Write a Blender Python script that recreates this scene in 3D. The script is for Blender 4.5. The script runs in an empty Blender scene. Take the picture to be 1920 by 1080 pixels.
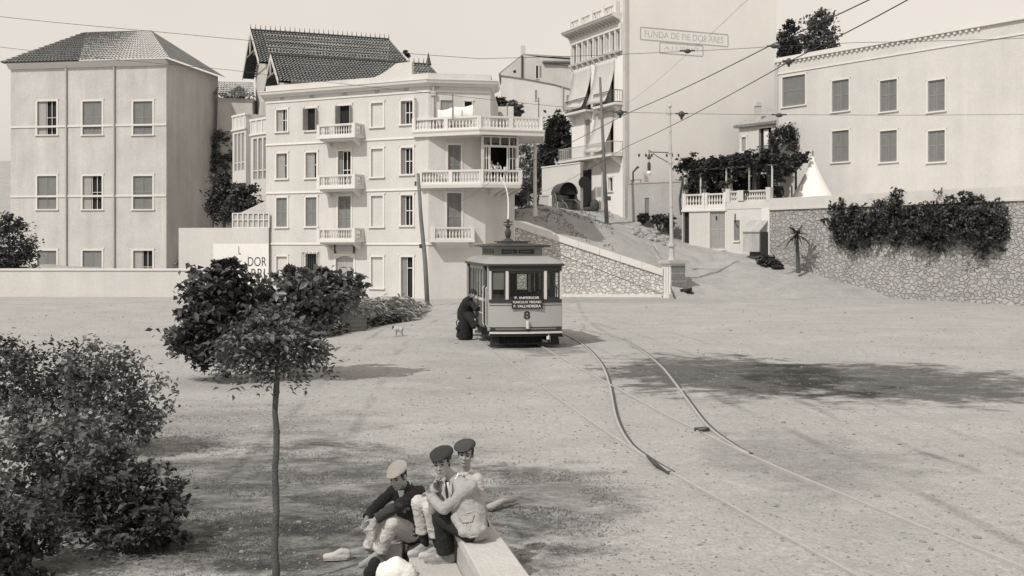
import bpy, math, random
import numpy as np
from mathutils import Vector, Matrix, noise
R = math.radians
rnd = random.Random(7)
sc = bpy.context.scene
C = sc.collection

# ------------------------------------------------------------------ camera, sky, sun, exposure
FPX, HY, CZ = 2100.0, 455.0, 3.1
cam_d = bpy.data.cameras.new("camera")
cam = bpy.data.objects.new("camera", cam_d); C.objects.link(cam)
cam.location = (0, 0, CZ); cam.rotation_euler = (R(90), 0, 0)
cam_d.sensor_width = 36.0; cam_d.lens = FPX / 1920 * 36.0
cam_d.shift_y = -(540 - HY) / 1920.0
cam_d.clip_start = 0.1; cam_d.clip_end = 2000
sc.camera = cam

SUN_DIR = Vector((-0.62, -0.785, 0)).normalized()
SUN_EL = R(47)
SUN_DIR = Vector((SUN_DIR.x * math.cos(SUN_EL), SUN_DIR.y * math.cos(SUN_EL), math.sin(SUN_EL)))
w = bpy.data.worlds.new("World"); sc.world = w; w.use_nodes = True
nt = w.node_tree
for n in list(nt.nodes): nt.nodes.remove(n)
wo = nt.nodes.new("ShaderNodeOutputWorld"); bg = nt.nodes.new("ShaderNodeBackground")
sky = nt.nodes.new("ShaderNodeTexSky"); sky.sky_type = 'NISHITA'; sky.sun_disc = False
sky.sun_elevation = SUN_EL; sky.sun_rotation = math.atan2(SUN_DIR.x, SUN_DIR.y)
sky.dust_density = 2.5; sky.air_density = 1.2
# the plate was blind to blue: the blue of the sky prints as pale paper
sepc = nt.nodes.new("ShaderNodeSeparateColor")
nt.links.new(sky.outputs[0], sepc.inputs[0])
pw = nt.nodes.new("ShaderNodeMath"); pw.operation = 'POWER'; pw.inputs[1].default_value = 0.30
nt.links.new(sepc.outputs[2], pw.inputs[0])
gn = nt.nodes.new("ShaderNodeMath"); gn.operation = 'MULTIPLY'; gn.inputs[1].default_value = 5.0
nt.links.new(pw.outputs[0], gn.inputs[0])
tint = nt.nodes.new("ShaderNodeMix"); tint.data_type = 'RGBA'; tint.blend_type = 'MULTIPLY'
tint.inputs[0].default_value = 1.0; tint.inputs[7].default_value = (1.0, 0.925, 0.835, 1)
tc_ = nt.nodes.new("ShaderNodeTexCoord"); cn_ = nt.nodes.new("ShaderNodeTexNoise"); cn_.inputs['Scale'].default_value = 3.5; cn_.inputs['Detail'].default_value = 7
nt.links.new(tc_.outputs['Generated'], cn_.inputs['Vector'])
cm_ = nt.nodes.new("ShaderNodeMapRange"); cm_.inputs[1].default_value = .3; cm_.inputs[2].default_value = .7; cm_.inputs[3].default_value = .95; cm_.inputs[4].default_value = 1.05
nt.links.new(cn_.outputs['Fac'], cm_.inputs[0]); g2_ = nt.nodes.new("ShaderNodeMath"); g2_.operation = 'MULTIPLY'; nt.links.new(gn.outputs[0], g2_.inputs[0]); nt.links.new(cm_.outputs[0], g2_.inputs[1])
nt.links.new(g2_.outputs[0], tint.inputs[6])
nt.links.new(tint.outputs[2], bg.inputs[0]); bg.inputs[1].default_value = 0.1
nt.links.new(bg.outputs[0], wo.inputs[0])
sd = bpy.data.lights.new("sun", 'SUN'); sd.energy = 3.1; sd.angle = R(1.0); sd.color = (1.0, 0.975, 0.925)
so = bpy.data.objects.new("sun", sd); C.objects.link(so)
so.rotation_euler = SUN_DIR.to_track_quat('Z', 'Y').to_euler(); so.location = (-30, -30, 60)
sc.view_settings.view_transform = 'Standard'; sc.view_settings.look = 'None'
sc.view_settings.exposure = 0.0; sc.view_settings.gamma = 1.0

# ------------------------------------------------------------------ helpers
def W(px, py, Y): return Vector(((px - 960) / FPX * Y, Y, CZ - (py - HY) / FPX * Y))
def G(px, py, z=0.0):
    Y = (CZ - z) * FPX / (py - HY); return W(px, py, Y)
MW = {}
def tag(o, label=None, cat=None, group=None, kind=None):
    if label: o['label'] = label
    if cat: o['category'] = cat
    if group: o['group'] = group
    if kind: o['kind'] = kind
    return o
def thing(name, label, cat, loc=(0, 0, 0), rz=0.0, group=None):
    o = bpy.data.objects.new(name, None); C.objects.link(o)
    o.empty_display_size = 0.2
    o.location = loc; o.rotation_euler = (0, 0, rz)
    MW[o.name] = Matrix.Translation(Vector(loc)) @ Matrix.Rotation(rz, 4, 'Z')
    return tag(o, label, cat, group)
def children(o): return [c for c in bpy.data.objects if c.parent == o]
def copy_tree(o, parent=None):
    c = o.copy(); C.objects.link(c); c.parent = parent
    for ch in children(o): copy_tree(ch, c)
    return c
def link_mesh(name, me, parent=None):
    """mesh given in world space -> object with its own origin, parented"""
    n = len(me.vertices)
    co = np.empty(n * 3, dtype=np.float64); me.vertices.foreach_get('co', co); co = co.reshape(-1, 3)
    ctr = Vector((co.min(0) + co.max(0)) / 2) if n else Vector()
    if not parent: ctr.z = float(co[:, 2].min())
    if parent:
        pm = MW[parent.name]; inv = pm.inverted()
        rot = pm.to_3x3().to_4x4()
        loc = inv @ ctr
        mat = rot.inverted() @ Matrix.Translation(-ctr)
    else:
        loc = ctr; mat = Matrix.Translation(-ctr); rot = Matrix.Identity(4)
    me.transform(mat); me.update()
    o = bpy.data.objects.new(name, me); C.objects.link(o)
    o.location = loc
    if parent: o.parent = parent
    MW[o.name] = Matrix.Translation(ctr) @ rot
    return o

class MB:
    def __init__(s): s.v = []; s.f = []; s.m = []; s.mi = 0
    def add(s, vs, fs):
        o = len(s.v); s.v.extend([(v[0], v[1], v[2]) for v in vs])
        for f in fs: s.f.append([i + o for i in f]); s.m.append(s.mi)
    def quad(s, a, b, c, d): s.add([a, b, c, d], [(0, 1, 2, 3)])
    def hexa(s, p):
        s.add(p, [(3, 2, 1, 0), (4, 5, 6, 7), (0, 1, 5, 4), (1, 2, 6, 5), (2, 3, 7, 6), (3, 0, 4, 7)])
    def box(s, c, size, M=None):
        hx, hy, hz = size[0] / 2, size[1] / 2, size[2] / 2; c = Vector(c)
        p = [Vector(q) for q in ((-hx, -hy, -hz), (hx, -hy, -hz), (hx, hy, -hz), (-hx, hy, -hz), (-hx, -hy, hz), (hx, -hy, hz), (hx, hy, hz), (-hx, hy, hz))]
        if M is not None: p = [M @ q for q in p]
        s.hexa([c + q for q in p])
    def prism(s, poly, vec):
        n = len(poly); vec = Vector(vec); a = [Vector(p) for p in poly]
        s.add(a + [p + vec for p in a], [list(range(n))[::-1], list(range(n, 2 * n))] + [(i, (i + 1) % n, n + (i + 1) % n, n + i) for i in range(n)])
    def tube(s, pts, r, n=8, cap=True):
        pts = [Vector(p) for p in pts]; k = len(pts)
        rs = r if isinstance(r, (list, tuple)) else [r] * k
        vs = []; ref = None
        for i, p in enumerate(pts):
            t = (pts[min(i + 1, k - 1)] - pts[max(i - 1, 0)]).normalized()
            if ref is None: ref = Vector((1, 0, 0)) if abs(t.x) < .8 else Vector((0, 1, 0))
            a = (ref - t * ref.dot(t)).normalized(); ref = a; b = t.cross(a)
            for j in range(n):
                th = 2 * math.pi * j / n
                vs.append(p + (a * math.cos(th) + b * math.sin(th)) * rs[i])
        fs = [(i * n + j, i * n + (j + 1) % n, (i + 1) * n + (j + 1) % n, (i + 1) * n + j) for i in range(k - 1) for j in range(n)]
        if cap: fs += [list(range(n))[::-1], list(range((k - 1) * n, k * n))]
        s.add(vs, fs)
    def ell(s, c, r, M=None, n=14, m=9):
        c = Vector(c); vs = []; fs = []
        for i in range(m + 1):
            ph = math.pi * i / m
            for j in range(n):
                th = 2 * math.pi * j / n
                q = Vector((r[0] * math.sin(ph) * math.cos(th), r[1] * math.sin(ph) * math.sin(th), r[2] * math.cos(ph)))
                if M is not None: q = M @ q
                vs.append(c + q)
        for i in range(m):
            for j in range(n):
                a, b, cc, d = i * n + j, i * n + (j + 1) % n, (i + 1) * n + (j + 1) % n, (i + 1) * n + j
                if i == 0: fs.append((a, d, cc))
                elif i == m - 1: fs.append((a, d, b))
                else: fs.append((a, d, cc, b))
        s.add(vs, fs)
    def lathe(s, base, prof, n=10):
        b = Vector(base); vs = []; k = len(prof)
        for r, z in prof:
            for j in range(n):
                th = 2 * math.pi * j / n
                vs.append(b + Vector((r * math.cos(th), r * math.sin(th), z)))
        fs = [(i * n + j, i * n + (j + 1) % n, (i + 1) * n + (j + 1) % n, (i + 1) * n + j) for i in range(k - 1) for j in range(n)]
        fs += [list(range(n))[::-1], list(range((k - 1) * n, k * n))]
        s.add(vs, fs)
    def rcone(s, a, ra, b, rb, n=12):
        a = Vector(a); b = Vector(b); t = (b - a); L = t.length
        if L < 1e-6: s.ell(a, (ra, ra, ra)); return
        t /= L; ref = Vector((1, 0, 0)) if abs(t.x) < .8 else Vector((0, 1, 0))
        u = (ref - t * ref.dot(t)).normalized(); w_ = t.cross(u)
        rings = []
        for q in (80, 60, 30): rings.append((a - t * ra * math.sin(R(q)), ra * math.cos(R(q))))
        rings.append((a, ra)); rings.append((b, rb))
        for q in (30, 60, 80): rings.append((b + t * rb * math.sin(R(q)), rb * math.cos(R(q))))
        vs = [p + (u * math.cos(2 * math.pi * j / n) + w_ * math.sin(2 * math.pi * j / n)) * r for p, r in rings for j in range(n)]
        k = len(rings)
        fs = [(i * n + j, i * n + (j + 1) % n, (i + 1) * n + (j + 1) % n, (i + 1) * n + j) for i in range(k - 1) for j in range(n)]
        fs += [list(range(n))[::-1], list(range((k - 1) * n, k * n))]
        s.add(vs, fs)
    def chain(s, pts, rs, n=12):
        for i in range(len(pts) - 1): s.rcone(pts[i], rs[i], pts[i + 1], rs[i + 1], n)
    def sweep(s, path, prof, closed=False):
        """path: xy list; prof: closed polygon of (d outward to the right, z)"""
        P = [Vector((p[0], p[1])) for p in path]; k = len(P)
        nrm = []
        seg = [(P[(i + 1) % k] - P[i]).normalized() for i in range(k if closed else k - 1)]
        sn = [Vector((t.y, -t.x)) for t in seg]
        for i in range(k):
            if closed: n1, n2 = sn[i - 1], sn[i]
            else: n1, n2 = sn[max(i - 1, 0)], sn[min(i, k - 2)]
            nrm.append((n1 + n2) / (1 + n1.dot(n2)))
        q = len(prof)
        vs = [Vector((P[i].x + nrm[i].x * d, P[i].y + nrm[i].y * d, z)) for i in range(k) for d, z in prof]
        fs = []
        for i in range(k if closed else k - 1):
            j2 = (i + 1) % k
            for j in range(q): fs.append((i * q + j, i * q + (j + 1) % q, j2 * q + (j + 1) % q, j2 * q + j))
        if not closed: fs += [list(range(q)), list(range((k - 1) * q, k * q))[::-1]]
        s.add(vs, fs)
    def mesh(s, name, mats, smooth=False):
        me = bpy.data.meshes.new(name)
        me.from_pydata(s.v, [], s.f)
        for m_ in (mats if isinstance(mats, (list, tuple)) else [mats]): me.materials.append(m_)
        if isinstance(mats, (list, tuple)): me.polygons.foreach_set('material_index', s.m)
        if smooth: me.polygons.foreach_set('use_smooth', [True] * len(s.f))
        me.update(); return me
    def build(s, name, mats, parent=None, smooth=False):
        return link_mesh(name, s.mesh(name, mats, smooth), parent)
    def build_blob(s, name, mat, parent=None, voxel=.012, smooth=4, wrinkle=0.0, wscale=12.0):
        """fuse all the overlapping closed pieces into ONE continuous skin"""
        me = s.mesh(name, mat, True)
        t = bpy.data.objects.new("tmp", me); C.objects.link(t)
        m1 = t.modifiers.new("r", 'REMESH'); m1.mode = 'VOXEL'; m1.voxel_size = voxel; m1.use_smooth_shade = True
        if smooth:
            m2 = t.modifiers.new("s", 'SMOOTH'); m2.factor = .5; m2.iterations = smooth
        dg = bpy.context.evaluated_depsgraph_get()
        out = bpy.data.meshes.new_from_object(t.evaluated_get(dg))
        out.name = name
        bpy.data.objects.remove(t); bpy.data.meshes.remove(me)
        if wrinkle:
            out.update()
            nn = [v.normal.copy() for v in out.vertices]
            for v, q in zip(out.vertices, nn):
                p = v.co * wscale
                v.co += q * wrinkle * (.7 * noise.noise(p) + 1.1 * abs(noise.noise(Vector((p.x * 1.2, p.y * 1.2, p.z * 2.6)) + Vector((3, 1, 7)))) - .35 + .25 * noise.noise(p * 3.7))
        if not len(out.materials): out.materials.append(mat)
        out.polygons.foreach_set('use_smooth', [True] * len(out.polygons))
        out.update()
        return link_mesh(name, out, parent)

class Fr:
    """vertical plane through two plan points; u runs p0->p1, n is the outward normal on its right"""
    def __init__(s, p0, p1):
        s.o = Vector((p0[0], p0[1], 0)); d = Vector((p1[0] - p0[0], p1[1] - p0[1], 0)); s.L = d.length
        s.u = d / s.L; s.n = Vector((s.u.y, -s.u.x, 0))
    def P(s, u, z, d=0.0): return s.o + s.u * u + s.n * d + Vector((0, 0, z))
    def uz(s, px, py, d=0.0):
        ray = Vector(((px - 960) / FPX, 1, -(py - HY) / FPX)); o = Vector((0, 0, CZ))
        q = s.o + s.n * d
        t = (q - o).dot(s.n) / ray.dot(s.n); p = o + ray * t
        return (p - s.o).dot(s.u), p.z
    def box(s, mb, u0, u1, z0, z1, d0, d1):
        mb.hexa([s.P(u0, z0, d1), s.P(u1, z0, d1), s.P(u1, z0, d0), s.P(u0, z0, d0), s.P(u0, z1, d1), s.P(u1, z1, d1), s.P(u1, z1, d0), s.P(u0, z1, d0)])
    def op(s, x0, x1, y0, y1):
        ym = (y0 + y1) / 2; xm = (x0 + x1) / 2
        return (s.uz(x0, ym)[0], s.uz(x1, ym)[0], s.uz(xm, y1)[1], s.uz(xm, y0)[1])
    def wall(s, mb, u0, u1, z0, z1, ops=(), rev=.22, d=0.0):
        us = sorted({u0, u1, *[o[0] for o in ops], *[o[1] for o in ops]}); us = [u for u in us if u0 <= u <= u1]
        zs = sorted({z0, z1, *[o[2] for o in ops], *[o[3] for o in ops]}); zs = [z for z in zs if z0 <= z <= z1]
        for i in range(len(us) - 1):
            for j in range(len(zs) - 1):
                uc, zc = (us[i] + us[i + 1]) / 2, (zs[j] + zs[j + 1]) / 2
                if any(o[0] < uc < o[1] and o[2] < zc < o[3] for o in ops): continue
                mb.quad(s.P(us[i], zs[j], d), s.P(us[i + 1], zs[j], d), s.P(us[i + 1], zs[j + 1], d), s.P(us[i], zs[j + 1], d))
        for a, b, c, e in ops:
            P = s.P
            mb.quad(P(a, c, d), P(a, e, d), P(a, e, d - rev), P(a, c, d - rev)); mb.quad(P(b, c, d), P(b, c, d - rev), P(b, e, d - rev), P(b, e, d))
            mb.quad(P(a, c, d), P(a, c, d - rev), P(b, c, d - rev), P(b, c, d)); mb.quad(P(a, e, d), P(b, e, d), P(b, e, d - rev), P(a, e, d - rev))

# ------------------------------------------------------------------ materials (one warm monochrome scale)
def tone(t):
    k = min(1.0, t / .5)
    return (t * (.965 + .035 * k), t * (.995 - .025 * k), t * (1.0 - .065 * k), 1)
def mat(name, t, var=.2, scale=2.0, rough=.85, bump=.15, bscale=30, fine=.15, streak=0.0, t2=None, spec=.3, metallic=0.0, coord='world', brick=None, stone=None, transl=0.0):
    m = bpy.data.materials.new(name); m.use_nodes = True; T = m.node_tree; N = T.nodes; L = T.links
    bs = N['Principled BSDF']; bs.inputs['Roughness'].default_value = rough
    bs.inputs['Specular IOR Level'].default_value = spec; bs.inputs['Metallic'].default_value = metallic
    if coord == 'world':
        g = N.new('ShaderNodeNewGeometry'); co = g.outputs['Position']
    else:
        g = N.new('ShaderNodeTexCoord'); co = g.outputs['Object']
    def nz(sc_, det=4, vec=co, ro=.6):
        n = N.new('ShaderNodeTexNoise'); n.inputs['Scale'].default_value = sc_; n.inputs['Detail'].default_value = det
        n.inputs['Roughness'].default_value = ro
        L.new(vec, n.inputs['Vector']); return n.outputs['Fac']
    def math_(op, a, b):
        n = N.new('ShaderNodeMath'); n.operation = op
        for i, q in enumerate((a, b)):
            if isinstance(q, (int, float)): n.inputs[i].default_value = q
            else: L.new(q, n.inputs[i])
        return n.outputs[0]
    def centred(fac, amp): return math_('MULTIPLY', math_('SUBTRACT', fac, .5), amp)
    val = math_('ADD', 1.0, centred(nz(scale, 6), var * 3))
    if fine: val = math_('ADD', val, centred(nz(bscale, 3), fine * 3))
    if streak:
        mp = N.new('ShaderNodeMapping'); mp.inputs['Scale'].default_value = (1.1, 1.1, .09); L.new(co, mp.inputs['Vector'])
        val = math_('ADD', val, centred(nz(1.0, 5, mp.outputs[0]), streak * 3))
    height = nz(bscale, 4)
    if stone:
        vo = N.new('ShaderNodeTexVoronoi'); vo.feature = 'DISTANCE_TO_EDGE'; vo.inputs['Scale'].default_value = stone
        wp = N.new('ShaderNodeMapping'); wp.inputs['Scale'].default_value = (1, 1, 1.5); L.new(co, wp.inputs['Vector'])
        wn_ = N.new('ShaderNodeTexNoise'); wn_.inputs['Scale'].default_value = stone * 1.3; wn_.inputs['Detail'].default_value = 3; L.new(wp.outputs[0], wn_.inputs['Vector'])
        wa_ = N.new('ShaderNodeVectorMath'); wa_.operation = 'MULTIPLY_ADD'; wa_.inputs[1].default_value = (.35, .35, .35); L.new(wn_.outputs['Color'], wa_.inputs[0]); L.new(wp.outputs[0], wa_.inputs[2]); wp = wa_
        L.new(wp.outputs[0], vo.inputs['Vector'])
        e = N.new('ShaderNodeMapRange'); e.inputs[1].default_value = 0; e.inputs[2].default_value = .14; L.new(vo.outputs['Distance'], e.inputs[0])
        v2 = N.new('ShaderNodeTexVoronoi'); v2.inputs['Scale'].default_value = stone; L.new(wp.outputs[0], v2.inputs['Vector'])
        sp = N.new('ShaderNodeSeparateColor'); L.new(v2.outputs['Color'], sp.inputs[0])
        val = math_('ADD', val, centred(sp.outputs[0], .20))
        val = math_('MULTIPLY', val, math_('ADD', .95, math_('MULTIPLY', e.outputs[0], .05)))
        height = math_('ADD', math_('MULTIPLY', e.outputs[0], 1.0), math_('ADD', math_('MULTIPLY', height, .5), math_('MULTIPLY', sp.outputs[1], .7)))
    mx = N.new('ShaderNodeMix'); mx.data_type = 'RGBA'; mx.blend_type = 'MULTIPLY'; mx.inputs[0].default_value = 1
    mx.inputs[6].default_value = tone(t)
    cb = N.new('ShaderNodeCombineColor')
    val = math_('MAXIMUM', val, .15)
    for i in range(3): L.new(val, cb.inputs[i])
    L.new(cb.outputs[0], mx.inputs[7]); L.new(mx.outputs[2], bs.inputs['Base Color'])
    if bump:
        b = N.new('ShaderNodeBump'); b.inputs['Strength'].default_value = min(1, bump * 2); b.inputs['Distance'].default_value = .03 if not stone else .06
        L.new(height, b.inputs['Height']); L.new(b.outputs[0], bs.inputs['Normal'])
    if transl:
        bs.inputs['Transmission Weight'].default_value = 0
        tr = N.new('ShaderNodeBsdfTranslucent'); L.new(mx.outputs[2], tr.inputs[0])
        ms = N.new('ShaderNodeMixShader'); ms.inputs[0].default_value = transl
        out = N['Material Output']; L.new(bs.outputs[0], ms.inputs[1]); L.new(tr.outputs[0], ms.inputs[2]); L.new(ms.outputs[0], out.inputs[0])
    return m
M_white = mat('whitewash', .55, .09, .55, .9, .2, 14, .10, .10)
M_white2 = mat('pale_stucco', .55, .10, .4, .9, .2, 10, .09, .08)
M_blank = mat('blank_stucco', .76, .06, .30, .9, .10, 9, .05, .03)
M_trim = mat('trim_plaster', .64, .06, 1.5, .85, .08, 25, .05)
M_grey = mat('grey_plaster', .42, .12, .8, .9, .15, 12, .1, .12)
M_grey2 = mat('weathered_plaster', .50, .14, .6, .9, .15, 8, .12, .16)
M_coping = mat('coping_stone', .64, .1, 1.2, .85, .15, 20, .08)
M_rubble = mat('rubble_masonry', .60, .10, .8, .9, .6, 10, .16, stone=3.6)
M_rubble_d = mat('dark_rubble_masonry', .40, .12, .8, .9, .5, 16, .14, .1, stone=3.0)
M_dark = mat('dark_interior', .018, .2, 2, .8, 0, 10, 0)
M_shut = mat('painted_shutter', .22, .12, 3, .7, .05, 30, .08, .15)
M_shut_l = mat('faded_shutter', .34, .12, 3, .7, .05, 30, .08, .2)
M_frame = mat('window_wood', .55, .1, 4, .6, .05, 40, .06)
M_wood = mat('weathered_wood', .16, .25, 3, .85, .3, 25, .2, .3)
M_wood_d = mat('dark_wood', .06, .25, 4, .8, .3, 30, .2, .2)
M_wood_l = mat('bleached_wood', .36, .2, 3, .85, .3, 30, .15, .3)
M_iron = mat('dark_iron', .045, .2, 6, .55, .05, 40, .1, spec=.5)
M_iron_l = mat('painted_iron', .45, .15, 3, .6, .05, 40, .1, .1, spec=.4)
M_steel = mat('worn_steel', .38, .15, 3, .45, .05, 40, .1, spec=.5)
M_tile = mat('roof_tile', .17, .3, 1.2, .9, .2, 14, .35)
M_tile_l = mat('pale_roof_tile', .33, .25, 1.5, .9, .2, 14, .3)
M_wire = mat('wire', .05, 0, 1, .6, 0, 10, 0)
M_bark = mat('bark', .10, .3, 9, .9, .5, 50, .25, .2)
M_leaf = mat('leaf', .115, .5, 6, .42, 0, 60, .35, transl=.25, spec=.5)
M_leaf_d = mat('dark_leaf', .055, .5, 1.6, .55, 0, 20, .4, transl=.2, spec=.45)
M_leaf_l = mat('dusty_leaf', .13, .45, 3, .55, 0, 30, .4, transl=.25, spec=.4)
M_dry = mat('dry_brush', .36, .4, 3, .9, 0, 30, .4, transl=.1)
M_cloth_w = mat('white_cloth', .74, .06, 5, .9, .15, 60, .05)
# ------------------------------------------------------------------ ground, hill, tracks
def ground_material():
    m = mat('dusty_road', .37, .07, .35, .95, .35, 22, .10)
    T = m.node_tree; N = T.nodes; L = T.links; bs = N['Principled BSDF']
    base = bs.inputs['Base Color'].links[0].from_socket
    g = N.new('ShaderNodeNewGeometry')
    def M2(op, a, b=0.0, c=None):
        n = N.new('ShaderNodeMath'); n.operation = op
        for i, q in enumerate((a, b) if c is None else (a, b, c)):
            if isinstance(q, (int, float)): n.inputs[i].default_value = q
            else: L.new(q, n.inputs[i])
        return n.outputs[0]
    def nz(scale, vec_scale, det=6, off=(0, 0, 0)):
        mp = N.new('ShaderNodeMapping'); mp.inputs['Scale'].default_value = vec_scale; mp.inputs['Location'].default_value = off
        L.new(g.outputs['Position'], mp.inputs[0])
        n = N.new('ShaderNodeTexNoise'); n.inputs['Scale'].default_value = scale; n.inputs['Detail'].default_value = det; n.inputs['Roughness'].default_value = .68
        L.new(mp.outputs[0], n.inputs['Vector']); return n.outputs['Fac']
    streak = nz(1.1, (.8, 1.3, 1), 8); fine = nz(5.0, (.9, 1.2, 1), 8); wob = nz(.9, (1, 1.2, 1), 9)
    val = None
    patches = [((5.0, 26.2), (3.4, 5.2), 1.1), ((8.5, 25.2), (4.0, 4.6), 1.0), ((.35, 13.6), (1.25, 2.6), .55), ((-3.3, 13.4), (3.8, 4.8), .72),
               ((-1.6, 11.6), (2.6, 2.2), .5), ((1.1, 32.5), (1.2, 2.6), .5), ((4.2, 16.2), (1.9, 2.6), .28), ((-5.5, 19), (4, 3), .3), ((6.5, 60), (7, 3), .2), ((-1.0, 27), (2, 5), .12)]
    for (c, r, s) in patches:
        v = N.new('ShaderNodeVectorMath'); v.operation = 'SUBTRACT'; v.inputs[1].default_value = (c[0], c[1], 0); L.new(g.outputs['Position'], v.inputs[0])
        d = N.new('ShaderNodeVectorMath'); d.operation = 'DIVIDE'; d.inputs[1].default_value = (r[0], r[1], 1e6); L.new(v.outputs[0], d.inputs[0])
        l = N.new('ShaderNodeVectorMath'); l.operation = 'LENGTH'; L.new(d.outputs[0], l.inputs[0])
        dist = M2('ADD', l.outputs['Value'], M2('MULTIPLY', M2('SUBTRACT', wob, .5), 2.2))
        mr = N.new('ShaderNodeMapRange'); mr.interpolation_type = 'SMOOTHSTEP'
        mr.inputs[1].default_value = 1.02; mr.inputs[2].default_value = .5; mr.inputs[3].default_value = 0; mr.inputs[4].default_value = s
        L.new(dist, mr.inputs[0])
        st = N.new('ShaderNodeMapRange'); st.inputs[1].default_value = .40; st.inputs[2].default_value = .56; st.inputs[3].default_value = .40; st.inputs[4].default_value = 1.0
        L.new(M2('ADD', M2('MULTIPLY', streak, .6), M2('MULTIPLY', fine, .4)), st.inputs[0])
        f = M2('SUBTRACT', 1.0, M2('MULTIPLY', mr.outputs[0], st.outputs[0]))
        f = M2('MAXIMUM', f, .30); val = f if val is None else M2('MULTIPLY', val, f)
    # scattered dark specks of litter and dung, faint wheel streaks
    sp = N.new('ShaderNodeMapRange'); sp.inputs[1].default_value = .70; sp.inputs[2].default_value = .76; sp.inputs[3].default_value = 1; sp.inputs[4].default_value = .7
    L.new(nz(5.5, (.8, 1.1, 1), 6), sp.inputs[0]); val = M2('MULTIPLY', val, sp.outputs[0])
    big = N.new('ShaderNodeMapRange'); big.inputs[1].default_value = .35; big.inputs[2].default_value = .65; big.inputs[3].default_value = .89; big.inputs[4].default_value = 1.07
    L.new(nz(.45, (.9, 1.1, 1), 9), big.inputs[0]); val = M2('MULTIPLY', val, big.outputs[0])
    grain = N.new('ShaderNodeMapRange'); grain.inputs[1].default_value = .3; grain.inputs[2].default_value = .7; grain.inputs[3].default_value = .62; grain.inputs[4].default_value = 1.36
    L.new(M2('ADD', M2('MULTIPLY', nz(26, (1, 1, 1), 5), .6), M2('MULTIPLY', nz(7, (1, 1.1, 1), 8), .4)), grain.inputs[0]); val = M2('MULTIPLY', val, grain.outputs[0])
    # worn cart ruts wandering over the square
    sx = N.new('ShaderNodeSeparateXYZ'); L.new(g.outputs['Position'], sx.inputs[0]); px_, py_ = sx.outputs[0], sx.outputs[1]
    rutn = N.new('ShaderNodeMapRange'); rutn.inputs[1].default_value = .42; rutn.inputs[2].default_value = .6; L.new(nz(.7, (1, .5, 1), 5), rutn.inputs[0])
    for (a, b_, am, fr_, ph) in ((5.6, -.055, .9, .11, .3), (-4.6, .045, 1.1, .09, 1.0), (9.6, -.14, .5, .16, 2.0)):
        cen = M2('ADD', M2('ADD', M2('MULTIPLY', py_, b_), a), M2('MULTIPLY', M2('SINE', M2('ADD', M2('MULTIPLY', py_, fr_), ph)), am))
        du = M2('ABSOLUTE', M2('SUBTRACT', M2('ABSOLUTE', M2('SUBTRACT', px_, cen)), .66))
        rr = N.new('ShaderNodeMapRange'); rr.interpolation_type = 'SMOOTHSTEP'; rr.inputs[1].default_value = .03; rr.inputs[2].default_value = .15; rr.inputs[3].default_value = .24; rr.inputs[4].default_value = 0; L.new(du, rr.inputs[0])
        val = M2('MULTIPLY', val, M2('SUBTRACT', 1.0, M2('MULTIPLY', rr.outputs[0], rutn.outputs[0])))
    mx = N.new('ShaderNodeMix'); mx.data_type = 'RGBA'; mx.blend_type = 'MULTIPLY'; mx.inputs[0].default_value = 1
    cb = N.new('ShaderNodeCombineColor')
    for i in range(3): L.new(val, cb.inputs[i])
    L.new(base, mx.inputs[6]); L.new(cb.outputs[0], mx.inputs[7]); L.new(mx.outputs[2], bs.inputs['Base Color'])
    bh = N.new('ShaderNodeBump'); bh.inputs['Strength'].default_value = .9; bh.inputs['Distance'].default_value = .07
    L.new(M2('ADD', nz(1.5, (1, 1, 1), 8), M2('MULTIPLY', nz(9, (1, 1, 1), 5), .22)), bh.inputs['Height'])
    old = bs.inputs['Normal'].links[0].from_node; L.new(bh.outputs[0], old.inputs['Normal'])
    return m
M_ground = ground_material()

def gz(x, y):
    f = max(0, 1 - max(0, abs(x) - 25) / 5) if abs(x) < 30 else 0
    if y > 62 or y < 4: f = 0
    f *= max(0.0, min(1, (61.5 - y) / 6))
    return f * (.035 * noise.noise((x * .5, y * .5, 1)) + .02 * noise.noise((x * 1.7, y * 1.7, 5)) + .06 * noise.noise((x * .12, y * .12, 9)) * min(1, max(0, (y - 12) / 10)))
xs = [-900, -250, -80, -45] + list(np.linspace(-30, 30, 301)) + [45, 80, 250, 900]
ys = [-120, -20, 0] + [5.0 * (64 / 5.0) ** (k / 260.0) for k in range(261)] + [75, 120, 300, 900]
mb = MB(); nx = len(xs)
mb.add([(x, y, gz(x, y)) for y in ys for x in xs], [(j * nx + i, j * nx + i + 1, (j + 1) * nx + i + 1, (j + 1) * nx + i) for j in range(len(ys) - 1) for i in range(nx - 1)])
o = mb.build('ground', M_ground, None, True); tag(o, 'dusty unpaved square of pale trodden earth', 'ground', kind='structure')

# apartment plan points (needed by hill and wall)
A0 = ((499 - 960) / FPX * 67.05, 67.05); A1 = ((803 - 960) / FPX * 61.8, 61.8)
A2 = ((910 - 960) / FPX * 62.4, 62.4)
A3 = (A2[0] + .66 * 2.48, A2[1] + .75 * 2.48)
WL0 = (A3[0] + .02, A3[1] + .1); WL1 = ((1243 - 960) / FPX * 64.0, 64.0)

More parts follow.
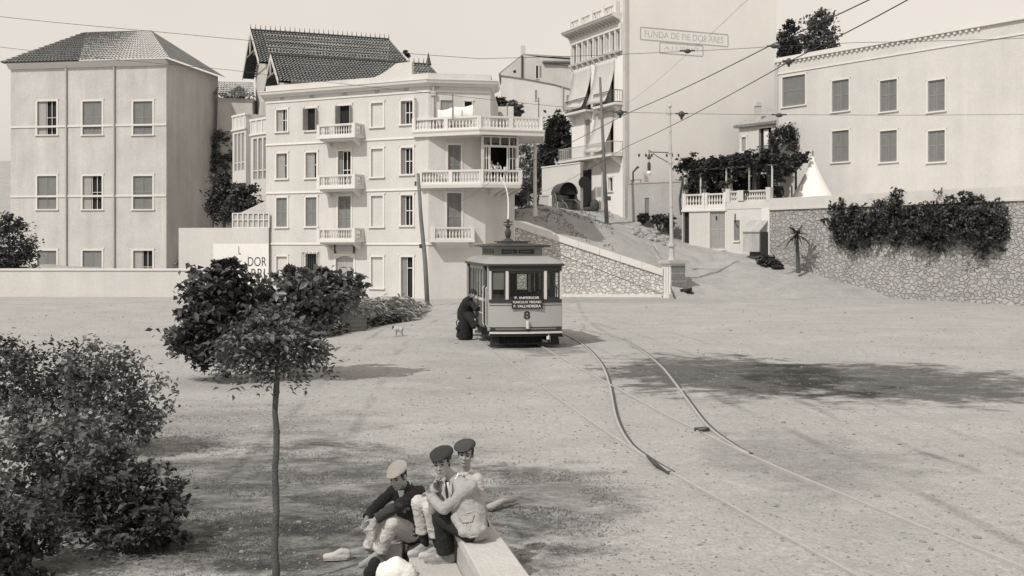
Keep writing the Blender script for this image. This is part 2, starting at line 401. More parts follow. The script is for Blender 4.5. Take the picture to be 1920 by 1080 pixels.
hp = [(1290, 557, 62.5), (1490, 560, 61.5), (1290, 500, 68.5), (1280, 455, 75.6), (1360, 472, 73), (1424, 487, 70.8), (1490, 516, 67.5), (1173, 411, 79.6), (1080, 395, 86), (1112, 392, 84),
      (1003, 392, 66.5), (1020, 394, 80), (972, 392, 72), (1100, 455, 65), (1170, 478, 65), (1225, 499, 65), (1040, 432, 65), (985, 408, 65), (1138, 421, 76), (1205, 468, 68), (1200, 428, 76), (1270, 452, 75.8)]
pts = [W(*p) for p in hp]
pts += [Vector(p) for p in ((14, 61.5, -.05), (20, 61.5, -.05), (30, 61.5, -.05), (45, 62, -.05), (60, 62, 0), (-20, 70, 0), (-45, 70, 0), (-70, 70, 0), (-10, 72, 0), (-2, 72, 3), (-25, 85, 1.5), (-50, 90, 3), (-70, 90, 3),
      (30, 72, 2.6), (45, 72, 3.0), (60, 74, 3.4), (20, 86, 6), (35, 90, 8), (60, 95, 9), (5, 100, 10), (0, 128, 17), (10, 128, 17), (-20, 120, 10), (-60, 130, 12), (40, 130, 18), (70, 130, 20), (0, 165, 19), (60, 165, 20), (-70, 165, 15))]
PX = np.array([(p.x, p.y) for p in pts]); PZ = np.array([p.z for p in pts])
def tps_k(d2): return np.where(d2 > 1e-9, .5 * d2 * np.log(np.maximum(d2, 1e-9)), 0)
n_ = len(PX); K = tps_k(((PX[:, None] - PX[None]) ** 2).sum(-1)) + np.eye(n_) * 2.0
Pm = np.c_[np.ones(n_), PX]; A_ = np.zeros((n_ + 3, n_ + 3)); A_[:n_, :n_] = K; A_[:n_, n_:] = Pm; A_[n_:, :n_] = Pm.T
sol = np.linalg.solve(A_, np.r_[PZ, 0, 0, 0])
def hz(x, y):
    d2 = ((PX - np.array([x, y])) ** 2).sum(-1)
    z = float(tps_k(d2) @ sol[:n_] + sol[n_] + sol[n_ + 1] * x + sol[n_ + 2] * y)
    return z + .12 * noise.noise((x * .6, y * .6, 3)) + .05 * noise.noise((x * 1.9, y * 1.9, 7))
def hfront(x):
    if x < A3[0]: return 70.5
    if x < WL1[0] + .3: return WL0[1] + (WL1[1] - WL0[1]) * (x - WL0[0]) / (WL1[0] - WL0[0]) + .3
    return 61.2
M_hill = mat('hill_earth', .33, .20, .9, .95, .5, 9, .24)
hx = list(np.linspace(-75, 0, 60)) + list(np.linspace(.17, 8.9, 60)) + list(np.linspace(9.0, 30, 110)) + list(np.linspace(31, 75, 40))
hy = [0, .004, .01, .02] + list(np.linspace(.03, .2, 46)) + list(np.linspace(.21, 1, 50))
vs = []
for t in hy:
    for x in hx:
        y = hfront(x) + t * (165 - hfront(x)); z = hz(x, y)
        if x > WL1[0] + .3 and t < .02: z = min(z, .01 + t * 5 - .08)
        vs.append((x, y, z))
nx = len(hx)
mb = MB(); mb.add(vs, [(j * nx + i, j * nx + i + 1, (j + 1) * nx + i + 1, (j + 1) * nx + i) for j in range(len(hy) - 1) for i in range(nx - 1)])
o = mb.build('hillside', M_hill, None, True); tag(o, 'bare earth slope and steep lane climbing behind the retaining wall', 'hill', kind='structure')

def catmull(pts, n=8):
    P = [Vector(p) for p in pts]; P = [P[0] * 2 - P[1]] + P + [P[-1] * 2 - P[-2]]; out = []
    for i in range(1, len(P) - 2):
        for k in range(n):
            t = k / n; a, b, c, d = P[i - 1], P[i], P[i + 1], P[i + 2]
            out.append(.5 * ((2 * b) + (c - a) * t + (2 * a - 5 * b + 4 * c - d) * t * t + (3 * b - a - 3 * c + d) * t ** 3))
    out.append(P[-2]); return out
def rail(parent, px, groove=True):
    pts = catmull([G(x, y) for x, y in px], 10)
    path = [(p.x, p.y) for p in pts]
    def strip(d0, d1, z0, z1):
        m_ = MB(); P = [Vector(p) for p in path]; k = len(P); prof = [(d0, z0), (d1, z0), (d1, z1), (d0, z1)]
        vs = []
        for i in range(k):
            t = (P[min(i + 1, k - 1)] - P[max(0, i - 1)]).normalized(); nn = Vector((t.y, -t.x)); b = sum(gz(P[q].x, P[q].y) for q in range(max(0, i - 6), min(k, i + 7))) / len(range(max(0, i - 6), min(k, i + 7)))
            vs += [(P[i].x + nn.x * d, P[i].y + nn.y * d, b + z) for d, z in prof]
        m_.add(vs, [(i * 4 + j, i * 4 + (j + 1) % 4, (i + 1) * 4 + (j + 1) % 4, (i + 1) * 4 + j) for i in range(k - 1) for j in range(4)]); return m_
    r_ = strip(-.021, .021, -.03, .034).build('rail', M_steel, parent, False)
    if groove: strip(-.07, -.024, -.03, .024).build('groove', M_iron, r_)
    return r_
t1 = thing('tram_track', 'straight tram track crossing the square from under the tram to the lower right', 'tram track', (1.8, 22, 0))
rail(t1, [(890, 633), (1010, 722), (1175, 836), (1393, 966), (1800, 1195)], False)
rail(t1, [(1000, 642), (1076, 687), (1199, 755), (1322, 816), (1490, 892), (2000, 1100)], False)
t2 = thing('tram_track', 'curved siding track with open groove bending right of the tram', 'tram track', (2.5, 26, 0))
rail(t2, [(1010, 622), (1056, 629), (1095, 650), (1126, 683), (1142, 724), (1154, 783), (1178, 830), (1215, 861), (1256, 888)])
rail(t2, [(1040, 611), (1078, 616), (1142, 631), (1199, 657), (1237, 688), (1265, 723), (1303, 773), (1332, 806), (1374, 836), (1404, 852)])
def ground_item(name, label, cat, px0, px1, wid, h, m_):
    a, b = G(*px0), G(*px1); mb = MB(); mb.prism([a + Vector((-wid, 0, -.02)), a + Vector((wid, 0, -.02)), b + Vector((wid, 0, -.02)), b + Vector((-wid, 0, -.02))], (0, 0, h + .02))
    return tag(mb.build(name, m_), label, cat)
mb = MB(); mb.tube([G(1214, 855, .06), G(1232, 872, .05), G(1254, 888, .03)], [.022, .03, .012], 6)
tag(mb.build('switch_tongue', M_iron), 'dark steel point blade lying in the rail junction at the siding', 'rail switch')
mb = MB(); mb.box(G(1316, 805, .03), (.22, .12, .06), Matrix.Rotation(.4, 3, 'Z')); mb.tube([G(1310, 806, .07), G(1324, 804, .09)], .03, 6)
tag(mb.build('point_lever', M_iron), 'small dark iron point lever beside the right hand rail', 'lever')

# ------------------------------------------------------------------ building components
def baluster(mb, p, h, r=.05):
    mb.lathe(p, [(r * .9, 0), (r * .9, h * .08), (r * .5, h * .14), (r * 1.15, h * .38), (r * .5, h * .74), (r * .45, h * .86), (r * .9, h * .92), (r * .9, h)], 7)
def balustrade(mb, path, z0, z1, step=.19, ped=1.5, th=.1, r=.05):
    """stone balustrade standing along a plan path"""
    P = [Vector((p[0], p[1])) for p in path]
    mb.sweep(path, [(-th * .8, z0), (th * .8, z0), (th * .8, z0 + .09), (-th * .8, z0 + .09)])
    mb.sweep(path, [(-th, z1 - .11), (th, z1 - .11), (th * 1.15, z1 - .03), (th * 1.15, z1), (-th * 1.15, z1), (-th * 1.15, z1 - .03)])
    for i in range(len(P) - 1):
        a, b = P[i], P[i + 1]; L_ = (b - a).length; t = (b - a) / L_; ang = math.atan2(t.y, t.x); M = Matrix.Rotation(ang, 3, 'Z')
        n = max(1, round(L_ / ped))
        for k in range(n + 1):
            q = a + t * (L_ * k / n)
            if k == 0: q = a + t * .0
            mb.box((q.x, q.y, (z0 + z1) / 2 + .002), (.22, th * 2.1, z1 - z0 + .012), M)
        for k in range(n):
            s0 = L_ * k / n + .2; s1 = L_ * (k + 1) / n - .2; c = max(1, int((s1 - s0) / step))
            for j in range(c + 1):
                q = a + t * (s0 + (s1 - s0) * j / c)
                baluster(mb, (q.x, q.y, z0 + .09), z1 - z0 - .2, r)
def window(fr, parent, op, kind, trim=.11, rev=.22, name='window', d=0.0, sill=True, wallmat=None):
    """one opening: backing, surround, sill and what fills it"""
    a, b, c, e = op; w_ = b - a; h = e - c
    mb = MB()
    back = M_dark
    if kind in ('blank',): back = wallmat or M_white2
    if kind in ('shut', 'door_shut'): back = M_shut
    if kind == 'shut_l': back = M_shut_l
    dd = d - (.10 if kind in ('blank', 'shut', 'door_shut', 'shut_l') else rev - .01)
    fr.box(mb, a, b, c, e, dd - .04, dd)
    if kind in ('shut', 'shut_l', 'door_shut'):
        n = 2
        for k in range(n):
            u0 = a + w_ * k / n + .012; u1 = a + w_ * (k + 1) / n - .012
            for q in ((u0, u0 + .06), (u1 - .06, u1)): fr.box(mb, q[0], q[1], c + .01, e - .01, dd, dd + .035)
            for z in (c + .01, c + h * .5, e - .09): fr.box(mb, u0 + .06, u1 - .06, z, z + .08, dd, dd + .035)
            ns = max(4, int(h / .07))
            for j in range(ns):
                z = c + .1 + (h - .2) * j / ns
                mb.quad(fr.P(u0 + .06, z, dd + .028), fr.P(u1 - .06, z, dd + .028), fr.P(u1 - .06, z + .05, dd + .004), fr.P(u0 + .06, z + .05, dd + .004))
    win = mb.build(name, back, parent)
    if trim:
        mb = MB(); t = trim
        fr.box(mb, a - t, a, c - .02, e + t, d, d + .035); fr.box(mb, b, b + t, c - .02, e + t, d, d + .035)
        fr.box(mb, a, b, e, e + t, d, d + .033)
        for u in (a - t, b + t): fr.box(mb, u - .05, u + .05, e + t - .03, e + t + .07, d + .036, d + .06)
        mb.build('frame', M_trim, win)
    if sill:
        mb = MB(); fr.box(mb, a - trim - .04, b + trim + .04, c - .10, c - .02, d, d + .10); mb.build('sill', M_trim, win)
    if kind == 'bars':
        mb = MB(); fr.box(mb, a, a + w_ * .24, c, e, d - .14, d - .10)
        for j in range(int(h / .08)): fr.box(mb, a + .02, a + w_ * .22, c + .03 + j * .08, c + .06 + j * .08, d - .10, d - .088)
        mb.build('shutter', M_shut, win)
        mb = MB(); u0 = a + w_ * .30
        for k in range(3):
            u = u0 + (b - u0 - .03) * k / 2; fr.box(mb, u - .022, u + .022, c, e, d - .16, d - .12)
        fr.box(mb, u0 + .022, b - .05, c + h * .47, c + h * .47 + .045, d - .155, d - .125)
        fr.box(mb, u0 + .022, b - .05, e - .05, e, d - .155, d - .125)
        mb.build('casement', M_trim, win)
    if kind in ('half',):
        mb = MB(); fr.box(mb, a, a + w_ * .42, c, e, d - .15, d - .11); mb.build('shutter', M_shut_l, win)
        mb = MB()
        for u in (a + w_ * .46, a + w_ * .72, b - .03): fr.box(mb, u - .02, u + .02, c, e, d - .16, d - .12)
        fr.box(mb, a + w_ * .46, b, c + h * .5, c + h * .5 + .04, d - .155, d - .125); mb.build('casement', M_trim, win)
    if kind == 'ajar':
        mb = MB(); fr.box(mb, a, a + w_ * .70, c, e, d - .15, d - .11)
        for j in range(int(h / .08)): fr.box(mb, a + .03, a + w_ * .67, c + .03 + j * .08, c + .06 + j * .08, d - .11, d - .10)
        mb.build('shutter', M_shut_l, win)
        mb = MB(); fr.box(mb, a + w_ * .83, a + w_ * .88, c, e, d - .16, d - .12); fr.box(mb, a + w_ * .70, a + w_ * .83, c + h * .5, c + h * .5 + .04, d - .155, d - .125); mb.build('casement', M_trim, win)
    if kind == 'open':
        for q, (x0, s) in enumerate(((a, -1), (b, 1))):
            mb = MB(); P0 = fr.P(x0, c, d - .02); P1 = fr.P(x0 + s * .06, c, d + .24)
            mb.prism([P0, P1, P1 + fr.u * .035, P0 + fr.u * .035], (0, 0, h)); mb.build('shutter', M_shut_l, win)
    return win
def text_on(fr, s, u0, u1, z0, z1, d, m_, parent, name='lettering', th=.004, weight=0.0):
    cu = bpy.data.curves.new('txt', 'FONT'); cu.body = s; cu.extrude = th; cu.offset = weight
    t = bpy.data.objects.new('txt', cu); C.objects.link(t)
    dg = bpy.context.evaluated_depsgraph_get(); me = bpy.data.meshes.new_from_object(t.evaluated_get(dg)); bpy.data.objects.remove(t); bpy.data.curves.remove(cu)
    co = np.array([v.co[:] for v in me.vertices]); lo, hi = co.min(0), co.max(0)
    for v in me.vertices:
        u = u0 + (u1 - u0) * (v.co.x - lo[0]) / (hi[0] - lo[0]); z = z0 + (z1 - z0) * (v.co.y - lo[1]) / (hi[1] - lo[1])
        v.co = fr.P(u, z, d + v.co.z)
    me.name = name; me.materials.clear(); me.materials.append(m_)
    return link_mesh(name, me, parent)
# ------------------------------------------------------------------ the white apartment house
F1 = Fr(A0, A1); F2 = Fr(A1, A2); F3 = Fr(A2, A3)
apt = thing('apartment_house', 'whitewashed four storey corner apartment house with stone balconies', 'building', (-5, 66, 0))
ops1 = []; L1 = F1.L
cols = {'A': (518.5, 538.5), 'B': (573.5, 594), 'C': (634, 658), 'D': (696, 718), 'E': (752, 774)}
rows = [  # (y0,y1) per column and kind
    {'A': (206, 246, 'half'), 'B': (203, 244, 'open'), 'C': (198, 263, 'open'), 'D': (193, 237, 'blank'), 'E': (189, 232, 'bars')},
    {'A': (288, 334, 'ajar'), 'B': (286, 333, 'ajar'), 'C': (283, 352, 'bars'), 'D': (279, 331, 'blank'), 'E': (277, 326, 'bars')},
    {'A': (371, 425, 'shut'), 'B': (370, 424, 'shut'), 'C': (368, 450, 'door_shut'), 'D': (367, 424, 'blank'), 'E': (366, 422, 'bars')},
    {'A': (481, 540, 'blank'), 'B': (476, 540, 'grille'), 'C': (480, 566, 'entry'), 'D': (482, 539, 'blank'), 'E': (482, 558, 'darkdoor')}]
specs = []
for row in rows:
    for k, (y0, y1, kind) in row.items():
        x0, x1 = cols[k]
        if kind == 'entry': x0, x1 = 630, 663
        op = F1.op(x0, x1, y0, y1); specs.append((op, kind)); ops1.append(op)
ops2 = []; specs2 = []
for (x0, x1, y0, y1, kind) in ((826, 848, 188, 238, 'blankg'), (871, 885, 190, 200, 'dark'), (840, 864, 272, 350, 'door_shut'), (838, 865, 362, 452, 'door_shut')):
    op = F2.op(x0, x1, y0, y1); ops2.append(op); specs2.append((op, kind))
ZT = 12.46; ZC = 12.05
mb = MB()
F1.wall(mb, 0, L1, -.3, ZC, ops1); F2.wall(mb, 0, F2.L, -.3, ZC, ops2)
F3.wall(mb, 0, F3.L, -.3, 9.1)
ytop = F2.P(F2.L + .25, 0)
bk = [(A3[0], A3[1]), (.1, 73.5), (-10.5, 75.5), A0]
for i in range(3):
    z1 = 9.1 if i == 0 else ZC
    a, b = bk[i], bk[i + 1]
    mb.quad((a[0], a[1], -.3), (b[0], b[1], -.3), (b[0], b[1], z1), (a[0], a[1], z1))
# top storey right hand return and roofs
tr = (A2[0] + .28, A2[1] + .05); tb = (-.9, 73.4)
mb.quad((A2[0], A2[1], 9.1), (tr[0], tr[1], 9.1), (tr[0], tr[1], ZC), (A2[0], A2[1], ZC))
mb.quad((tr[0], tr[1], 9.1), (tb[0], tb[1], 9.1), (tb[0], tb[1], ZC), (tr[0], tr[1], ZC))
mb.add([(A0[0], A0[1], ZC), (A1[0], A1[1], ZC), (tr[0], tr[1], ZC), (tb[0], tb[1], ZC), (-10.5, 75.5, ZC)], [(0, 1, 2, 3, 4)])
mb.add([(A2[0], A2[1], 9.08), (A3[0], A3[1], 9.08), (.1, 73.5, 9.08), (-2, 73.5, 9.08)], [(0, 1, 2, 3)])
mb.build('wall', M_white, apt)
path = [(A0[0] - .35, A0[1] + 3), A0, A1, (A2[0] + .28, A2[1] + .05), (A2[0] + .35, A2[1] + 3)]
mb = MB()
mb.sweep(path, [(-.05, 11.74), (.08, 11.74), (.14, 11.82), (.36, 11.90), (.40, 12.03), (.44, 12.06), (.44, 12.10), (-.05, 12.10)])
mb.build('cornice', M_trim, apt)
mb = MB(); mb.sweep(path, [(-.24, 12.10), (.03, 12.10), (.03, ZT), (-.24, ZT)])
# curved gablet on the parapet
g0 = F1.uz(695, 142)[0]; g1 = F1.uz(772, 130)[0]; prof = []
for k in range(13):
    t = k / 12; z = ZT - .02 + (.72 * (t / .62) ** 1.6 if t < .62 else .72)
    prof.append(F1.P(g0 + (g1 - g0) * t, z, .0))
prof += [F1.P(g1, ZT - .02, 0)]
mb.prism(prof, F1.n * -.22)
mb.build('parapet', M_white, apt)
mb = MB()
mb.sweep(path[1:4], [(0, 11.42), (.05, 11.42), (.05, 11.52), (0, 11.52)])
mb.build('string_course', M_trim, apt)
for zb in (8.98, 6.10, 3.07):
    mb = MB(); mb.sweep([A0, A1] + ([A2] if zb < 9 else []), [(0, zb - .09), (.06, zb - .09), (.045, zb + .02), (0, zb + .02)]); mb.build('string_course', M_trim, apt)
for px, py in ((529, 184), (585, 182), (646, 178), (707, 172), (762, 167), (820, 163)):
    fr = F1 if px < 803 else F2; u, z = fr.uz(px, py); mb = MB(); pts = [fr.P(u + .13 * math.cos(a), z + .075 * math.sin(a), .03) for a in np.linspace(0, 2 * math.pi, 13)]
    mb.tube(pts, .022, 6); mb.prism([fr.P(u + .12 * math.cos(a), z + .065 * math.sin(a), .004) for a in np.linspace(0, 2 * math.pi, 12, endpoint=False)], fr.n * .01); mb.build('vent', M_grey, apt)
for op, kind in specs:
    if kind == 'grille':
        wn = window(F1, apt, op, 'dark', sill=True); mb = MB(); a, b, c, e = op
        n = 9
        for k in range(n):
            u = a - .16 + (b - a + .32) * k / (n - 1); mb.tube([F1.P(u, c - .1, .16), F1.P(u, e + .02, .16), F1.P(u, e + .12, .1 + .1 * (k % 2))], .014, 5)
        for z in (c + .05, (c + e) / 2, e): mb.tube([F1.P(a - .16, z, .02), F1.P(a - .16, z, .16), F1.P(b + .16, z, .16), F1.P(b + .16, z, .02)], .016, 5)
        mb.build('grille', M_iron, wn)
    elif kind == 'entry':
        a, b, c, e = op; mb = MB(); F1.box(mb, a, b, c, e, -.2, -.17)
        dr = mb.build('door', M_dark, apt)
        mb = MB(); um = a + (b - a) * .55
        F1.box(mb, a, um, c, e, -.15, -.10); F1.box(mb, um + .01, b, e - .85, e, -.15, -.10)
        for k in range(5): F1.box(mb, a + .03 + k * (um - a) / 5, a + .05 + k * (um - a) / 5, c + .1, e - .15, -.10, -.09)
        mb.build('leaf', M_shut_l, dr)
        mb = MB(); t = .13
        F1.box(mb, a - t, a, c, e + t, 0, .04); F1.box(mb, b, b + t, c, e + t, 0, .04); F1.box(mb, a, b, e, e + t, 0, .038)
        for k in range(8):  # low segmental arch
            t0, t1 = k / 8, (k + 1) / 8; f = lambda t: .16 * (1 - math.sin(math.pi * t))
            mb.hexa([F1.P(a + (b - a) * t0, e - f(t0), -.09), F1.P(a + (b - a) * t1, e - f(t1), -.09), F1.P(a + (b - a) * t1, e - f(t1), 0), F1.P(a + (b - a) * t0, e - f(t0), 0),
                     F1.P(a + (b - a) * t0, e, -.09), F1.P(a + (b - a) * t1, e, -.09), F1.P(a + (b - a) * t1, e, 0), F1.P(a + (b - a) * t0, e, 0)])
        mb.build('frame', M_trim, dr)
        o4 = F1.op(630, 664, 460, 471); mb = MB(); F1.box(mb, o4[0], o4[1], o4[2], o4[3], .002, .06); pl = mb.build('name_plate', M_grey, apt)
        mb = MB()
        for q in ((o4[0] - .06, o4[0]), (o4[1], o4[1] + .06)): F1.box(mb, q[0], q[1], o4[2] - .12, o4[3] + .05, 0, .12)
        mb.build('bracket', M_iron, pl)
    elif kind == 'darkdoor':
        a, b, c, e = op; dr = window(F1, apt, op, 'dark', name='door', sill=False)
        mb = MB(); F1.box(mb, a, a + (b - a) * .40, c, e, -.16, -.11); mb.build('leaf', M_shut, dr)
        mb = MB(); F1.box(mb, a + (b - a) * .42, b, c + (e - c) * .72, c + (e - c) * .74, -.15, -.11); F1.box(mb, a + (b - a) * .42, a + (b - a) * .46, c, e, -.15, -.11); mb.build('casement', M_trim, dr)
    else: window(F1, apt, op, kind, name='balcony_door' if kind == 'door_shut' else 'window', sill=kind != 'door_shut', wallmat=M_white)
for op, kind in specs2:
    if kind == 'blankg': window(F2, apt, op, 'shut_l', trim=.0, sill=False)
    elif kind == 'dark': window(F2, apt, op, 'dark', trim=.05, sill=False)
    else: window(F2, apt, op, kind, name='balcony_door', sill=False)
# balconies over the entrance
bu0, bu1 = F1.uz(613, 440)[0], F1.uz(682, 440)[0]
for zs, zr in ((8.93, 9.84), (6.05, 6.96), (3.02, 3.92)):
    d = .88; pth = [F1.P(bu0, 0, 0)[:2], F1.P(bu0, 0, d)[:2], F1.P(bu1, 0, d)[:2], F1.P(bu1, 0, 0)[:2]]
    mb = MB(); mb.prism([F1.P(bu0 - .05, zs + .1, 0), F1.P(bu0 - .05, zs + .1, d + .06), F1.P(bu1 + .05, zs + .1, d + .06), F1.P(bu1 + .05, zs + .1, 0)], (0, 0, .14))
    mb.prism([F1.P(bu0 + .1, zs - .02, 0), F1.P(bu0 + .1, zs - .02, d - .1), F1.P(bu1 - .1, zs - .02, d - .1), F1.P(bu1 - .1, zs - .02, 0)], (0, 0, .118))
    for u in (bu0 + .25, bu1 - .25): mb.prism([F1.P(u - .09, zs - .02, 0), F1.P(u - .09, zs - .02, d * .7), F1.P(u - .09, zs - .35, 0)], F1.u * .18)
    bl = mb.build('balcony', M_trim, apt)
    mb = MB(); ins = .06
    balustrade(mb, [F1.P(bu0 + ins, 0, .08)[:2], F1.P(bu0 + ins, 0, d - ins)[:2], F1.P(bu1 - ins, 0, d - ins)[:2], F1.P(bu1 - ins, 0, .08)[:2]], zs + .242, zr, .17, 2.6, .08, .045)
    mb.build('balustrade', M_trim, bl)
# small balcony low on the splayed side
b0, b1 = F2.uz(808, 440)[0], F2.uz(885, 440)[0]; d = .62; zs, zr = 3.02, 3.96
mb = MB(); mb.prism([F2.P(b0 - .05, zs + .1, 0), F2.P(b0 - .05, zs + .1, d + .06), F2.P(b1 + .05, zs + .1, d + .06), F2.P(b1 + .05, zs + .1, 0)], (0, 0, .14))
mb.prism([F2.P(b0 + .4, zs - .25, 0), F2.P(b0 + .2, zs + .098, d), F2.P(b0 + .2, zs + .098, 0)], F2.u * (b1 - b0 - .5))
bl = mb.build('balcony', M_trim, apt); mb = MB()
balustrade(mb, [F2.P(b0 + .06, 0, .08)[:2], F2.P(b0 + .06, 0, d - .06)[:2], F2.P(b1 - .06, 0, d - .06)[:2], F2.P(b1 - .06, 0, .08)[:2]], zs + .242, zr, .17, 2.6, .08, .045); mb.build('balustrade', M_trim, bl)
# wrap-round balcony and roof terrace at the corner
def xy(px, Y): return ((px - 960) / FPX * Y, Y)
def slab(poly, z0, z1):
    mb = MB(); mb.prism([(p[0], p[1], z0) for p in poly], (0, 0, z1 - z0)); return mb
mid = [xy(787, 61.75), xy(903, 60.7), xy(976, 61.4)]
poly = [F1.P(F1.uz(787, 340)[0], 0, -.02)[:2]] + mid + [(.42, 64.7), A3, A2, A1]
mb = slab(poly, 6.13, 6.32); mb.sweep([mid[0], mid[1], mid[2]], [(.0, 6.10), (.05, 6.10), (.09, 6.26), (.09, 6.33), (0, 6.33)])
for k in range(4):
    q = F3.P(.3 + k * .55, 0, 0); mb.prism([q + Vector((0, 0, 6.128)), q + F3.n * 1.0 + Vector((0, 0, 6.128)), q + Vector((0, 0, 5.7))], F3.u * .14)
bl = mb.build('corner_balcony', M_trim, apt)
def inset(path, k):
    P = [Vector(p) for p in path]; out = []
    for i in range(len(P)):
        t1 = (P[i] - P[max(i - 1, 0)]); t2 = (P[min(i + 1, len(P) - 1)] - P[i])
        t1 = t1.normalized() if t1.length else t2.normalized(); t2 = t2.normalized() if t2.length else t1
        n1, n2 = Vector((t1.y, -t1.x)), Vector((t2.y, -t2.x)); nn = (n1 + n2) / (1 + n1.dot(n2)); out.append((P[i] - nn * k)[:])
    return out
mb = MB(); balustrade(mb, inset(mid, .12), 6.332, 7.08, .17, 1.75, .09, .05); mb.build('balustrade', M_trim, bl)
ter = [xy(775, 62.05), xy(899, 60.4), xy(1018, 61.5), (1.82, 66.4)]
poly = [F1.P(F1.uz(775, 250)[0], 0, -.02)[:2]] + ter + [(-.6, 66.6), (A2[0] + .3, A2[1] + .4), A2, A1]
mb = slab(poly, 8.98, 9.16); mb.sweep(ter, [(-.02, 8.94), (.04, 8.94), (.06, 9.1), (.12, 9.2), (.12, 9.27), (-.3, 9.27), (-.3, 9.16)])
tl = mb.build('terrace', M_trim, apt)
mb = MB(); balustrade(mb, inset(ter, .12), 9.272, 9.97, .18, 1.9, .09, .05); mb.build('balustrade', M_trim, tl)
cx = ((1003 - 960) / FPX * 65.6, 65.6)
mb = MB(); zb = hz(*cx) - .1; mb.lathe((cx[0], cx[1], zb), [(.15, 0), (.15, .5), (.11, .55), (.095, 8.9 - zb), (.15, 8.95 - zb), (.15, 8.985 - zb)], 10); mb.build('column', M_trim, apt)
mb = MB(); u, z = F2.uz(812, 200); mb.tube([F2.P(u, 9.3, .1), F2.P(u, 11.4, .1), F2.P(u, 11.75, .2)], .05, 7); F2.box(mb, u - .12, u + .12, 11.2, 11.45, .02, .2); mb.build('downpipe', M_grey2, apt)
# glazed bay standing on the corner balcony
ba, bb = inset(mid, .30)[1], inset(mid, .30)[2]
FB = Fr(ba, bb)
mb = MB(); z0, z1 = 6.33, 8.94; L_ = FB.L
for u in (.0, L_ - .12): FB.box(mb, u, u + .12, z0, z1, -.12, 0)
FB.box(mb, .12, L_ - .12, z1 - .62, z1 - .5, -.10, -.01); FB.box(mb, .12, L_ - .12, z1 - .08, z1, -.10, -.01)
for k in (1, 2, 3): FB.box(mb, L_ * k / 4 - .035, L_ * k / 4 + .035, z1 - .5, z1 - .08, -.09, -.02)
for k in (.22, .70): FB.box(mb, L_ * k - .04, L_ * k + .04, z0, z1 - .62, -.09, -.02)
bay = mb.build('bay_window', M_frame, apt)
mb = MB()
for (k0, k1) in ((.06, .20), (.74, .94)):
    for u in (L_ * k0 + .02, L_ * (k0 + k1) / 2, L_ * k1 - .02): FB.box(mb, u - .022, u + .022, z0, z1 - .62, -.08, -.03)
    for z in (z0 + .75, z0 + 1.4): FB.box(mb, L_ * k0 + .04, L_ * k1 - .04, z - .02, z + .02, -.075, -.035)
mb.build('casement', M_frame, bay)
Mglass = bpy.data.materials.new('window_glass'); Mglass.use_nodes = True
T = Mglass.node_tree; N = T.nodes; gl = N.new('ShaderNodeBsdfGlossy'); gl.inputs['Roughness'].default_value = .03; gl.inputs[0].default_value = (.9, .9, .9, 1)
tp = N.new('ShaderNodeBsdfTransparent'); tp.inputs[0].default_value = (.82, .84, .82, 1); ly = N.new('ShaderNodeLayerWeight'); ly.inputs[0].default_value = .25
ms = N.new('ShaderNodeMixShader'); T.links.new(ly.outputs['Fresnel'], ms.inputs[0]); T.links.new(tp.outputs[0], ms.inputs[1]); T.links.new(gl.outputs[0], ms.inputs[2]); T.links.new(ms.outputs[0], N['Material Output'].inputs[0])
mb = MB()
for k in range(4): FB.box(mb, L_ * k / 4 + .05, L_ * (k + 1) / 4 - .05, z1 - .49, z1 - .09, -.06, -.055)
for (k0, k1) in ((.06, .20), (.74, .94)): FB.box(mb, L_ * k0, L_ * k1, z0 + .02, z1 - .63, -.056, -.05)
mb.build('pane', Mglass, bay)
mb = MB(); e = A3
mb.hexa([FB.P(.02, z0, -.13), FB.P(.09, z0, -.13), (A2[0] + .12, A2[1] - .1, z0), (A2[0] + .02, A2[1] - .1, z0), FB.P(.02, z1, -.13), FB.P(.09, z1, -.13), (A2[0] + .12, A2[1] - .1, z1), (A2[0] + .02, A2[1] - .1, z1)])
mb.hexa([FB.P(L_ - .09, z0, -.13), FB.P(L_ - .02, z0, -.13), (A3[0] + .1, A3[1] - .1, z0), (A3[0] - .0, A3[1] - .1, z0), FB.P(L_ - .09, z1, -.13), FB.P(L_ - .02, z1, -.13), (A3[0] + .1, A3[1] - .1, z1), (A3[0], A3[1] - .1, z1)])
mb.build('side_panel', M_frame, bay)
mb = MB(); F3.box(mb, .1, F3.L - .1, 6.35, 8.7, .01, .05); mb.build('doorway', M_dark, bay)
# laundry on the terrace
lp0, lp1 = W(820, 205, 61.6), W(888, 196, 61.6)
mb = MB()
for (x0, x1, yt0, yt1, yb) in ((821, 848, 206, 201, 234), (851, 887, 200, 196, 232)):
    n = 10; vs = []
    for k in range(n + 1):
        t = k / n; px = x0 + (x1 - x0) * t; top = yt0 + (yt1 - yt0) * t + 2.5 * math.sin(math.pi * t)
        Yk = 61.55 + .05 * math.sin(7 * t + x0)
        vs += [W(px, top, Yk), W(px, yb, Yk + .03 * math.sin(9 * t))]
    m2 = MB(); m2.add(vs, [(2 * k, 2 * k + 2, 2 * k + 3, 2 * k + 1) for k in range(n)]); me = m2.mesh('bed_sheet', M_cloth_w, True); ob = link_mesh('bed_sheet', me)
    sm = ob.modifiers.new('thick', 'SOLIDIFY'); sm.thickness = .01
    tag(ob, 'narrower white sheet with slanting top hung over the terrace balustrade' if x0 < 830 else 'wider white sheet hung below the small dark attic window', 'bed sheet', 'laundry drying on the roof terrace')
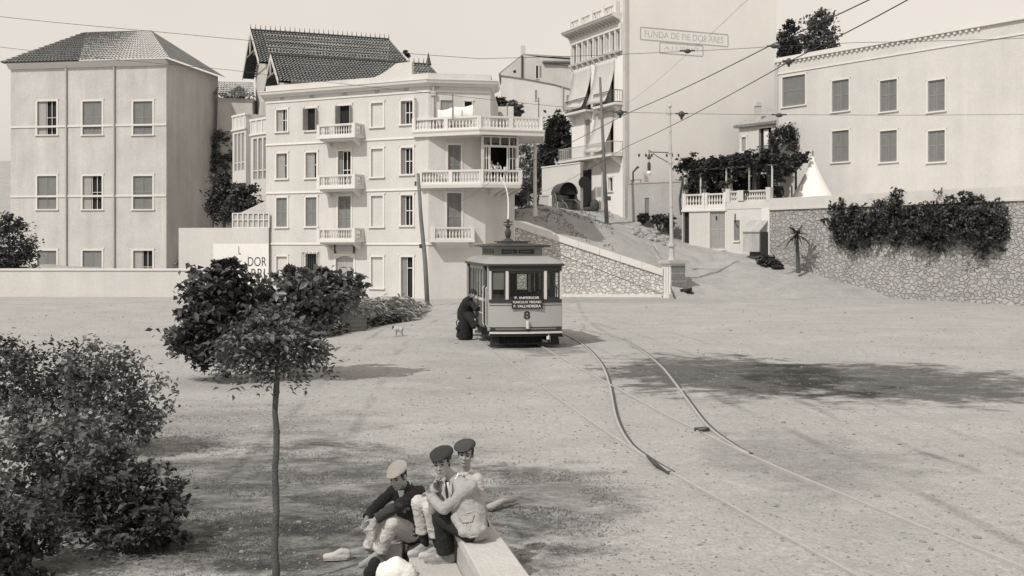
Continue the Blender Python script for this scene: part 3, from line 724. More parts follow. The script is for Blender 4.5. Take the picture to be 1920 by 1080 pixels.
# ------------------------------------------------------------------ retaining wall, pier, arc lamp
FW = Fr(WL0, WL1); LW = FW.L
rw = thing('retaining_wall', 'rubble retaining wall with sloping pale coping rising from lamp pier to corner house', 'wall', (4, 63.8, 0))
zl = FW.uz(963, 413)[1]; zr_ = FW.uz(1243, 504)[1]
def slope(u, off=0): return zl + (zr_ - zl) * u / LW + off
def sl_box(mb, u0, u1, o0, o1, d0, d1, flat0=None):
    f = lambda u, o: flat0 if (flat0 is not None and o == 'f') else slope(u, o)
    mb.hexa([FW.P(u0, f(u0, o0), d1), FW.P(u1, f(u1, o0), d1), FW.P(u1, f(u1, o0), d0), FW.P(u0, f(u0, o0), d0), FW.P(u0, f(u0, o1), d1), FW.P(u1, f(u1, o1), d1), FW.P(u1, f(u1, o1), d0), FW.P(u0, f(u0, o1), d0)])
mb = MB(); sl_box(mb, 0, LW, 'f', -.4, -.45, 0, -.3); rw_w = mb.build('wall', M_rubble, rw)
mb = MB()
n = 7
for k in range(n): sl_box(mb, LW * k / n + .006, LW * (k + 1) / n - .006, -.398, 0, -.5, .09)
mb.build('coping', M_coping, rw)
mb = MB(); u0 = FW.uz(985, 452)[0]; u1 = FW.uz(1241, 549)[0]; za, zb = FW.uz(985, 450)[1], FW.uz(1241, 549)[1]
mb.hexa([FW.P(u0, za - .05, .05), FW.P(u1, zb - .05, .05), FW.P(u1, zb - .05, 0), FW.P(u0, za - .05, 0), FW.P(u0, za + .03, .035), FW.P(u1, zb + .03, .035), FW.P(u1, zb + .03, 0), FW.P(u0, za + .03, 0)])
mb.build('string_course', M_rubble, rw)
mb = MB(); FW.box(mb, 0, LW - .1, -.2, .14, .002, .22); mb.build('footing', M_coping, rw)
pr = thing('lamp_pier', 'square stone pier with flat cap ending the retaining wall', 'pier', W(1262, 557, 63.8))
pc = Vector(((1263 - 960) / FPX * 63.9, 63.9, 0)); ang = R(22); Mz = Matrix.Rotation(ang, 3, 'Z')
mb = MB(); mb.box(pc + Vector((0, 0, .92)), (.98, .98, 2.0), Mz); sh = mb.build('shaft', M_coping, pr)
mb = MB(); ux, uy = Mz @ Vector((1, 0, 0)), Mz @ Vector((0, 1, 0))
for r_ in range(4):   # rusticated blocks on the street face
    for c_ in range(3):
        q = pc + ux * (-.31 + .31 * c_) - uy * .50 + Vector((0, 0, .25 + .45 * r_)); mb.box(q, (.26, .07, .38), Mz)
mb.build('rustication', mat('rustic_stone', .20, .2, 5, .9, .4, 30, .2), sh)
mb = MB()
for c_ in (-.28, 0, .28): mb.box(pc + uy * c_ - ux * .495 + Vector((0, 0, 1.0)), (.03, .05, 1.5), Mz)
mb.build('fluting', M_grey, sh)
mb = MB(); mb.box(pc + Vector((0, 0, 1.985)), (1.3, 1.3, .13), Mz); mb.box(pc + Vector((0, 0, 2.08)), (1.16, 1.16, .06), Mz); mb.build('cap', M_grey, pr)
mb = MB(); mb.box(pc + ux * -.35 - uy * .7 + Vector((0, 0, .1)), (1.1, .6, .26), Mz); mb.build('base', M_coping, pr)
lp = thing('street_lamp', 'tall slender painted iron arc lamp post standing on the stone pier', 'street lamp', W(1259, 490, 63.8))
bx, by = (1259.5 - 960) / FPX * 63.8, 63.8
zY = lambda y: CZ - (y - HY) / FPX * 63.8
mb = MB(); lx = lambda px: (px - 960) / FPX * 63.8
ztop = zY(200); zb = 2.11
xt = lx(1256)
P0, P1 = Vector((bx, by, zb)), Vector((xt, by, ztop))
def pp(z): t = (z - zb) / (ztop - zb); return P0.lerp(P1, t)
mb.tube([pp(zb), pp(zb + .15), pp(zb + .16), pp(zY(463)), pp(zY(462)), pp(zY(457)), pp(zY(456)), pp(zY(430)), pp(zY(300)), pp(zY(215)), pp(zY(205))], [.24, .2, .17, .14, .24, .24, .12, .10, .085, .06, .05], 10)
for y in (386, 305, 286, 246, 213): mb.tube([pp(zY(y) - .05), pp(zY(y) + .05)], .125 if y > 250 else .1, 8)
mb.ell(pp(zY(199)), (.11, .11, .12)); mb.tube([pp(zY(214)), pp(zY(200))], .05, 6)
mb.tube([pp(zY(213)) - Vector((.2, 0, 0)), pp(zY(213)) - Vector((.22, 0, -.25))], .025, 6); mb.tube([pp(zY(214)) - Vector((.22, 0, 0)), pp(zY(214)) + Vector((.18, 0, 0))], .03, 6)
mb.build('post', M_iron_l, lp)
mb = MB(); A = pp(zY(286)); E = Vector((lx(1217), by, zY(285)))
mb.tube([A, E], .03, 6); mb.tube([pp(zY(307)), Vector((lx(1232), by, zY(293))), Vector((lx(1224), by, zY(287)))], .025, 6)
mb.tube([A.lerp(E, .9), A.lerp(E, .98) + Vector((0, 0, .12)), E + Vector((-.05, 0, .02))], .02, 6)
mb.build('arm', M_iron, lp)
mb = MB(); h = E.copy(); mb.tube([E, E - Vector((0, 0, .12))], .02, 6); mb.lathe(E - Vector((0, 0, .42)), [(.05, 0), (.12, .06), (.09, .2), (.05, .3)], 8); mb.tube([E - Vector((0, 0, .4)), Vector((E.x, E.y, zY(304)))], .012, 5)
mb.lathe((E.x, E.y, zY(320)), [(.085, 0), (.095, .02), (.095, .42), (.06, .46), (.02, .5)], 10); lmp = mb.build('lamp_body', M_iron, lp)
mb = MB(); mb.ell((E.x, E.y, zY(320) - .13), (.13, .13, .14)); mb.build('globe', M_cloth_w, lp, True)

# ------------------------------------------------------------------ tall tenement with blank flank wall
T0 = (4.69, 87.9); T1 = (8.11, 80.0); T2 = (20.1, 85.2)
FA, FB_ = Fr(T0, T1), Fr(T1, T2)
tb_ = thing('tenement', 'tall pale tenement with blank painted flank and awninged narrow front', 'building', (11, 86, 4))
opsA = []
def opA(*a): o_ = FA.op(*a); opsA.append(o_); return o_
d3a, d3b = opA(1098, 1108, 142, 208), opA(1142, 1152, 130, 197)
d2a, d2b = opA(1097, 1107, 224, 302), opA(1140, 1151, 222, 296)
dd = opA(1088, 1110, 318, 395); wn = opA(1141, 1149, 333, 358)
gal = []
for k in range(9):
    x0 = 1074.5 + 10.3 * k; u0 = FA.uz(x0 + .8, 90)[0]; u1 = FA.uz(x0 + 7.6, 90)[0]; gal.append((u0, u1, 17.05, 18.42)); opsA.append(gal[-1])
zt = 19.25
mb = MB(); FA.wall(mb, 0, FA.L, 3.5, zt, opsA); FB_.wall(mb, 0, FB_.L, 2.5, 21.6)
mb.quad(FA.P(FA.L - .35, zt, 0), FA.P(FA.L, zt, 0), FA.P(FA.L, 21.6, 0), FA.P(FA.L - .35, 21.6, 0))
bk = FB_.P(FB_.L, 0, -8); bk2 = FA.P(0, 0, -12)
for a, b in (((T2[0], T2[1]), bk[:2]), (bk[:2], bk2[:2]), (bk2[:2], T0)): mb.quad((a[0], a[1], 2.5), (b[0], b[1], 2.5), (b[0], b[1], zt), (a[0], a[1], zt))
q = FA.P(FA.L - .35, 0, 0); mb.quad((q.x, q.y, zt), FA.P(FA.L - .35, zt, -12), FA.P(FA.L - .35, 21.6, -12), (q.x, q.y, 21.6)); mb.quad(FA.P(FA.L - .35, 21.6, 0), FA.P(FA.L, 21.6, 0), FB_.P(FB_.L, 21.6, 0), FB_.P(FB_.L, 21.6, -1))
mb.add([FA.P(0, zt, 0), FA.P(FA.L, zt, 0), FB_.P(FB_.L, zt, 0), FB_.P(FB_.L, zt, -8), FA.P(0, zt, -12)], [(0, 1, 2, 3, 4)])
mb.build('wall', M_blank, tb_)
mb = MB(); FA.box(mb, FA.L - .28, FA.L + .06, 4, 21.7, .0, .07); FB_.box(mb, -.05, .2, 4, 21.68, .0, .06); mb.build('quoin_strip', M_grey2, tb_)
mb = MB(); uE = FA.L - .5
mb.sweep([FA.P(-.25, 0)[:2], FA.P(uE, 0)[:2]], [(0, 18.95), (.12, 18.95), (.2, 19.12), (.75, 19.35), (.80, 19.45), (.86, 19.5), (.86, 19.62), (0, 19.62)]); cn = mb.build('cornice', M_trim, tb_)
mb = MB()
for k in range(15): u = .1 + (uE - .4) * k / 14; mb.prism([FA.P(u, 19.33, .14), FA.P(u, 19.33, .66), FA.P(u, 19.25, .66), FA.P(u, 19.02, .18)], FA.u * .2)
mb.build('bracket', M_grey, cn)
mb = MB(); n = 5
for k in range(n):
    u = .3 + (uE - .7) * k / (n - 1); FA.box(mb, u - .18, u + .18, 19.63, 20.5, .05, .4)
    if k < n - 1:
        u2 = .3 + (uE - .7) * (k + 1) / (n - 1); FA.box(mb, u + .18, u2 - .18, 20.28, 20.42, .1, .34)
        m_ = 5
        for j in range(m_):
            w0 = u + .25 + (u2 - u - .5) * j / (m_ - 1); mb.tube([FA.P(w0 - .1, 19.63, .2), FA.P(w0 + .1, 20.3, .2)], .035, 5); mb.tube([FA.P(w0 + .1, 19.63, .24), FA.P(w0 - .1, 20.3, .24)], .035, 5)
mb.build('roof_balustrade', M_trim, tb_)
mb = MB(); mb.sweep([FA.P(-.1, 0)[:2], FA.P(uE + .1, 0)[:2]], [(0, 16.85), (.22, 16.85), (.28, 17.0), (0, 17.0)])
for k in range(9):
    u = FA.uz(1074.0 + 10.3 * k, 90)[0]; FA.box(mb, u - .09, u + .09, 17.002, 18.5, .0, .16)
    mb.prism([FA.P(u - .1, 16.848, .0), FA.P(u - .1, 16.848, .24), FA.P(u - .1, 16.45, .0)], FA.u * .2)
u = FA.uz(1166.7, 90)[0]; FA.box(mb, u - .09, u + .09, 17.002, 18.5, .0, .16)
FA.box(mb, 0, uE + .1, 18.505, 18.9, .0, .18)
mb.build('gallery_frame', M_trim, tb_)
mb = MB()
for k in range(22): u = .1 + (uE - .2) * k / 21; mb.prism([FA.P(u, 16.84, .03), FA.P(u, 16.84, .2), FA.P(u, 16.6, .03)], FA.u * .14)
mb.build('gallery_corbels', M_iron_l, tb_)
for k, op in enumerate(gal): window(FA, tb_, op, 'dark' if k in (2, 6) else 'shut', trim=0, sill=False)
for op, kd in ((d3a, 'dark'), (d3b, 'dark'), (d2a, 'shut_l'), (d2b, 'dark')): window(FA, tb_, op, kd, trim=.1, sill=False, name='balcony_door')
window(FA, tb_, dd, 'dark', trim=.12, sill=False, name='door'); window(FA, tb_, wn, 'dark', trim=.08)
def iron_rail(mb, pts, z0, z1, step=.16):
    P = [Vector((p[0], p[1], 0)) for p in pts]
    for z in (z0 + .06, z1): mb.tube([p + Vector((0, 0, z)) for p in P], .03, 5)
    for i in range(len(P) - 1):
        L_ = (P[i + 1] - P[i]).length; n = max(1, int(L_ / step))
        for k in range(n + 1):
            q = P[i].lerp(P[i + 1], k / n); mb.tube([q + Vector((0, 0, z0)), q + Vector((0, 0, (z0 + z1) / 2)) , q + Vector((0, 0, z1))], .014, 4)
for (x0, x1, y, zs, dep) in ((1073, 1113, 210, 13.0, .7), (1127, 1168, 202, 13.0, .7), (1066, 1168, 300, 9.32, .95)):
    u0 = max(FA.uz(x0, y)[0], -.6 if x0 < 1070 else .02); u1 = FA.uz(x1, y)[0]
    mb = MB(); mb.prism([FA.P(u0, zs, 0), FA.P(u0, zs, dep), FA.P(u1, zs, dep), FA.P(u1, zs, 0)], (0, 0, .16))
    nb = 2 if dep < .8 else 4
    for k in range(nb):
        u = u0 + .3 + (u1 - u0 - .8) * k / (nb - 1); mb.prism([FA.P(u, zs - .002, 0), FA.P(u, zs - .002, dep * .85), FA.P(u, zs - .2, dep * .7), FA.P(u, zs - .7, .0)], FA.u * .25)
    bl = mb.build('balcony', M_trim, tb_); mb = MB()
    iron_rail(mb, [FA.P(u0 + .04, 0, .03)[:2], FA.P(u0 + .04, 0, dep - .05)[:2], FA.P(u1 - .04, 0, dep - .05)[:2], FA.P(u1 - .04, 0, .03)[:2]], zs + .16, zs + 1.05); mb.build('railing', M_iron_l if dep > .8 else M_iron, bl)
M_awn = mat('awning_cloth', .50, .08, 2, .9, .1, 40, .06)
for (x0, x1, zt_, zb_, dep) in ((1075, 1108.5, 16.5, 13.35, .76), (1117, 1153, 16.5, 13.35, .76), (1117, 1151, 12.75, 9.75, 1.0)):
    u0, u1 = FA.uz(x0, 200)[0], FA.uz(x1, 200)[0]; n = 12; vs = []
    for k in range(n + 1):
        t = k / n; z = zt_ + (zb_ - zt_) * t; d = .05 + dep * t ** 1.9
        for j in range(6): vs.append(FA.P(u0 + (u1 - u0) * j / 5, z + .05 * math.sin(j * 1.3) * t, d + .03 * math.sin(j * 2.1 + t * 3)))
    m2 = MB(); m2.add(vs, [(k * 6 + j, k * 6 + j + 1, (k + 1) * 6 + j + 1, (k + 1) * 6 + j) for k in range(n) for j in range(5)]); ob = m2.build('awning', M_awn, tb_, True)
    ob.modifiers.new('thick', 'SOLIDIFY').thickness = .015
mb = MB(); FA.box(mb, *FA.op(1118, 1129, 350, 369), .001, .02); ps = mb.build('poster', M_grey, tb_); o_ = FA.op(1119.5, 1127.5, 353, 366); mb = MB(); FA.box(mb, o_[0], o_[1], o_[2], o_[3], .021, .03); mb.build('print', M_shut_l, ps)
mb = MB(); u = FA.uz(1131, 350)[0]; mb.tube([FA.P(u, hz(*FA.P(u, 0)[:2]), .09), FA.P(u, 9.3, .09)], .07, 7); mb.build('downpipe', M_grey, tb_)
# painted lettering on the flank
M_paint = mat('faded_sign_paint', .40, .3, 4, .9, 0, 20, .5)
def frame_lines(x0, x1, yl0, yl1):
    a = FB_.uz(x0, yl0); b = FB_.uz(x1, yl0 + (x1 - x0) * .079); c_ = FB_.uz(x0, yl1)
    z1, z0 = a[1], c_[1]; mb = MB(); t = .045
    FB_.box(mb, a[0], b[0], z1 - t, z1 + t, .001, .006); FB_.box(mb, a[0], b[0], z0 - t, z0 + t, .001, .006)
    FB_.box(mb, a[0] - t, a[0] + t, z0 + t, z1 - t, .001, .006); FB_.box(mb, b[0] - t, b[0] + t, z0 + t, z1 - t, .001, .006); return mb, a[0], b[0], z0, z1
mb, ua, ub, z0, z1 = frame_lines(1201, 1365, 51, 74); sg = mb.build('painted_sign', M_paint, tb_)
text_on(FB_, 'FUNDA DE PIE DOS ARES', ua + .35, ub - .4, z0 + .22, z1 - .2, .002, mat('ghost_paint', .46, .3, 4, .9, 0, 20, .5), sg)
mb, ua, ub, z0, z1 = frame_lines(1237, 1318, 79.5, 99.5); sg = mb.build('painted_sign', M_paint, tb_)
text_on(FB_, 'A J UBRI T', ua + .35, ub - .3, z0 + .2, z1 - .2, .002, mat('ghost_paint_faint', .5, .3, 4, .9, 0, 20, .5), sg)
for px in (1198, 1211, 1222, 1250, 1260, 1272):
    mb = MB(); u, z = FB_.uz(px, 291); FB_.box(mb, u - .07, u + .07, z - .1, z + .1, .001, .012); mb.build('beam_hole', M_wood_d, tb_)
# grey yard wall below the flank
GW0 = ((1177 - 960) / FPX * 79.3, 79.3); GW1 = ((1281 - 960) / FPX * 76.4, 76.4); FG = Fr(GW0, GW1)
gw = thing('yard_wall', 'grey weathered yard wall with narrow door below the blank flank', 'wall', (9.5, 78, 4))
dop = FG.op(1209, 1217, 371, 414)
mb = MB(); FG.wall(mb, 0, FG.L, 2, 7.25, [dop], .3); FG.box(mb, 0, FG.L, 7.25, 7.33, -.35, .04); mb.quad(FG.P(0, 2, 0), FG.P(0, 7.25, 0), FG.P(0, 7.25, -.35), FG.P(0, 2, -.35)); mb.build('wall', mat('grey_yard_wall', .36, .12, .7, .95, .3, 9, .14, .12, stone=None), gw)
window(FG, gw, dop, 'door_shut', trim=0, sill=False, name='door')
a = FG.P(.35, 7.33, -.15); mb = MB(); mb.tube([a, a + Vector((0, 0, .75)), a + Vector((.25, 0, 1.05)), a + Vector((.38, 0, 1.15))], [.06, .06, .08, .1], 7)
tag(mb.build('stove_pipe', M_iron), 'bent black stovepipe standing on top of the grey yard wall', 'pipe')
mb = MB()
for k in (.2, 1.0): mb.box(FG.P(k, 7.42, -.15), (.05, .05, .18))
mb.tube([FG.P(.1, 7.52, -.15), FG.P(1.1, 7.52, -.15)], .025, 5); tag(mb.build('pipe_rack', M_iron), 'low iron rack on the grey yard wall beside the stovepipe', 'rack')

# ------------------------------------------------------------------ white yard wall and covered cart by the tenement
AN0 = ((1016 - 960) / FPX * 84.5, 84.5); AN1 = ((1088 - 960) / FPX * 82.6, 82.6); FN = Fr(AN0, AN1)
an = thing('annex_wall', 'low whitewashed wall left of the tenement door behind the covered cart', 'wall', (3.6, 83.5, 5))
zz = FN.uz(1016, 315)[1]; zz2 = FN.uz(1088, 306)[1]
mb = MB(); mb.prism([FN.P(0, 4.6, 0), FN.P(FN.L, 4.6, 0), FN.P(FN.L, zz2, 0), FN.P(0, zz, 0)], FN.n * -.4); mb.build('wall', M_white2, an)
mb = MB(); mb.prism([FN.P(-.05, zz, .05), FN.P(FN.L, zz2, .05), FN.P(FN.L, zz2 + .08, .05), FN.P(-.05, zz + .08, .05)], FN.n * -.5); mb.build('coping', M_trim, an)
ct = thing('covered_cart', 'dark two wheeled cart under a rounded canvas tilt by the white yard wall', 'cart', W(1062, 392, 81.2))
cb = W(1064, 392, 81.2); hzc = hz(cb.x, cb.y); cb.z = hzc
Mc = Matrix.Rotation(R(12), 3, 'Z')
def cl(x, y, z): return cb + Mc @ Vector((x, y, z))
mb = MB(); mb.box(cl(0, .9, .75), (1.3, 2.3, .1), Mc)
for s in (-.62, .62): mb.box(cl(s, .9, .98), (.05, 2.3, .36), Mc)
bed = mb.build('cart_body', M_wood_d, ct)
mb = MB(); n = 12
ring = [(.68 * math.cos(a) , 1.18 + .82 * math.sin(a)) for a in np.linspace(0, math.pi, n)]
vs = [cl(x, y, z) for y in (-.3, .4, 1.2, 2.1) for x, z in ring]
mb.add(vs, [(k * n + j, k * n + j + 1, (k + 1) * n + j + 1, (k + 1) * n + j) for k in range(3) for j in range(n - 1)]); tl = mb.build('canvas_tilt', M_iron, ct, True); tl.modifiers.new('t', 'SOLIDIFY').thickness = .03
mb = MB(); mb.prism([cl(x * .93, .05, z - .03) for x, z in ring], Mc @ Vector((0, 1.9, 0))); mb.build('shade_fill', M_dark, ct)  # added dark filling stands in for the shade inside the tilt
for s in (-.78, .78):
    mb = MB(); c0 = cl(s, .8, .62); pts = [c0 + Mc @ Vector((0, .6 * math.cos(a), .6 * math.sin(a))) for a in np.linspace(0, 2 * math.pi, 25)]
    mb.tube(pts, .05, 6); wl = mb.build('wheel', M_wood, ct); mb = MB()
    for a in np.linspace(0, 2 * math.pi, 11)[:-1]: mb.tube([c0, c0 + Mc @ Vector((0, .57 * math.cos(a), .57 * math.sin(a)))], .025, 5)
    mb.tube([c0 - Mc @ Vector((.12, 0, 0)), c0 + Mc @ Vector((.12, 0, 0))], .1, 8); mb.build('spokes', M_wood, wl)
mb = MB()
for s in (-.5, .5): mb.tube([cl(s, -.2, .75), cl(s, -1.6, .35), cl(s, -1.9, .1)], .04, 6)
mb.build('shafts', M_wood, ct)
mb = MB(); q = W(1096, 342, 82.3); mb.tube([q + Vector((0, .18, .0)), q + Vector((0, -.18, 0))], .44, 18); rb = mb.build('round_basket', M_dark); tag(rb, 'large round dark basket hung high beside the tenement doorway', 'basket')
mb = MB(); q = W(1115, 394, 81.2); q.z = hz(q.x, q.y); mb.ell(q + Vector((0, 0, .35)), (.36, .32, .5)); mb.ell(q + Vector((-.5, 0, .1)), (.35, .2, .2))
tag(mb.build_blob('sack', M_wood_d, None, .04, 3, .02, 5), 'dark slumped sack leaning by the tenement doorway', 'sack')
mb = MB(); q = W(1022, 388, 82.5); q.z = hz(q.x, q.y); mb.box(q + Vector((0, 0, .5)), (.5, .3, 1.25)); mb.box(q + Vector((0, 0, 1.16)), (.58, .38, .1)); tag(mb.build('gatepost', M_white2), 'short whitewashed gatepost left of the covered cart', 'gatepost')

# ------------------------------------------------------------------ right hand house, terrace and retaining wall
H0 = ((1279 - 960) / FPX * 76.0, 76.0); H1 = ((1443 - 960) / FPX * 71.0, 71.0); H2 = ((1760 - 960) / FPX * 59.5, 59.5); H2 = (H1[0] + (H2[0] - H1[0]) * 1.75, H1[1] + (H2[1] - H1[1]) * 1.75)
FH, FR = Fr(H0, H1), Fr(H1, H2)
hs = thing('terrace_house', 'pale hillside house with chimney behind a vine covered terrace', 'house', (17, 76, 3))
oh = []
def opH(*a): o_ = FH.op(*a); oh.append(o_); return o_
dk = opH(1280.5, 1292, 398, 457); dw = opH(1331, 1360, 397, 466); sw = opH(1376, 1387, 413, 451)
ztw = FH.uz(1300, 394)[1]
mb = MB(); FH.wall(mb, 0, FH.L, .5, ztw, oh, .3); mb.quad(FH.P(0, .5, 0), FH.P(0, ztw, 0), FH.P(0, ztw, -5), FH.P(0, .5, -5))
mb.add([FH.P(0, ztw - .01, 0), FH.P(FH.L, ztw - .01, 0), FR.P(FR.L, ztw - .01, 0), FR.P(FR.L, ztw - .01, -16), FH.P(0, ztw - .01, -6)], [(0, 1, 2, 3, 4)]); mb.build('terrace_wall', M_white2, hs)
window(FH, hs, dk, 'dark', trim=0, sill=False, name='doorway')
dr = window(FH, hs, dw, 'shut_l', trim=.08, sill=False, name='door'); mb = MB(); FH.box(mb, *FH.op(1341, 1344, 405, 413), -.06, -.055); mb.build('peephole', M_dark, dr)
window(FH, hs, sw, 'shut', trim=0)
mb = MB(); u0, u1 = FH.uz(1279, 394)[0], FH.uz(1362, 394)[0]; FH.box(mb, u0, u1, ztw - .1, ztw + .02, 0.002, .1); mb.build('string_course', M_trim, hs); mb = MB(); FH.box(mb, FH.L - .55, FH.L + .05, 1, ztw - .002, .002, .09); mb.build('corner_pilaster', M_trim, hs)
mb = MB(); u0, u1 = FH.uz(1327, 466)[0], FH.uz(1362, 470)[0]; zst = FH.uz(1345, 467)[1]; FH.box(mb, u0, u1, zst - .5, zst - .08, .0, .5); mb.build('doorstep', M_grey, hs)
mb = MB(); ztb = FH.uz(1300, 364)[1]
pl = [FH.uz(x, 380)[0] for x in (1283, 1319, 1358)]
def plan(u, d=-.12): return FH.P(u, 0, d)[:2]
balustrade(mb, [plan(pl[0]), plan(pl[1]), plan(pl[2])], ztw + .25, ztb, .2, 1.6, .1, .07)
FH.box(mb, 0, pl[2], ztw, ztw + .248, -.26, .0)
for x in (1282, 1319, 1324, 1359): u = FH.uz(x, 380)[0]; FH.box(mb, u - .09, u + .09, ztw + .02, ztb + .06, -.28, .03)
mb.build('balustrade', M_trim, hs)
mb = MB(); u0, u1 = FH.uz(1362, 375)[0], FH.L; ztc = FH.uz(1400, 357)[1]
FH.box(mb, u0, u1, ztw, ztw + .46, -.28, .03)
balustrade(mb, [plan(u0 + .15), plan(u1 - .12)], ztw + .462, ztc, .17, 9, .1, .075)
for u in (u0 + .12, u1 - .1): FH.box(mb, u - .17, u + .17, ztw + .46, ztc + .15, -.30, .05)
mb.build('balustrade', M_white, hs)
# right part : rubble wall and parapet
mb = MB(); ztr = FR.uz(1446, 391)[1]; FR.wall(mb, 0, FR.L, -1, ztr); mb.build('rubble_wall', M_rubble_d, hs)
mb = MB(); zp = FR.uz(1446, 372)[1]; FR.box(mb, 0, FR.L, ztr, zp, -.3, .04); FR.box(mb, 0, FR.L, ztr - .1, ztr - .002, 0, .1); mb.build('parapet', M_white, hs)
# upper house
UH0 = ((1386 - 960) / FPX * 82, 82.0); UH1 = ((1500 - 960) / FPX * 78, 78.0); UH2 = ((1980 - 960) / FPX * 62, 62.0); FU = Fr(UH0, UH2)
ou = [FU.op(1391, 1399, 257, 284), FU.op(1423, 1447, 240, 300), FU.op(1467, 1510, 142, 198)] + [FU.op(x, x + 32, y, y + 58) for x in (1560, 1650, 1740) for y in (150, 245)]
zu1 = FU.uz(1390, 238)[1]; zu2 = FU.uz(1460, 116)[1]; us_ = FU.uz(1457, 200)[0]
mb = MB(); FU.wall(mb, 0, us_, ztw, zu1, [o_ for o_ in ou if o_[1] < us_ + .01]); FU.wall(mb, us_, FU.L, ztw, zu2, [o_ for o_ in ou if o_[0] > us_])
mb.quad(FU.P(0, ztw, 0), FU.P(0, zu1, 0), FU.P(0, zu1, -6), FU.P(0, ztw, -6)); mb.quad(FU.P(us_, zu1, 0), FU.P(us_, zu2, 0), FU.P(us_, zu2, -8), FU.P(us_, zu1, -8))
mb.quad(FU.P(FU.L, ztw, 0), FU.P(FU.L, zu2, 0), FU.P(FU.L, zu2, -8), FU.P(FU.L, ztw, -8)); mb.quad(FU.P(us_, zu2, 0), FU.P(FU.L, zu2, 0), FU.P(FU.L, zu2, -8), FU.P(us_, zu2, -8))
mb.build('wall', M_white2, hs)
mb = MB(); FU.box(mb, us_ - .1, FU.L, zu2 - .05, zu2 + .25, -.3, .18); FU.box(mb, us_, FU.L, zu2 - .9, zu2 - .8, .002, .06)
for k in range(40): FU.box(mb, us_ + .1 + k * .4, us_ + .25 + k * .4, zu2 - .22, zu2 - .052, .0, .12)
mb.build('cornice', M_trim, hs)
mb = MB(); FU.box(mb, us_ - .18, us_ + .12, ztw, zu2 - .06, .0, .07); mb.build('corner_strip', M_grey, hs)
mb = MB(); n = 16
for k in range(n): # tiled eave of the low wing
    u0 = -.25 + (us_ + .3) * k / n; mb.tube([FU.P(u0 + .1, zu1 + .05, .35), FU.P(u0 + .1, zu1 + .75, -1.4)], .11, 6)
FU.box(mb, -.3, us_ + .02, zu1 - .06, zu1 + .02, -.3, .3); mb.add([FU.P(-.3, zu1 + .02, .33), FU.P(us_, zu1 + .02, .33), FU.P(us_, zu1 + 1.6, -3.5), FU.P(-.3, zu1 + 1.6, -3.5)], [(0, 1, 2, 3)])
mb.build('roof', M_tile_l, hs)
cq = W(1421, 222, 80.8); mb = MB(); mb.box(cq + Vector((0, 0, .25)), (.42, .42, 1.2)); mb.prism([cq + Vector((-.26, -.26, .85)), cq + Vector((.26, -.26, .85)), cq + Vector((.13, -.26, 1.15)), cq + Vector((-.13, -.26, 1.15))], (0, .52, 0)); mb.build('chimney', M_grey2, hs)
for k, op in enumerate(ou):
    if k == 1:
        wn_ = window(FU, hs, op, 'dark', trim=.1, sill=False, name='terrace_door'); mb = MB(); a, b, c, e = op; n = 9
        vs = [FU.P(a + (b - a) * (.3 + .38 * j / n), z, -.1 + .03 * math.sin(j * 2.2)) for j in range(n + 1) for z in (c, e - .1)]; mb.add(vs, [(2 * j, 2 * j + 2, 2 * j + 3, 2 * j + 1) for j in range(n)]); cu_ = mb.build('curtain', M_frame, wn_, True); cu_.modifiers.new('t', 'SOLIDIFY').thickness = .012
        mb = MB(); iron_rail(mb, [FU.P(a - .1, 0, .1)[:2], FU.P(b + .1, 0, .1)[:2]], c, c + 1.0); mb.build('railing', M_iron, wn_)
    else: window(FU, hs, op, 'shut_l' if k in (0,) else 'shut', trim=.1)
# wooden cabinet against the wall with a slanting lid
kb = thing('slant_top_cabinet', 'weathered wooden cabinet with slanting lid fixed to the terrace wall', 'cabinet', W(1405, 487, 70.6))
FK = FH; u0, u1 = FK.uz(1392, 450, 1.0)[0], FK.uz(1423, 450, 1.0)[0]; zk0, zk1, zk2 = FK.uz(1405, 472, .9)[1], FK.uz(1405, 435, .9)[1], FK.uz(1415, 413, .2)[1]
mb = MB(); mb.prism([FK.P(u0, zk0, .0), FK.P(u0, zk0, .95), FK.P(u0, zk1, .95), FK.P(u0, zk2 - .05, .05), FK.P(u0, zk2 - .05, 0)], FK.u * (u1 - u0)); mb.build('cabinet_body', M_wood_l, kb)
mb = MB(); mb.prism([FK.P(u0 - .06, zk1 - .02, 1.03), FK.P(u0 - .06, zk1 + .06, 1.03), FK.P(u0 - .06, zk2 + .04, .0), FK.P(u0 - .06, zk2 - .04, .0)], FK.u * (u1 - u0 + .12)); mb.build('lid', M_wood_l, kb)
mb = MB(); FK.box(mb, u0 + .35, u1 + .02, zk0 - .55, zk0 - .002, .0, .7); mb.build('base', M_wood_d, kb)
mb = MB(); FK.box(mb, u1 + .062, u1 + .085, zk0 - .5, zk1, .05, .9); mb.build('side_panel', M_wood_d, kb)  # shaded flank put into the colour: a darker sheet over the cabinet side
mb = MB(); FK.box(mb, u0 - .1, u1 + 1.2, zk0 - 1.0, zk0 - .56, .0, 1.2); tag(mb.build('stone_step', M_grey), 'low stone ledge under the slant topped cabinet', 'step')
mb = MB(); mb.tube([FK.P(FK.uz(1379, 400)[0], ztw - .3, .05), FK.P(FK.uz(1379, 413)[0], ztw - .9, .05), FK.P(FK.uz(1384, 418)[0], ztw - 1.1, .05)], .04, 5); mb.build('waste_pipe', M_iron, hs)

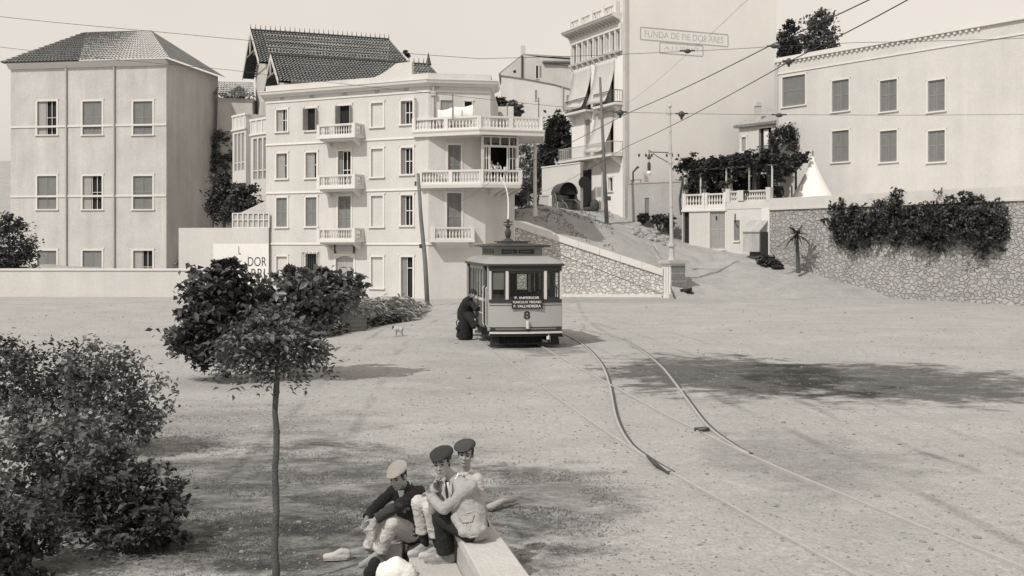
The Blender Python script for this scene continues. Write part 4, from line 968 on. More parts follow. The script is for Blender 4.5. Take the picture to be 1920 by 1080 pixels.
# ------------------------------------------------------------------ tiled roof of fluted rows
def tiled(mb, A, B, D, E_, rows, cols):
    """A-B ridge edge, D-E eave edge; overlapping courses of rounded tiles"""
    A, B, D, E_ = map(Vector, (A, B, D, E_)); nrm = (B - A).cross(D - A).normalized()
    if nrm.z < 0: nrm = -nrm
    vs = []; fs = []; per = 4; n = cols * per + 1
    for r_ in range(rows):
        for e in (0, 1):
            t = (r_ + (1.12 if e else 0)) / rows
            for c_ in range(n):
                s = c_ / (n - 1); p = (A.lerp(B, s)).lerp(D.lerp(E_, s), t)
                vs.append(p + nrm * ((.09 if e else .0) + .045 * math.cos(2 * math.pi * c_ / per) + rnd.uniform(-.012, .012)))
        b = r_ * 2 * n
        fs += [(b + c_, b + c_ + 1, b + n + c_ + 1, b + n + c_) for c_ in range(n - 1)]
    mb.add(vs, fs)
vl = thing('gabled_villa', 'large villa with two steep tiled roofs and spiked ridge cresting', 'house', (-16, 84, 0))
va = Vector((.929, .37, 0)); vb = Vector((.37, -.929, 0))
def villa_roof(px0, py0, Y0, length, w_, drop, back, hip, rows, cols):
    R0 = W(px0, py0, Y0); R1 = R0 + va * length
    e0 = R0 + vb * w_ - Vector((0, 0, drop)); e1 = R1 + va * hip + vb * w_ - Vector((0, 0, drop)); b0 = R0 - vb * w_ - Vector((0, 0, drop)); b1 = R1 + va * hip - vb * w_ - Vector((0, 0, drop))
    mb = MB(); tiled(mb, R0, R1, e0, e1, rows, cols); tiled(mb, R0, R1, b0, b1, rows, cols); mb.add([R1, e1, b1], [(0, 1, 2)])
    rf = mb.build('roof', M_tile, vl)
    mb = MB(); mb.tube([R0 + Vector((0, 0, .06)), R1 + Vector((0, 0, .06))], .09, 6)
    n = int(length / .38)
    for k in range(n + 1): p = R0 + va * (length * k / n); mb.tube([p, p + Vector((0, 0, .42)), p + Vector((0, 0, .5))], [.03, .02, .005], 4); mb.ell(p + Vector((0, 0, .2)), (.05, .05, .05), None, 6, 4)
    mb.build('cresting', M_iron, rf)
    for q0, q1 in ((R0, e0), (R0, b0)): # barge boards
        mb = MB(); o_ = va * -.06; mb.prism([q0 + o_ + Vector((0, 0, .08)), q1 + o_ + Vector((0, 0, .08)), q1 + o_ - Vector((0, 0, .26)), q0 + o_ - Vector((0, 0, .26))], va * .05); mb.build('bargeboard', M_frame, rf)
    mb = MB()
    mb.prism([R1 + Vector((0, 0, .1)), e1 + Vector((0, 0, .1)), e1 + va * .14 + Vector((0, 0, .1)), R1 + va * .14 + Vector((0, 0, .1))], (0, 0, -.06))
    m_ = (R0 + e0) / 2; m2 = (R0 + b0) / 2; mb.tube([m_ - va * .03 - Vector((0, 0, .3)), m2 - va * .03 - Vector((0, 0, .3))], .07, 4)
    mb.tube([R0 - va * .03, (m_ + m2) / 2 - va * .03 - Vector((0, 0, .3))], .06, 4)
    mb.build('gable_truss', M_frame, rf)
    return R0, R1, e0, e1, b0, b1
r1 = villa_roof(470, 57, 88, 11.2, 4.2, 3.1, 4, 1.0, 17, 46)
r2 = villa_roof(508, 104, 82.3, 12.1, 3.2, 2.3, 3, .9, 13, 50)
mb = MB()
for (R0, R1, e0, e1, b0, b1), ins, zf in ((r1, .95, .35), (r2, .85, .3)):
    dn = Vector((0, 0, .35)); g0 = R0 + va * ins - Vector((0, 0, .25)); h0 = e0 + va * ins - vb * .55 ; k0 = b0 + va * ins + vb * .55
    ga = [g0, h0, k0]; bot = lambda p: Vector((p.x, p.y, -.2))
    h0z = Vector((h0.x, h0.y, e0.z + .38 - .1)); k0z = Vector((k0.x, k0.y, e0.z + .38 - .1))
    mb.add([g0, h0z, bot(h0), bot(k0), k0z], [(0, 1, 2, 3, 4)])
    h1 = e1 - vb * .55 - va * .6; h1z = Vector((h1.x, h1.y, h0z.z)); mb.quad(h0z, h1z, bot(h1), bot(h0))
    k1 = b1 + vb * .55 - va * .6; k1z = Vector((k1.x, k1.y, h0z.z)); mb.quad(h1z, k1z, bot(k1), bot(h1)); mb.quad(k0z, k1z, bot(k1), bot(k0))
mb.build('wall', M_white2, vl)
fin = r2[1]; mb = MB(); mb.lathe(fin, [(.26, 0), (.2, .15), (.12, .5), (.05, .8), (.01, 1.0)], 8); mb.build('finial', M_iron, vl)
for (R0, _, e0, _, b0, _) in (r1, r2): # boarded gable with dark soffit
    mb = MB(); q = va * .5; mb.add([R0 + q - Vector((0, 0, .15)), R0.lerp(e0, .5) + q - Vector((0, 0, .15)), R0.lerp(b0, .5) + q - Vector((0, 0, .15))], [(0, 1, 2)])
    for k in range(5): a = R0.lerp(R0.lerp(e0, .5), k / 5) + va * .46; a2 = Vector((a.x, a.y, R0.lerp(e0, .5).z)); mb.tube([a, a2], .035, 4); b = R0.lerp(R0.lerp(b0, .5), k / 5) + va * .46; mb.tube([b, Vector((b.x, b.y, a2.z))], .035, 4)
    mb.build('gable_boarding', M_wood_l, vl)
    mb = MB(); mb.quad(R0 - Vector((0, 0, .12)), e0 - Vector((0, 0, .12)), e0 + va * .9 - Vector((0, 0, .12)), R0 + va * .9 - Vector((0, 0, .12))); mb.quad(R0 - Vector((0, 0, .12)), b0 - Vector((0, 0, .12)), b0 + va * .9 - Vector((0, 0, .12)), R0 + va * .9 - Vector((0, 0, .12))); mb.build('soffit', M_wood_d, vl)
FGb = Fr((r1[4] + va * .95 + vb * .55)[:2], (r1[2] + va * .95 - vb * .55)[:2])
for k in range(3):
    u = FGb.L * .45 + k * .62; mb = MB(); FGb.box(mb, u, u + .34, 11.2, 14.2, .005, .02); wv = mb.build('window', M_shut, vl)
    mb = MB(); FGb.box(mb, u - .08, u, 11.1, 14.25, .004, .05); FGb.box(mb, u + .34, u + .42, 11.1, 14.25, .004, .05); mb.build('frame', M_trim, wv)
# glazed galleries on the villa flank
for (x0, x1, Yn, yt0, yt1, yb) in ((436, 461, 78.5, 229, 213, 345), (470, 505, 74.5, 238, 220, 362)):
    P0, P1 = xy(x0, Yn + 1.9), xy(x1, Yn); FV = Fr(P0, P1); L_ = FV.L; z1 = FV.uz(x1, yt1)[1]; z0 = FV.uz(x0, yb)[1]
    ops_ = []; n = 3; zp = z1 - .95
    for k in range(n): ops_.append((L_ * (.14 + .27 * k), L_ * (.14 + .27 * k) + L_ * .20, z0 + .9, zp - .35))
    mb = MB(); FV.wall(mb, 0, L_, -.2 if x0 > 460 else z0, z1, ops_, .15); mb.quad(FV.P(L_, -.2, 0), FV.P(L_, z1, 0), FV.P(L_, z1, -3), FV.P(L_, -.2, -3)); mb.quad(FV.P(0, -.2, 0), FV.P(0, z1, 0), FV.P(0, z1, -3), FV.P(0, -.2, -3))
    mb.quad(FV.P(0, z1 - .8, 0), FV.P(L_, z1 - .8, 0), FV.P(L_, z1 - .8, -3), FV.P(0, z1 - .8, -3)); gy = mb.build('gallery', M_white2, vl)
    mb = MB(); FV.box(mb, -.06, L_ + .06, z1 - .08, z1 + .06, -.2, .07); FV.box(mb, -.05, L_ + .05, zp - .12, zp, 0.002, .1)
    for k in range(4): FV.box(mb, L_ * (.05 + .29 * k) - .06, L_ * (.05 + .29 * k) + .06, zp, z1 - .08, .002, .06)
    mb.build('parapet_trim', M_trim, gy)
    for op in ops_:
        mb = MB(); FV.box(mb, *op, -.15, -.12); mb.build('window', M_shut, gy)
    mb = MB()
    for a, b, c, e in ops_: FV.box(mb, a, b, c + (e - c) * .2, c + (e - c) * .2 + .08, -.12, -.04); FV.box(mb, (a + b) / 2 - .02, (a + b) / 2 + .02, c, e, -.119, -.06)
    mb.build('glazing_bars', M_frame, gy)

# ------------------------------------------------------------------ low white workshop with painted sign on the left
B0, B1 = xy(335, 67.6), xy(504, 66.7); FL = Fr(B0, B1)
bw = thing('white_workshop', 'low white workshop with painted lettering left of the apartment house', 'building', (-16, 67, 0))
zb1 = FL.uz(470, 427)[1]
mb = MB(); FL.wall(mb, 0, FL.L, -.2, zb1); mb.quad(FL.P(0, -.2, 0), FL.P(0, zb1, 0), FL.P(0, zb1, -6), FL.P(0, -.2, -6)); mb.quad(FL.P(0, zb1, 0), FL.P(FL.L, zb1, 0), FL.P(FL.L, zb1, -6), FL.P(0, zb1, -6)); mb.build('wall', M_white2, bw)
mb = MB(); zs1 = FL.uz(470, 457)[1]; FL.box(mb, FL.uz(400, 480)[0], FL.L - .0, .3, zs1, .004, .02); sg = mb.build('sign_panel', M_cloth_w, bw)
M_let = mat('sign_black', .05, .1, 5, .8, 0, 20, .1)
for s_, (x0, x1, y0, y1) in (('L', (447.5, 452, 462, 477)), ('DOR', (465, 500, 482, 499)), ('ARRI', (457, 497, 504, 521))):
    a = FL.uz(x0, y1); b = FL.uz(x1, y0)
    if b[0] < FL.L: text_on(FL, s_, a[0], b[0], a[1], b[1], .022, M_let, sg)
    else: text_on(FL, s_[:4], a[0], FL.L - .1, a[1], b[1], .022, M_let, sg)
mb = MB(); zg0, zg1 = zb1, FL.uz(470, 399)[1]; ug0 = FL.uz(436, 410)[0]; n = 7
for k in range(n + 1): u = ug0 + (FL.L - ug0) * k / n; FL.box(mb, u - .035, u + .035, zg0, zg1, -.06, .0)
for z in (zg0, (zg0 + zg1) / 2, zg1 - .05): FL.box(mb, ug0 + .036, FL.L - .036, z, z + .05, -.055, -.005)
gh = mb.build('glazed_screen', M_trim, bw); mb = MB(); FL.box(mb, ug0, FL.L, zg0 + .02, zg1 - .02, -.10, -.08); mb.build('pane', M_grey, gh)
mb = MB(); a = FL.uz(445, 400); zr1 = FL.uz(498, 370)[1]; mb.prism([FL.P(ug0 + .2, zg1, -.6), FL.P(FL.L, zg1, -.6), FL.P(FL.L, zr1, -.6)], FL.n * -3.5); mb.build('lean_to', M_white, bw)

# ------------------------------------------------------------------ house on the hill between the buildings
hh = thing('hilltop_house', 'plain pale house with chimney on the hill beyond the apartment block', 'house', (3, 130, 17))
def Q(px, py, Y=130.0): return W(px, py, Y)
mb = MB(); mb.prism([Q(939, 230), Q(1072, 230), Q(1072, 112), Q(1018, 108), Q(981, 103), Q(939, 137)], (0, 9, 0)); mb.build('wall', M_grey2, hh)
mb = MB(); mb.prism([Q(937, 139), Q(981, 103), Q(981, 100.5), Q(935, 137)], (0, 9.2, 0)); mb.prism([Q(981, 103), Q(981, 100.5), Q(1072, 106), Q(1072, 109)], (0, 9.2, 0)); rf = mb.build('roof', M_tile_l, hh)
mb = MB()
for k in range(14): p = Q(1019 + 4 * k, 117.2 - .0 * k, 129.6); mb.tube([p, p + Vector((0, 1.6, .75))], .13, 6)
mb.prism([Q(1018, 118.5, 129.7), Q(1072, 122, 129.7), Q(1072, 120, 129.7), Q(1018, 116.5, 129.7)], (0, .5, 0)); mb.build('tiled_eave', M_tile, hh)
mb = MB(); p = Q(981, 103, 131); mb.box(p + Vector((0, 0, .3)), (.55, .55, 1.4)); mb.box(p + Vector((0, 0, .98)), (.42, .42, .2)); mb.build('chimney', M_grey2, hh)
mb = MB(); mb.tube([Q(979, 104, 129.85), Q(979, 155, 129.85)], .1, 6); mb.build('downpipe', M_iron, hh)
FQ = Fr(Q(939, 230)[:2], Q(1072, 230)[:2])
def simple_win(fr, parent, x0, x1, y0, y1, shut=True):
    a, b, c, e = fr.op(x0, x1, y0, y1); mb = MB(); fr.box(mb, a, b, c, e, .002, .02); wv = mb.build('window', M_dark if shut is None else M_shut, parent)
    mb = MB(); fr.box(mb, a - .07, a, c - .05, e + .06, .001, .05); fr.box(mb, b, b + .07, c - .05, e + .06, .001, .05); fr.box(mb, a, b, e, e + .06, .001, .048); fr.box(mb, a - .1, b + .1, c - .1, c - .03, .001, .1); mb.build('frame', M_trim, wv); return wv
wv = simple_win(FQ, hh, 1005, 1009, 123, 147, None); a, b, c, e = FQ.op(1012, 1014.5, 123, 145); mb = MB(); FQ.box(mb, a, b, c, e, .002, .05); mb.build('shutter', M_shut, wv)
mb = MB(); u, z = FQ.uz(965, 134); FQ.box(mb, u - .15, u + .15, z - .15, z + .15, .002, .02); mb.build('vent', M_dark, hh)
lw = thing('lower_hill_house', 'lower pale house with one sloping roof edge in front of the hilltop house', 'house', (4, 122, 16))
mb = MB(); mb.prism([Q(940, 238, 124), Q(1080, 238, 124), Q(1080, 170, 124), Q(1040, 158, 124), Q(982, 147, 124), Q(940, 141, 124)], (0, 5, 0)); mb.build('wall', M_white2, lw)
mb = MB(); mb.prism([Q(938, 142.5, 123.9), Q(982, 148.5, 123.9), Q(1040, 159.5, 123.9), Q(1080, 171.5, 123.9), Q(1080, 169.5, 123.9), Q(1040, 157.5, 123.9), Q(982, 146.5, 123.9), Q(938, 140.5, 123.9)], (0, 5.2, 0)); mb.build('roof', M_tile, lw)
FQ2 = Fr(Q(940, 230, 124)[:2], Q(1080, 230, 124)[:2]); simple_win(FQ2, lw, 1003, 1007, 169, 187); simple_win(FQ2, lw, 1062, 1070, 178, 205)
mb = MB(); mb.tube([Q(1055, 163, 123.85), Q(1055, 205, 123.85)], .07, 6); mb.build('downpipe', M_grey, lw)

# ------------------------------------------------------------------ plain neighbouring house further left, beyond the workshop
E0, E1 = xy(20, 84), xy(312, 82); FE = Fr(E0, E1)
pe = thing('shuttered_villa', 'broad pale three storey villa with hipped dark roof at far left', 'house', (-28, 84, 0))
oe = [FE.op(x, x + 36, y, y + 62) for x in (70, 155, 250) for y in (190, 330, 470)]
ze = FE.uz(230, 112)[1]
mb = MB(); FE.wall(mb, 0, FE.L, -.2, ze, oe)
for u in (0, FE.L): mb.quad(FE.P(u, -.2, 0), FE.P(u, ze, 0), FE.P(u, ze, -9), FE.P(u, -.2, -9))
mb.build('wall', M_grey2, pe)
for k, op in enumerate(oe): window(FE, pe, op, 'shut' if k % 4 else 'half', trim=.14)
mb = MB(); tiled(mb, FE.P(3.5, ze + 3.0, -4.5), FE.P(FE.L - 3.5, ze + 3.0, -4.5), FE.P(-.5, ze - .05, .5), FE.P(FE.L + .5, ze - .05, .5), 16, 46)
mb.add([FE.P(3.5, ze + 3.0, -4.5), FE.P(-.5, ze - .05, .5), FE.P(-.5, ze - .05, -9.5)], [(0, 1, 2)]); mb.add([FE.P(FE.L - 3.5, ze + 3.0, -4.5), FE.P(FE.L + .5, ze - .05, .5), FE.P(FE.L + .5, ze - .05, -9.5)], [(0, 1, 2)]); mb.build('roof', M_tile, pe)
mb = MB(); mb.sweep([FE.P(-.1, 0)[:2], FE.P(FE.L + .1, 0)[:2]], [(0, ze - .5), (.1, ze - .5), (.35, ze - .2), (.42, ze - .1), (0, ze - .1)]); mb.build('cornice', M_trim, pe)
mb = MB()
for z in (ze - 4.9, ze - 10.1): FE.box(mb, 0, FE.L, z, z + .14, .002, .06)
mb.build('string_course', M_trim, pe)
tg = thing('tiled_outbuilding', 'outbuilding with grey tiled roof behind the trees left of the gabled villa', 'house', W(440, 330, 92))
mb = MB(); a, b = W(405, 153, 92), W(475, 155, 92); c, d_ = W(400, 180, 89.5), W(478, 182, 89.5); tiled(mb, a, b, c, d_, 8, 14); mb.build('roof', M_tile, tg)
mb = MB(); mb.prism([c + Vector((.3, .3, -.1)), d_ + Vector((-.3, .3, -.1)), W(478, 455, 89.8), W(400, 455, 89.8)], (0, 2, 0)); mb.build('wall', M_grey2, tg)

for (x, w_) in ((125, .0), (215, .0)):
    mb = MB(); u = FE.uz(x, 300)[0]; mb.tube([FE.P(u, .2, .1), FE.P(u, ze - .5, .1)], .07, 6); mb.build('downpipe', M_grey, pe)
gw_ = thing('garden_wall', 'long low whitewashed garden wall before the far left villa', 'wall', (-27, 64, 0)); FGW = Fr((-40, 64.5), xy(395, 64)); mb = MB(); FGW.box(mb, 0, FGW.L, -.2, 1.5, -.3, 0); mb.build('wall', M_white2, gw_)
mb = MB(); FGW.box(mb, -.05, FGW.L + .05, 1.502, 1.62, -.36, .06); mb.build('coping', M_coping, gw_)
# ------------------------------------------------------------------ the tram
to = Vector((.42, 32.8, 0.0)); tb = Vector((-.165, .986, 0)).normalized(); tr_ = Vector((tb.y, -tb.x, 0))
def TL(x, y, z): return to + tr_ * x + tb * y + Vector((0, 0, z))
tram = thing('tram', 'small single deck electric tram with dark windows and black destination board', 'tram', to)
M_tpaint = mat('tram_paint', .37, .05, 1.5, .45, .03, 25, .06, .05, spec=.4)
M_tarc = mat('tram_brown_wood', .12, .15, 3, .5, .03, 30, .1, spec=.4)
M_tdark = mat('tram_dark_wood', .035, .2, 3, .5, .03, 30, .1, spec=.4)
M_under = mat('tram_underframe', .022, .3, 4, .7, .1, 30, .2)
M_roofc = mat('roof_canvas', .29, .08, 2, .8, .06, 20, .06)
M_cream = mat('tram_cream_rail', .56, .08, 3, .5, .03, 30, .05)
M_board = mat('board_black', .02, .1, 3, .6, 0, 20, .05)
M_lett = mat('board_white', .72, .05, 3, .6, 0, 20, .05)
HW, TLn = 1.08, 5.45
def bow(x): return .14 * (x / HW) ** 2
def tbox(mb, x0, x1, y0, y1, z0, z1):
    mb.hexa([TL(x0, y0, z0), TL(x1, y0, z0), TL(x1, y1, z0), TL(x0, y1, z0), TL(x0, y0, z1), TL(x1, y0, z1), TL(x1, y1, z1), TL(x0, y1, z1)])
def bowstrip(mb, z0, z1, d=0.0, th=.05, x0=-HW, x1=HW, n=16, end=0):
    s = -1 if end else 1
    Y = (lambda x, o: (TLn - bow(x) + o) if end else (bow(x) - o))
    for k in range(n):
        a, b = x0 + (x1 - x0) * k / n, x0 + (x1 - x0) * (k + 1) / n
        mb.hexa([TL(a, Y(a, d + th), z0), TL(b, Y(b, d + th), z0), TL(b, Y(b, d), z0), TL(a, Y(a, d), z0), TL(a, Y(a, d + th), z1), TL(b, Y(b, d + th), z1), TL(b, Y(b, d), z1), TL(a, Y(a, d), z1)])
for end in (0, 1):
    mb = MB(); bowstrip(mb, .52, 1.34, 0, .04, end=end)
    for s in (-1, 1):
        y0, y1 = (.14, .36) if not end else (TLn - .36, TLn - .14)
        tbox(mb, s * HW - .02, s * HW + .02, y0, y1, .52, 1.34)
    ds = mb.build('dash_panel', M_tpaint, tram)
    mb = MB(); bowstrip(mb, 1.34, 1.44, .0, .06, end=end); mb.build('waist_rail', M_tdark, tram); mb = MB(); bowstrip(mb, 2.27, 2.41, .0, .05, end=end); mb.build('header_rail', M_tdark, tram)
    for za, zb, th_ in ((.60, .63, .012), (.545, .565, .01), (1.26, 1.275, .008)): mb = MB(); bowstrip(mb, za, zb, .042, th_, end=end); mb.build('beading', M_tdark, ds)
    mb = MB()
    for x, w_ in ((-HW + .03, .06), (-.57, .085), (.57, .085), (HW - .03, .06)):
        Yq = (bow(x)) if not end else TLn - bow(x)
        tbox(mb, x - w_ / 2, x + w_ / 2, Yq - .045, Yq + .03, 1.44, 2.27)
    mb.build('window_post', M_cream, tram)
    for x0, x1 in ((-HW + .06, -.61), (-.53, .53), (.61, HW - .06)):
        mb = MB(); bowstrip(mb, 1.44, 1.50, -.01, .03, x0, x1, 4, end); bowstrip(mb, 2.21, 2.27, -.01, .03, x0, x1, 4, end)
        for xx in (x0, x1 - .045): bowstrip(mb, 1.501, 2.209, -.008, .026, xx, xx + .045, 1, end)
        wf = mb.build('window', M_tdark, tram); mb = MB(); bowstrip(mb, 1.5, 2.21, 0, .005, x0 + .04, x1 - .04, 4, end); mb.build('pane', Mglass, wf)
mb = MB(); bowstrip(mb, .44, .50, .05, .06); bowstrip(mb, .44, .50, .05, .06, end=1); bowstrip(mb, .385, .43, -.05, .1); mb.build('bumper', M_cream, tram)
mb = MB(); bowstrip(mb, .36, .44, .02, .05); bowstrip(mb, .50, .53, .02, .09); mb.build('buffer_beam', M_under, tram)
# saloon sides with arched windows
SY0, SY1 = 1.15, TLn - 1.15
for s in (-1, 1):
    x0, x1 = (s * HW - .03, s * HW + .03)
    mb = MB(); tbox(mb, x0, x1, SY0, SY1, .55, 1.34); sp = mb.build('side_panel', M_tarc, tram)
    mb = MB(); tbox(mb, x0 - .012, x1 + .012, SY0, SY1, 1.342, 1.42); tbox(mb, x0 - .01, x1 + .01, SY0, SY1, .95, .98); mb.build('rail', M_cream, sp)
    n = 5; wy = (SY1 - SY0) / n; mb = MB()
    for k in range(n + 1):
        y = SY0 + wy * k; tbox(mb, x0, x1, max(SY0, y - .055), min(SY1, y + .055), 1.42, 2.41)
    for k in range(n):
        ya, yb = SY0 + wy * k + .055, SY0 + wy * (k + 1) - .055; m_ = 8
        for j in range(m_):
            t0, t1 = j / m_, (j + 1) / m_; f = lambda t: 2.13 + .17 * math.sqrt(max(0, 1 - (2 * t - 1) ** 2))
            a, b = ya + (yb - ya) * t0, ya + (yb - ya) * t1
            mb.hexa([TL(x0, a, f(t0)), TL(x1, a, f(t0)), TL(x1, b, f(t1)), TL(x0, b, f(t1)), TL(x0, a, 2.41), TL(x1, a, 2.41), TL(x1, b, 2.41), TL(x0, b, 2.41)])
    mb.build('arcade', M_tarc, tram)
    for k in range(n):
        ya, yb = SY0 + wy * k + .055, SY0 + wy * (k + 1) - .055
        mb = MB(); tbox(mb, s * HW - .012, s * HW - .006, ya, yb, 1.42, 2.3); mb.build('side_window', Mglass, tram)
    for y in (.30, TLn - .30): mb = MB(); tbox(mb, s * HW - .03, s * HW + .03, y - .05, y + .05, 1.34, 2.41); mb.build('corner_post', M_tpaint, tram)
    for y in (.42, 1.08):
        mb = MB(); mb.tube([TL(s * (HW + .01), y, .62), TL(s * (HW + .05), y, .68), TL(s * (HW + .05), y, 1.75), TL(s * (HW + .01), y, 1.8)], .018, 6); mb.build('handrail', M_cream if s < 0 else M_iron, tram)
    for yc in (.72, TLn - .72): mb = MB(); tbox(mb, s * 1.02 - .16, s * 1.02 + .16, yc - .36, yc + .36, .30, .34); tbox(mb, s * .92 - .03, s * .92 + .03, yc - .36, yc + .36, .345, .55); mb.build('step', M_under, tram)
# bulkheads, floor
mb = MB(); tbox(mb, -HW + .035, HW - .035, .06, TLn - .06, .535, .60); mb.build('floor', M_tdark, tram)
for yb_ in (SY0, SY1):
    mb = MB(); P = lambda *a: tbox(mb, a[0], a[1], yb_ - .025, yb_ + .025, a[2], a[3])
    P(-1.04, -.95, .6, 2.41); P(.95, 1.04, .6, 2.41); P(-.42, -.34, .6, 2.41); P(.34, .42, .6, 2.41); P(-.95, -.42, .6, 1.45); P(.42, .95, .6, 1.45); P(-.95, -.42, 2.2, 2.41); P(.42, .95, 2.2, 2.41); P(-.34, .34, 2.15, 2.41)
    if yb_ == SY1: P(.02, .34, .6, 2.15)
    mb.build('bulkhead', M_tdark, tram)
for s in (-1, 1): mb = MB(); tbox(mb, s * .82 - .2, s * .82 + .2, SY0 + .1, SY1 - .1, .9, 1.0); tbox(mb, s * .99 - .025, s * .99 + .025, SY0 + .1, SY1 - .1, 1.0, 1.5); mb.build('bench', M_wood, tram)
mb = MB(); mb.lathe(TL(.2, .55, .6), [(.14, 0), (.14, .7), (.16, .75), (.16, .95), (.1, .98)], 10); mb.tube([TL(.2, .55, 1.6), TL(.38, .45, 1.62)], .02, 6); mb.build('controller', M_under, tram)
# roof
def loop(hx, y0, y1, z, bw=.0, n=12):
    pts = [TL(-hx + 2 * hx * k / n, y0 + bw * (2 * k / n - 1) ** 2, z) for k in range(n + 1)]
    return pts + [TL(hx - 2 * hx * k / n, y1 - bw * (2 * k / n - 1) ** 2, z) for k in range(n + 1)]
def loft(mb, loops, cap=True):
    n = len(loops[0]); vs = [p for l in loops for p in l]
    fs = [(i * n + j, i * n + (j + 1) % n, (i + 1) * n + (j + 1) % n, (i + 1) * n + j) for i in range(len(loops) - 1) for j in range(n)]
    if cap: fs += [list(range(n))[::-1], list(range((len(loops) - 1) * n, len(loops) * n))]
    mb.add(vs, fs)
mb = MB(); loft(mb, [loop(1.14, -.10, TLn + .10, 2.47, .14), loop(1.13, -.08, TLn + .08, 2.50, .14), loop(1.04, .30, TLn - .30, 2.60, .11), loop(.90, .9, TLn - .9, 2.675, .06), loop(.76, 1.45, TLn - 1.45, 2.715, .02)]); rfm = mb.build('roof', M_roofc, tram, True)
mb = MB(); loft(mb, [loop(1.13, -.09, TLn + .09, 2.412, .14), loop(1.15, -.115, TLn + .115, 2.42, .14), loop(1.15, -.115, TLn + .115, 2.468, .14)]); mb.build('roof_edge', M_tdark, rfm)
mb = MB(); loft(mb, [loop(.76, 1.40, TLn - 1.40, 2.70, .02), loop(.73, 1.46, TLn - 1.46, 2.78, .02), loop(.73, 1.46, TLn - 1.46, 2.88, .02), loop(.77, 1.38, TLn - 1.38, 2.945, .03), loop(.86, 1.22, TLn - 1.22, 2.975, .06)]); cs = mb.build('clerestory', M_roofc, tram)
mb = MB(); loft(mb, [loop(.96, 1.1, TLn - 1.1, 2.976, .09), loop(.97, 1.08, TLn - 1.08, 3.0, .09), loop(.88, 1.2, TLn - 1.2, 3.04, .09), loop(.5, 1.4, TLn - 1.4, 3.075, .03)]); mb.build('clerestory_roof', M_tdark, cs, True)
FT = Fr(TL(-HW, 0, 0)[:2], TL(HW, 0, 0)[:2])
for xa, xb in ((-.50, -.02), (.02, .50)):
    mb = MB(); FT.box(mb, HW + xa - .0, HW + xb, 2.745, 2.90, -1.52, -1.45); cw = mb.build('clerestory_window', M_tdark, cs)
    mb = MB(); FT.box(mb, HW + xa + .03, HW + xb - .03, 2.835, 2.93, -.498, -.492); mb.build('pane', M_under, cw) if False else None
    mb = MB()
    for k in range(4): FT.box(mb, HW + xa + .05 + k * .085, HW + xa + .115 + k * .085, 2.80, 2.85, -1.449, -1.443)
    mb.build('light_glass', mat('frosted_glass', .16, .3, 8, .4, 0, 20, .2), cw)
for s in (-1, 1):
    for k in range(6):
        y = 1.55 + k * .40; mb = MB(); tbox(mb, s * .735 - .03, s * .735 + .03, y, y + .30, 2.76, 2.90); mb.build('clerestory_window', M_tdark, cs)
# trolley gear
mb = MB(); tbox(mb, -.32, .32, 1.5, 3.6, 3.07, 3.12)
for y in (1.6, 2.2, 2.8, 3.5): tbox(mb, -.42, .42, y - .04, y + .04, 3.121, 3.15)
tg = mb.build('trolley_plank', M_tdark, tram)
tz = 3.15; tp0 = TL(-.20, 2.1, 0)
mb = MB(); mb.lathe(tp0 + Vector((0, 0, tz)), [(.2, 0), (.12, .06), (.06, .1), (.09, .16), (.10, .26), (.09, .34), (.05, .38), (.05, .42), (.09, .46), (.04, .5)], 10)
mb.tube([tp0 + Vector((0, 0, tz + .45)), tp0 + Vector((0, 0, tz + .62))], .035, 6)
for k in (.50, .58): mb.tube([tp0 + Vector((-.14, 0, tz + k)), tp0 + Vector((.14, .0, tz + k + .02))], .025, 6)
mb.ell(tp0 + Vector((0, 0, tz + .64)), (.05, .05, .05)); mb.build('trolley_base', M_iron, tram)
tipw = W(940, 336, 38.8)
a = tp0 + Vector((0, 0, tz + .62)); mb = MB(); pts = [a.lerp(tipw, t) + Vector((.10 * math.sin(math.pi * t), 0, .16 * math.sin(math.pi * t))) for t in np.linspace(0, 1, 12)]
mb.tube(pts, [.03 - .012 * t for t in np.linspace(0, 1, 12)], 7); mb.tube([tipw - tr_ * .04, tipw + tr_ * .04], .06, 8); mb.build('trolley_pole', M_cream, tram)
# truck
mb = MB(); tbox(mb, -.8, .8, 1.2, TLn - 1.2, .3, .52); tbox(mb, -.95, .95, .1, TLn - .1, .46, .534); tbox(mb, -.55, .55, .35, .5, .12, .45); tbox(mb, -.75, -.65, .4, 1.3, .2, .3); tbox(mb, .65, .75, .4, 1.3, .2, .3); tbox(mb, -.9, -.84, 1.3, TLn - 1.3, .2, .46); tbox(mb, .84, .9, 1.3, TLn - 1.3, .2, .46); mb.build('truck', M_under, tram)
for y in (1.75, TLn - 1.75):
    for s in (-.66, .66):
        mb = MB(); mb.tube([TL(s - .05, y, .39), TL(s + .05, y, .39)], .37, 20); mb.tube([TL(s - .07, y, .39), TL(s + .07, y, .39)], .09, 10); mb.build('wheel', M_under, tram)
mb = MB()
for k in range(7): x = -.72 + .24 * k; mb.tube([TL(x, .22, .13), TL(x, .30, .34)], .03, 5)
tbox(mb, -.85, .85, .18, .24, .10, .15); tbox(mb, -.85, .85, .26, .31, .33, .37)
mb.prism([TL(.78, .16, .08), TL(1.04, .2, .08), TL(.98, .2, .4), TL(.78, .16, .4)], tb * .12); mb.prism([TL(-1.04, .2, .08), TL(-.78, .16, .08), TL(-.78, .16, .4), TL(-.98, .2, .4)], tb * .12); mb.build('lifeguard', M_under, tram)
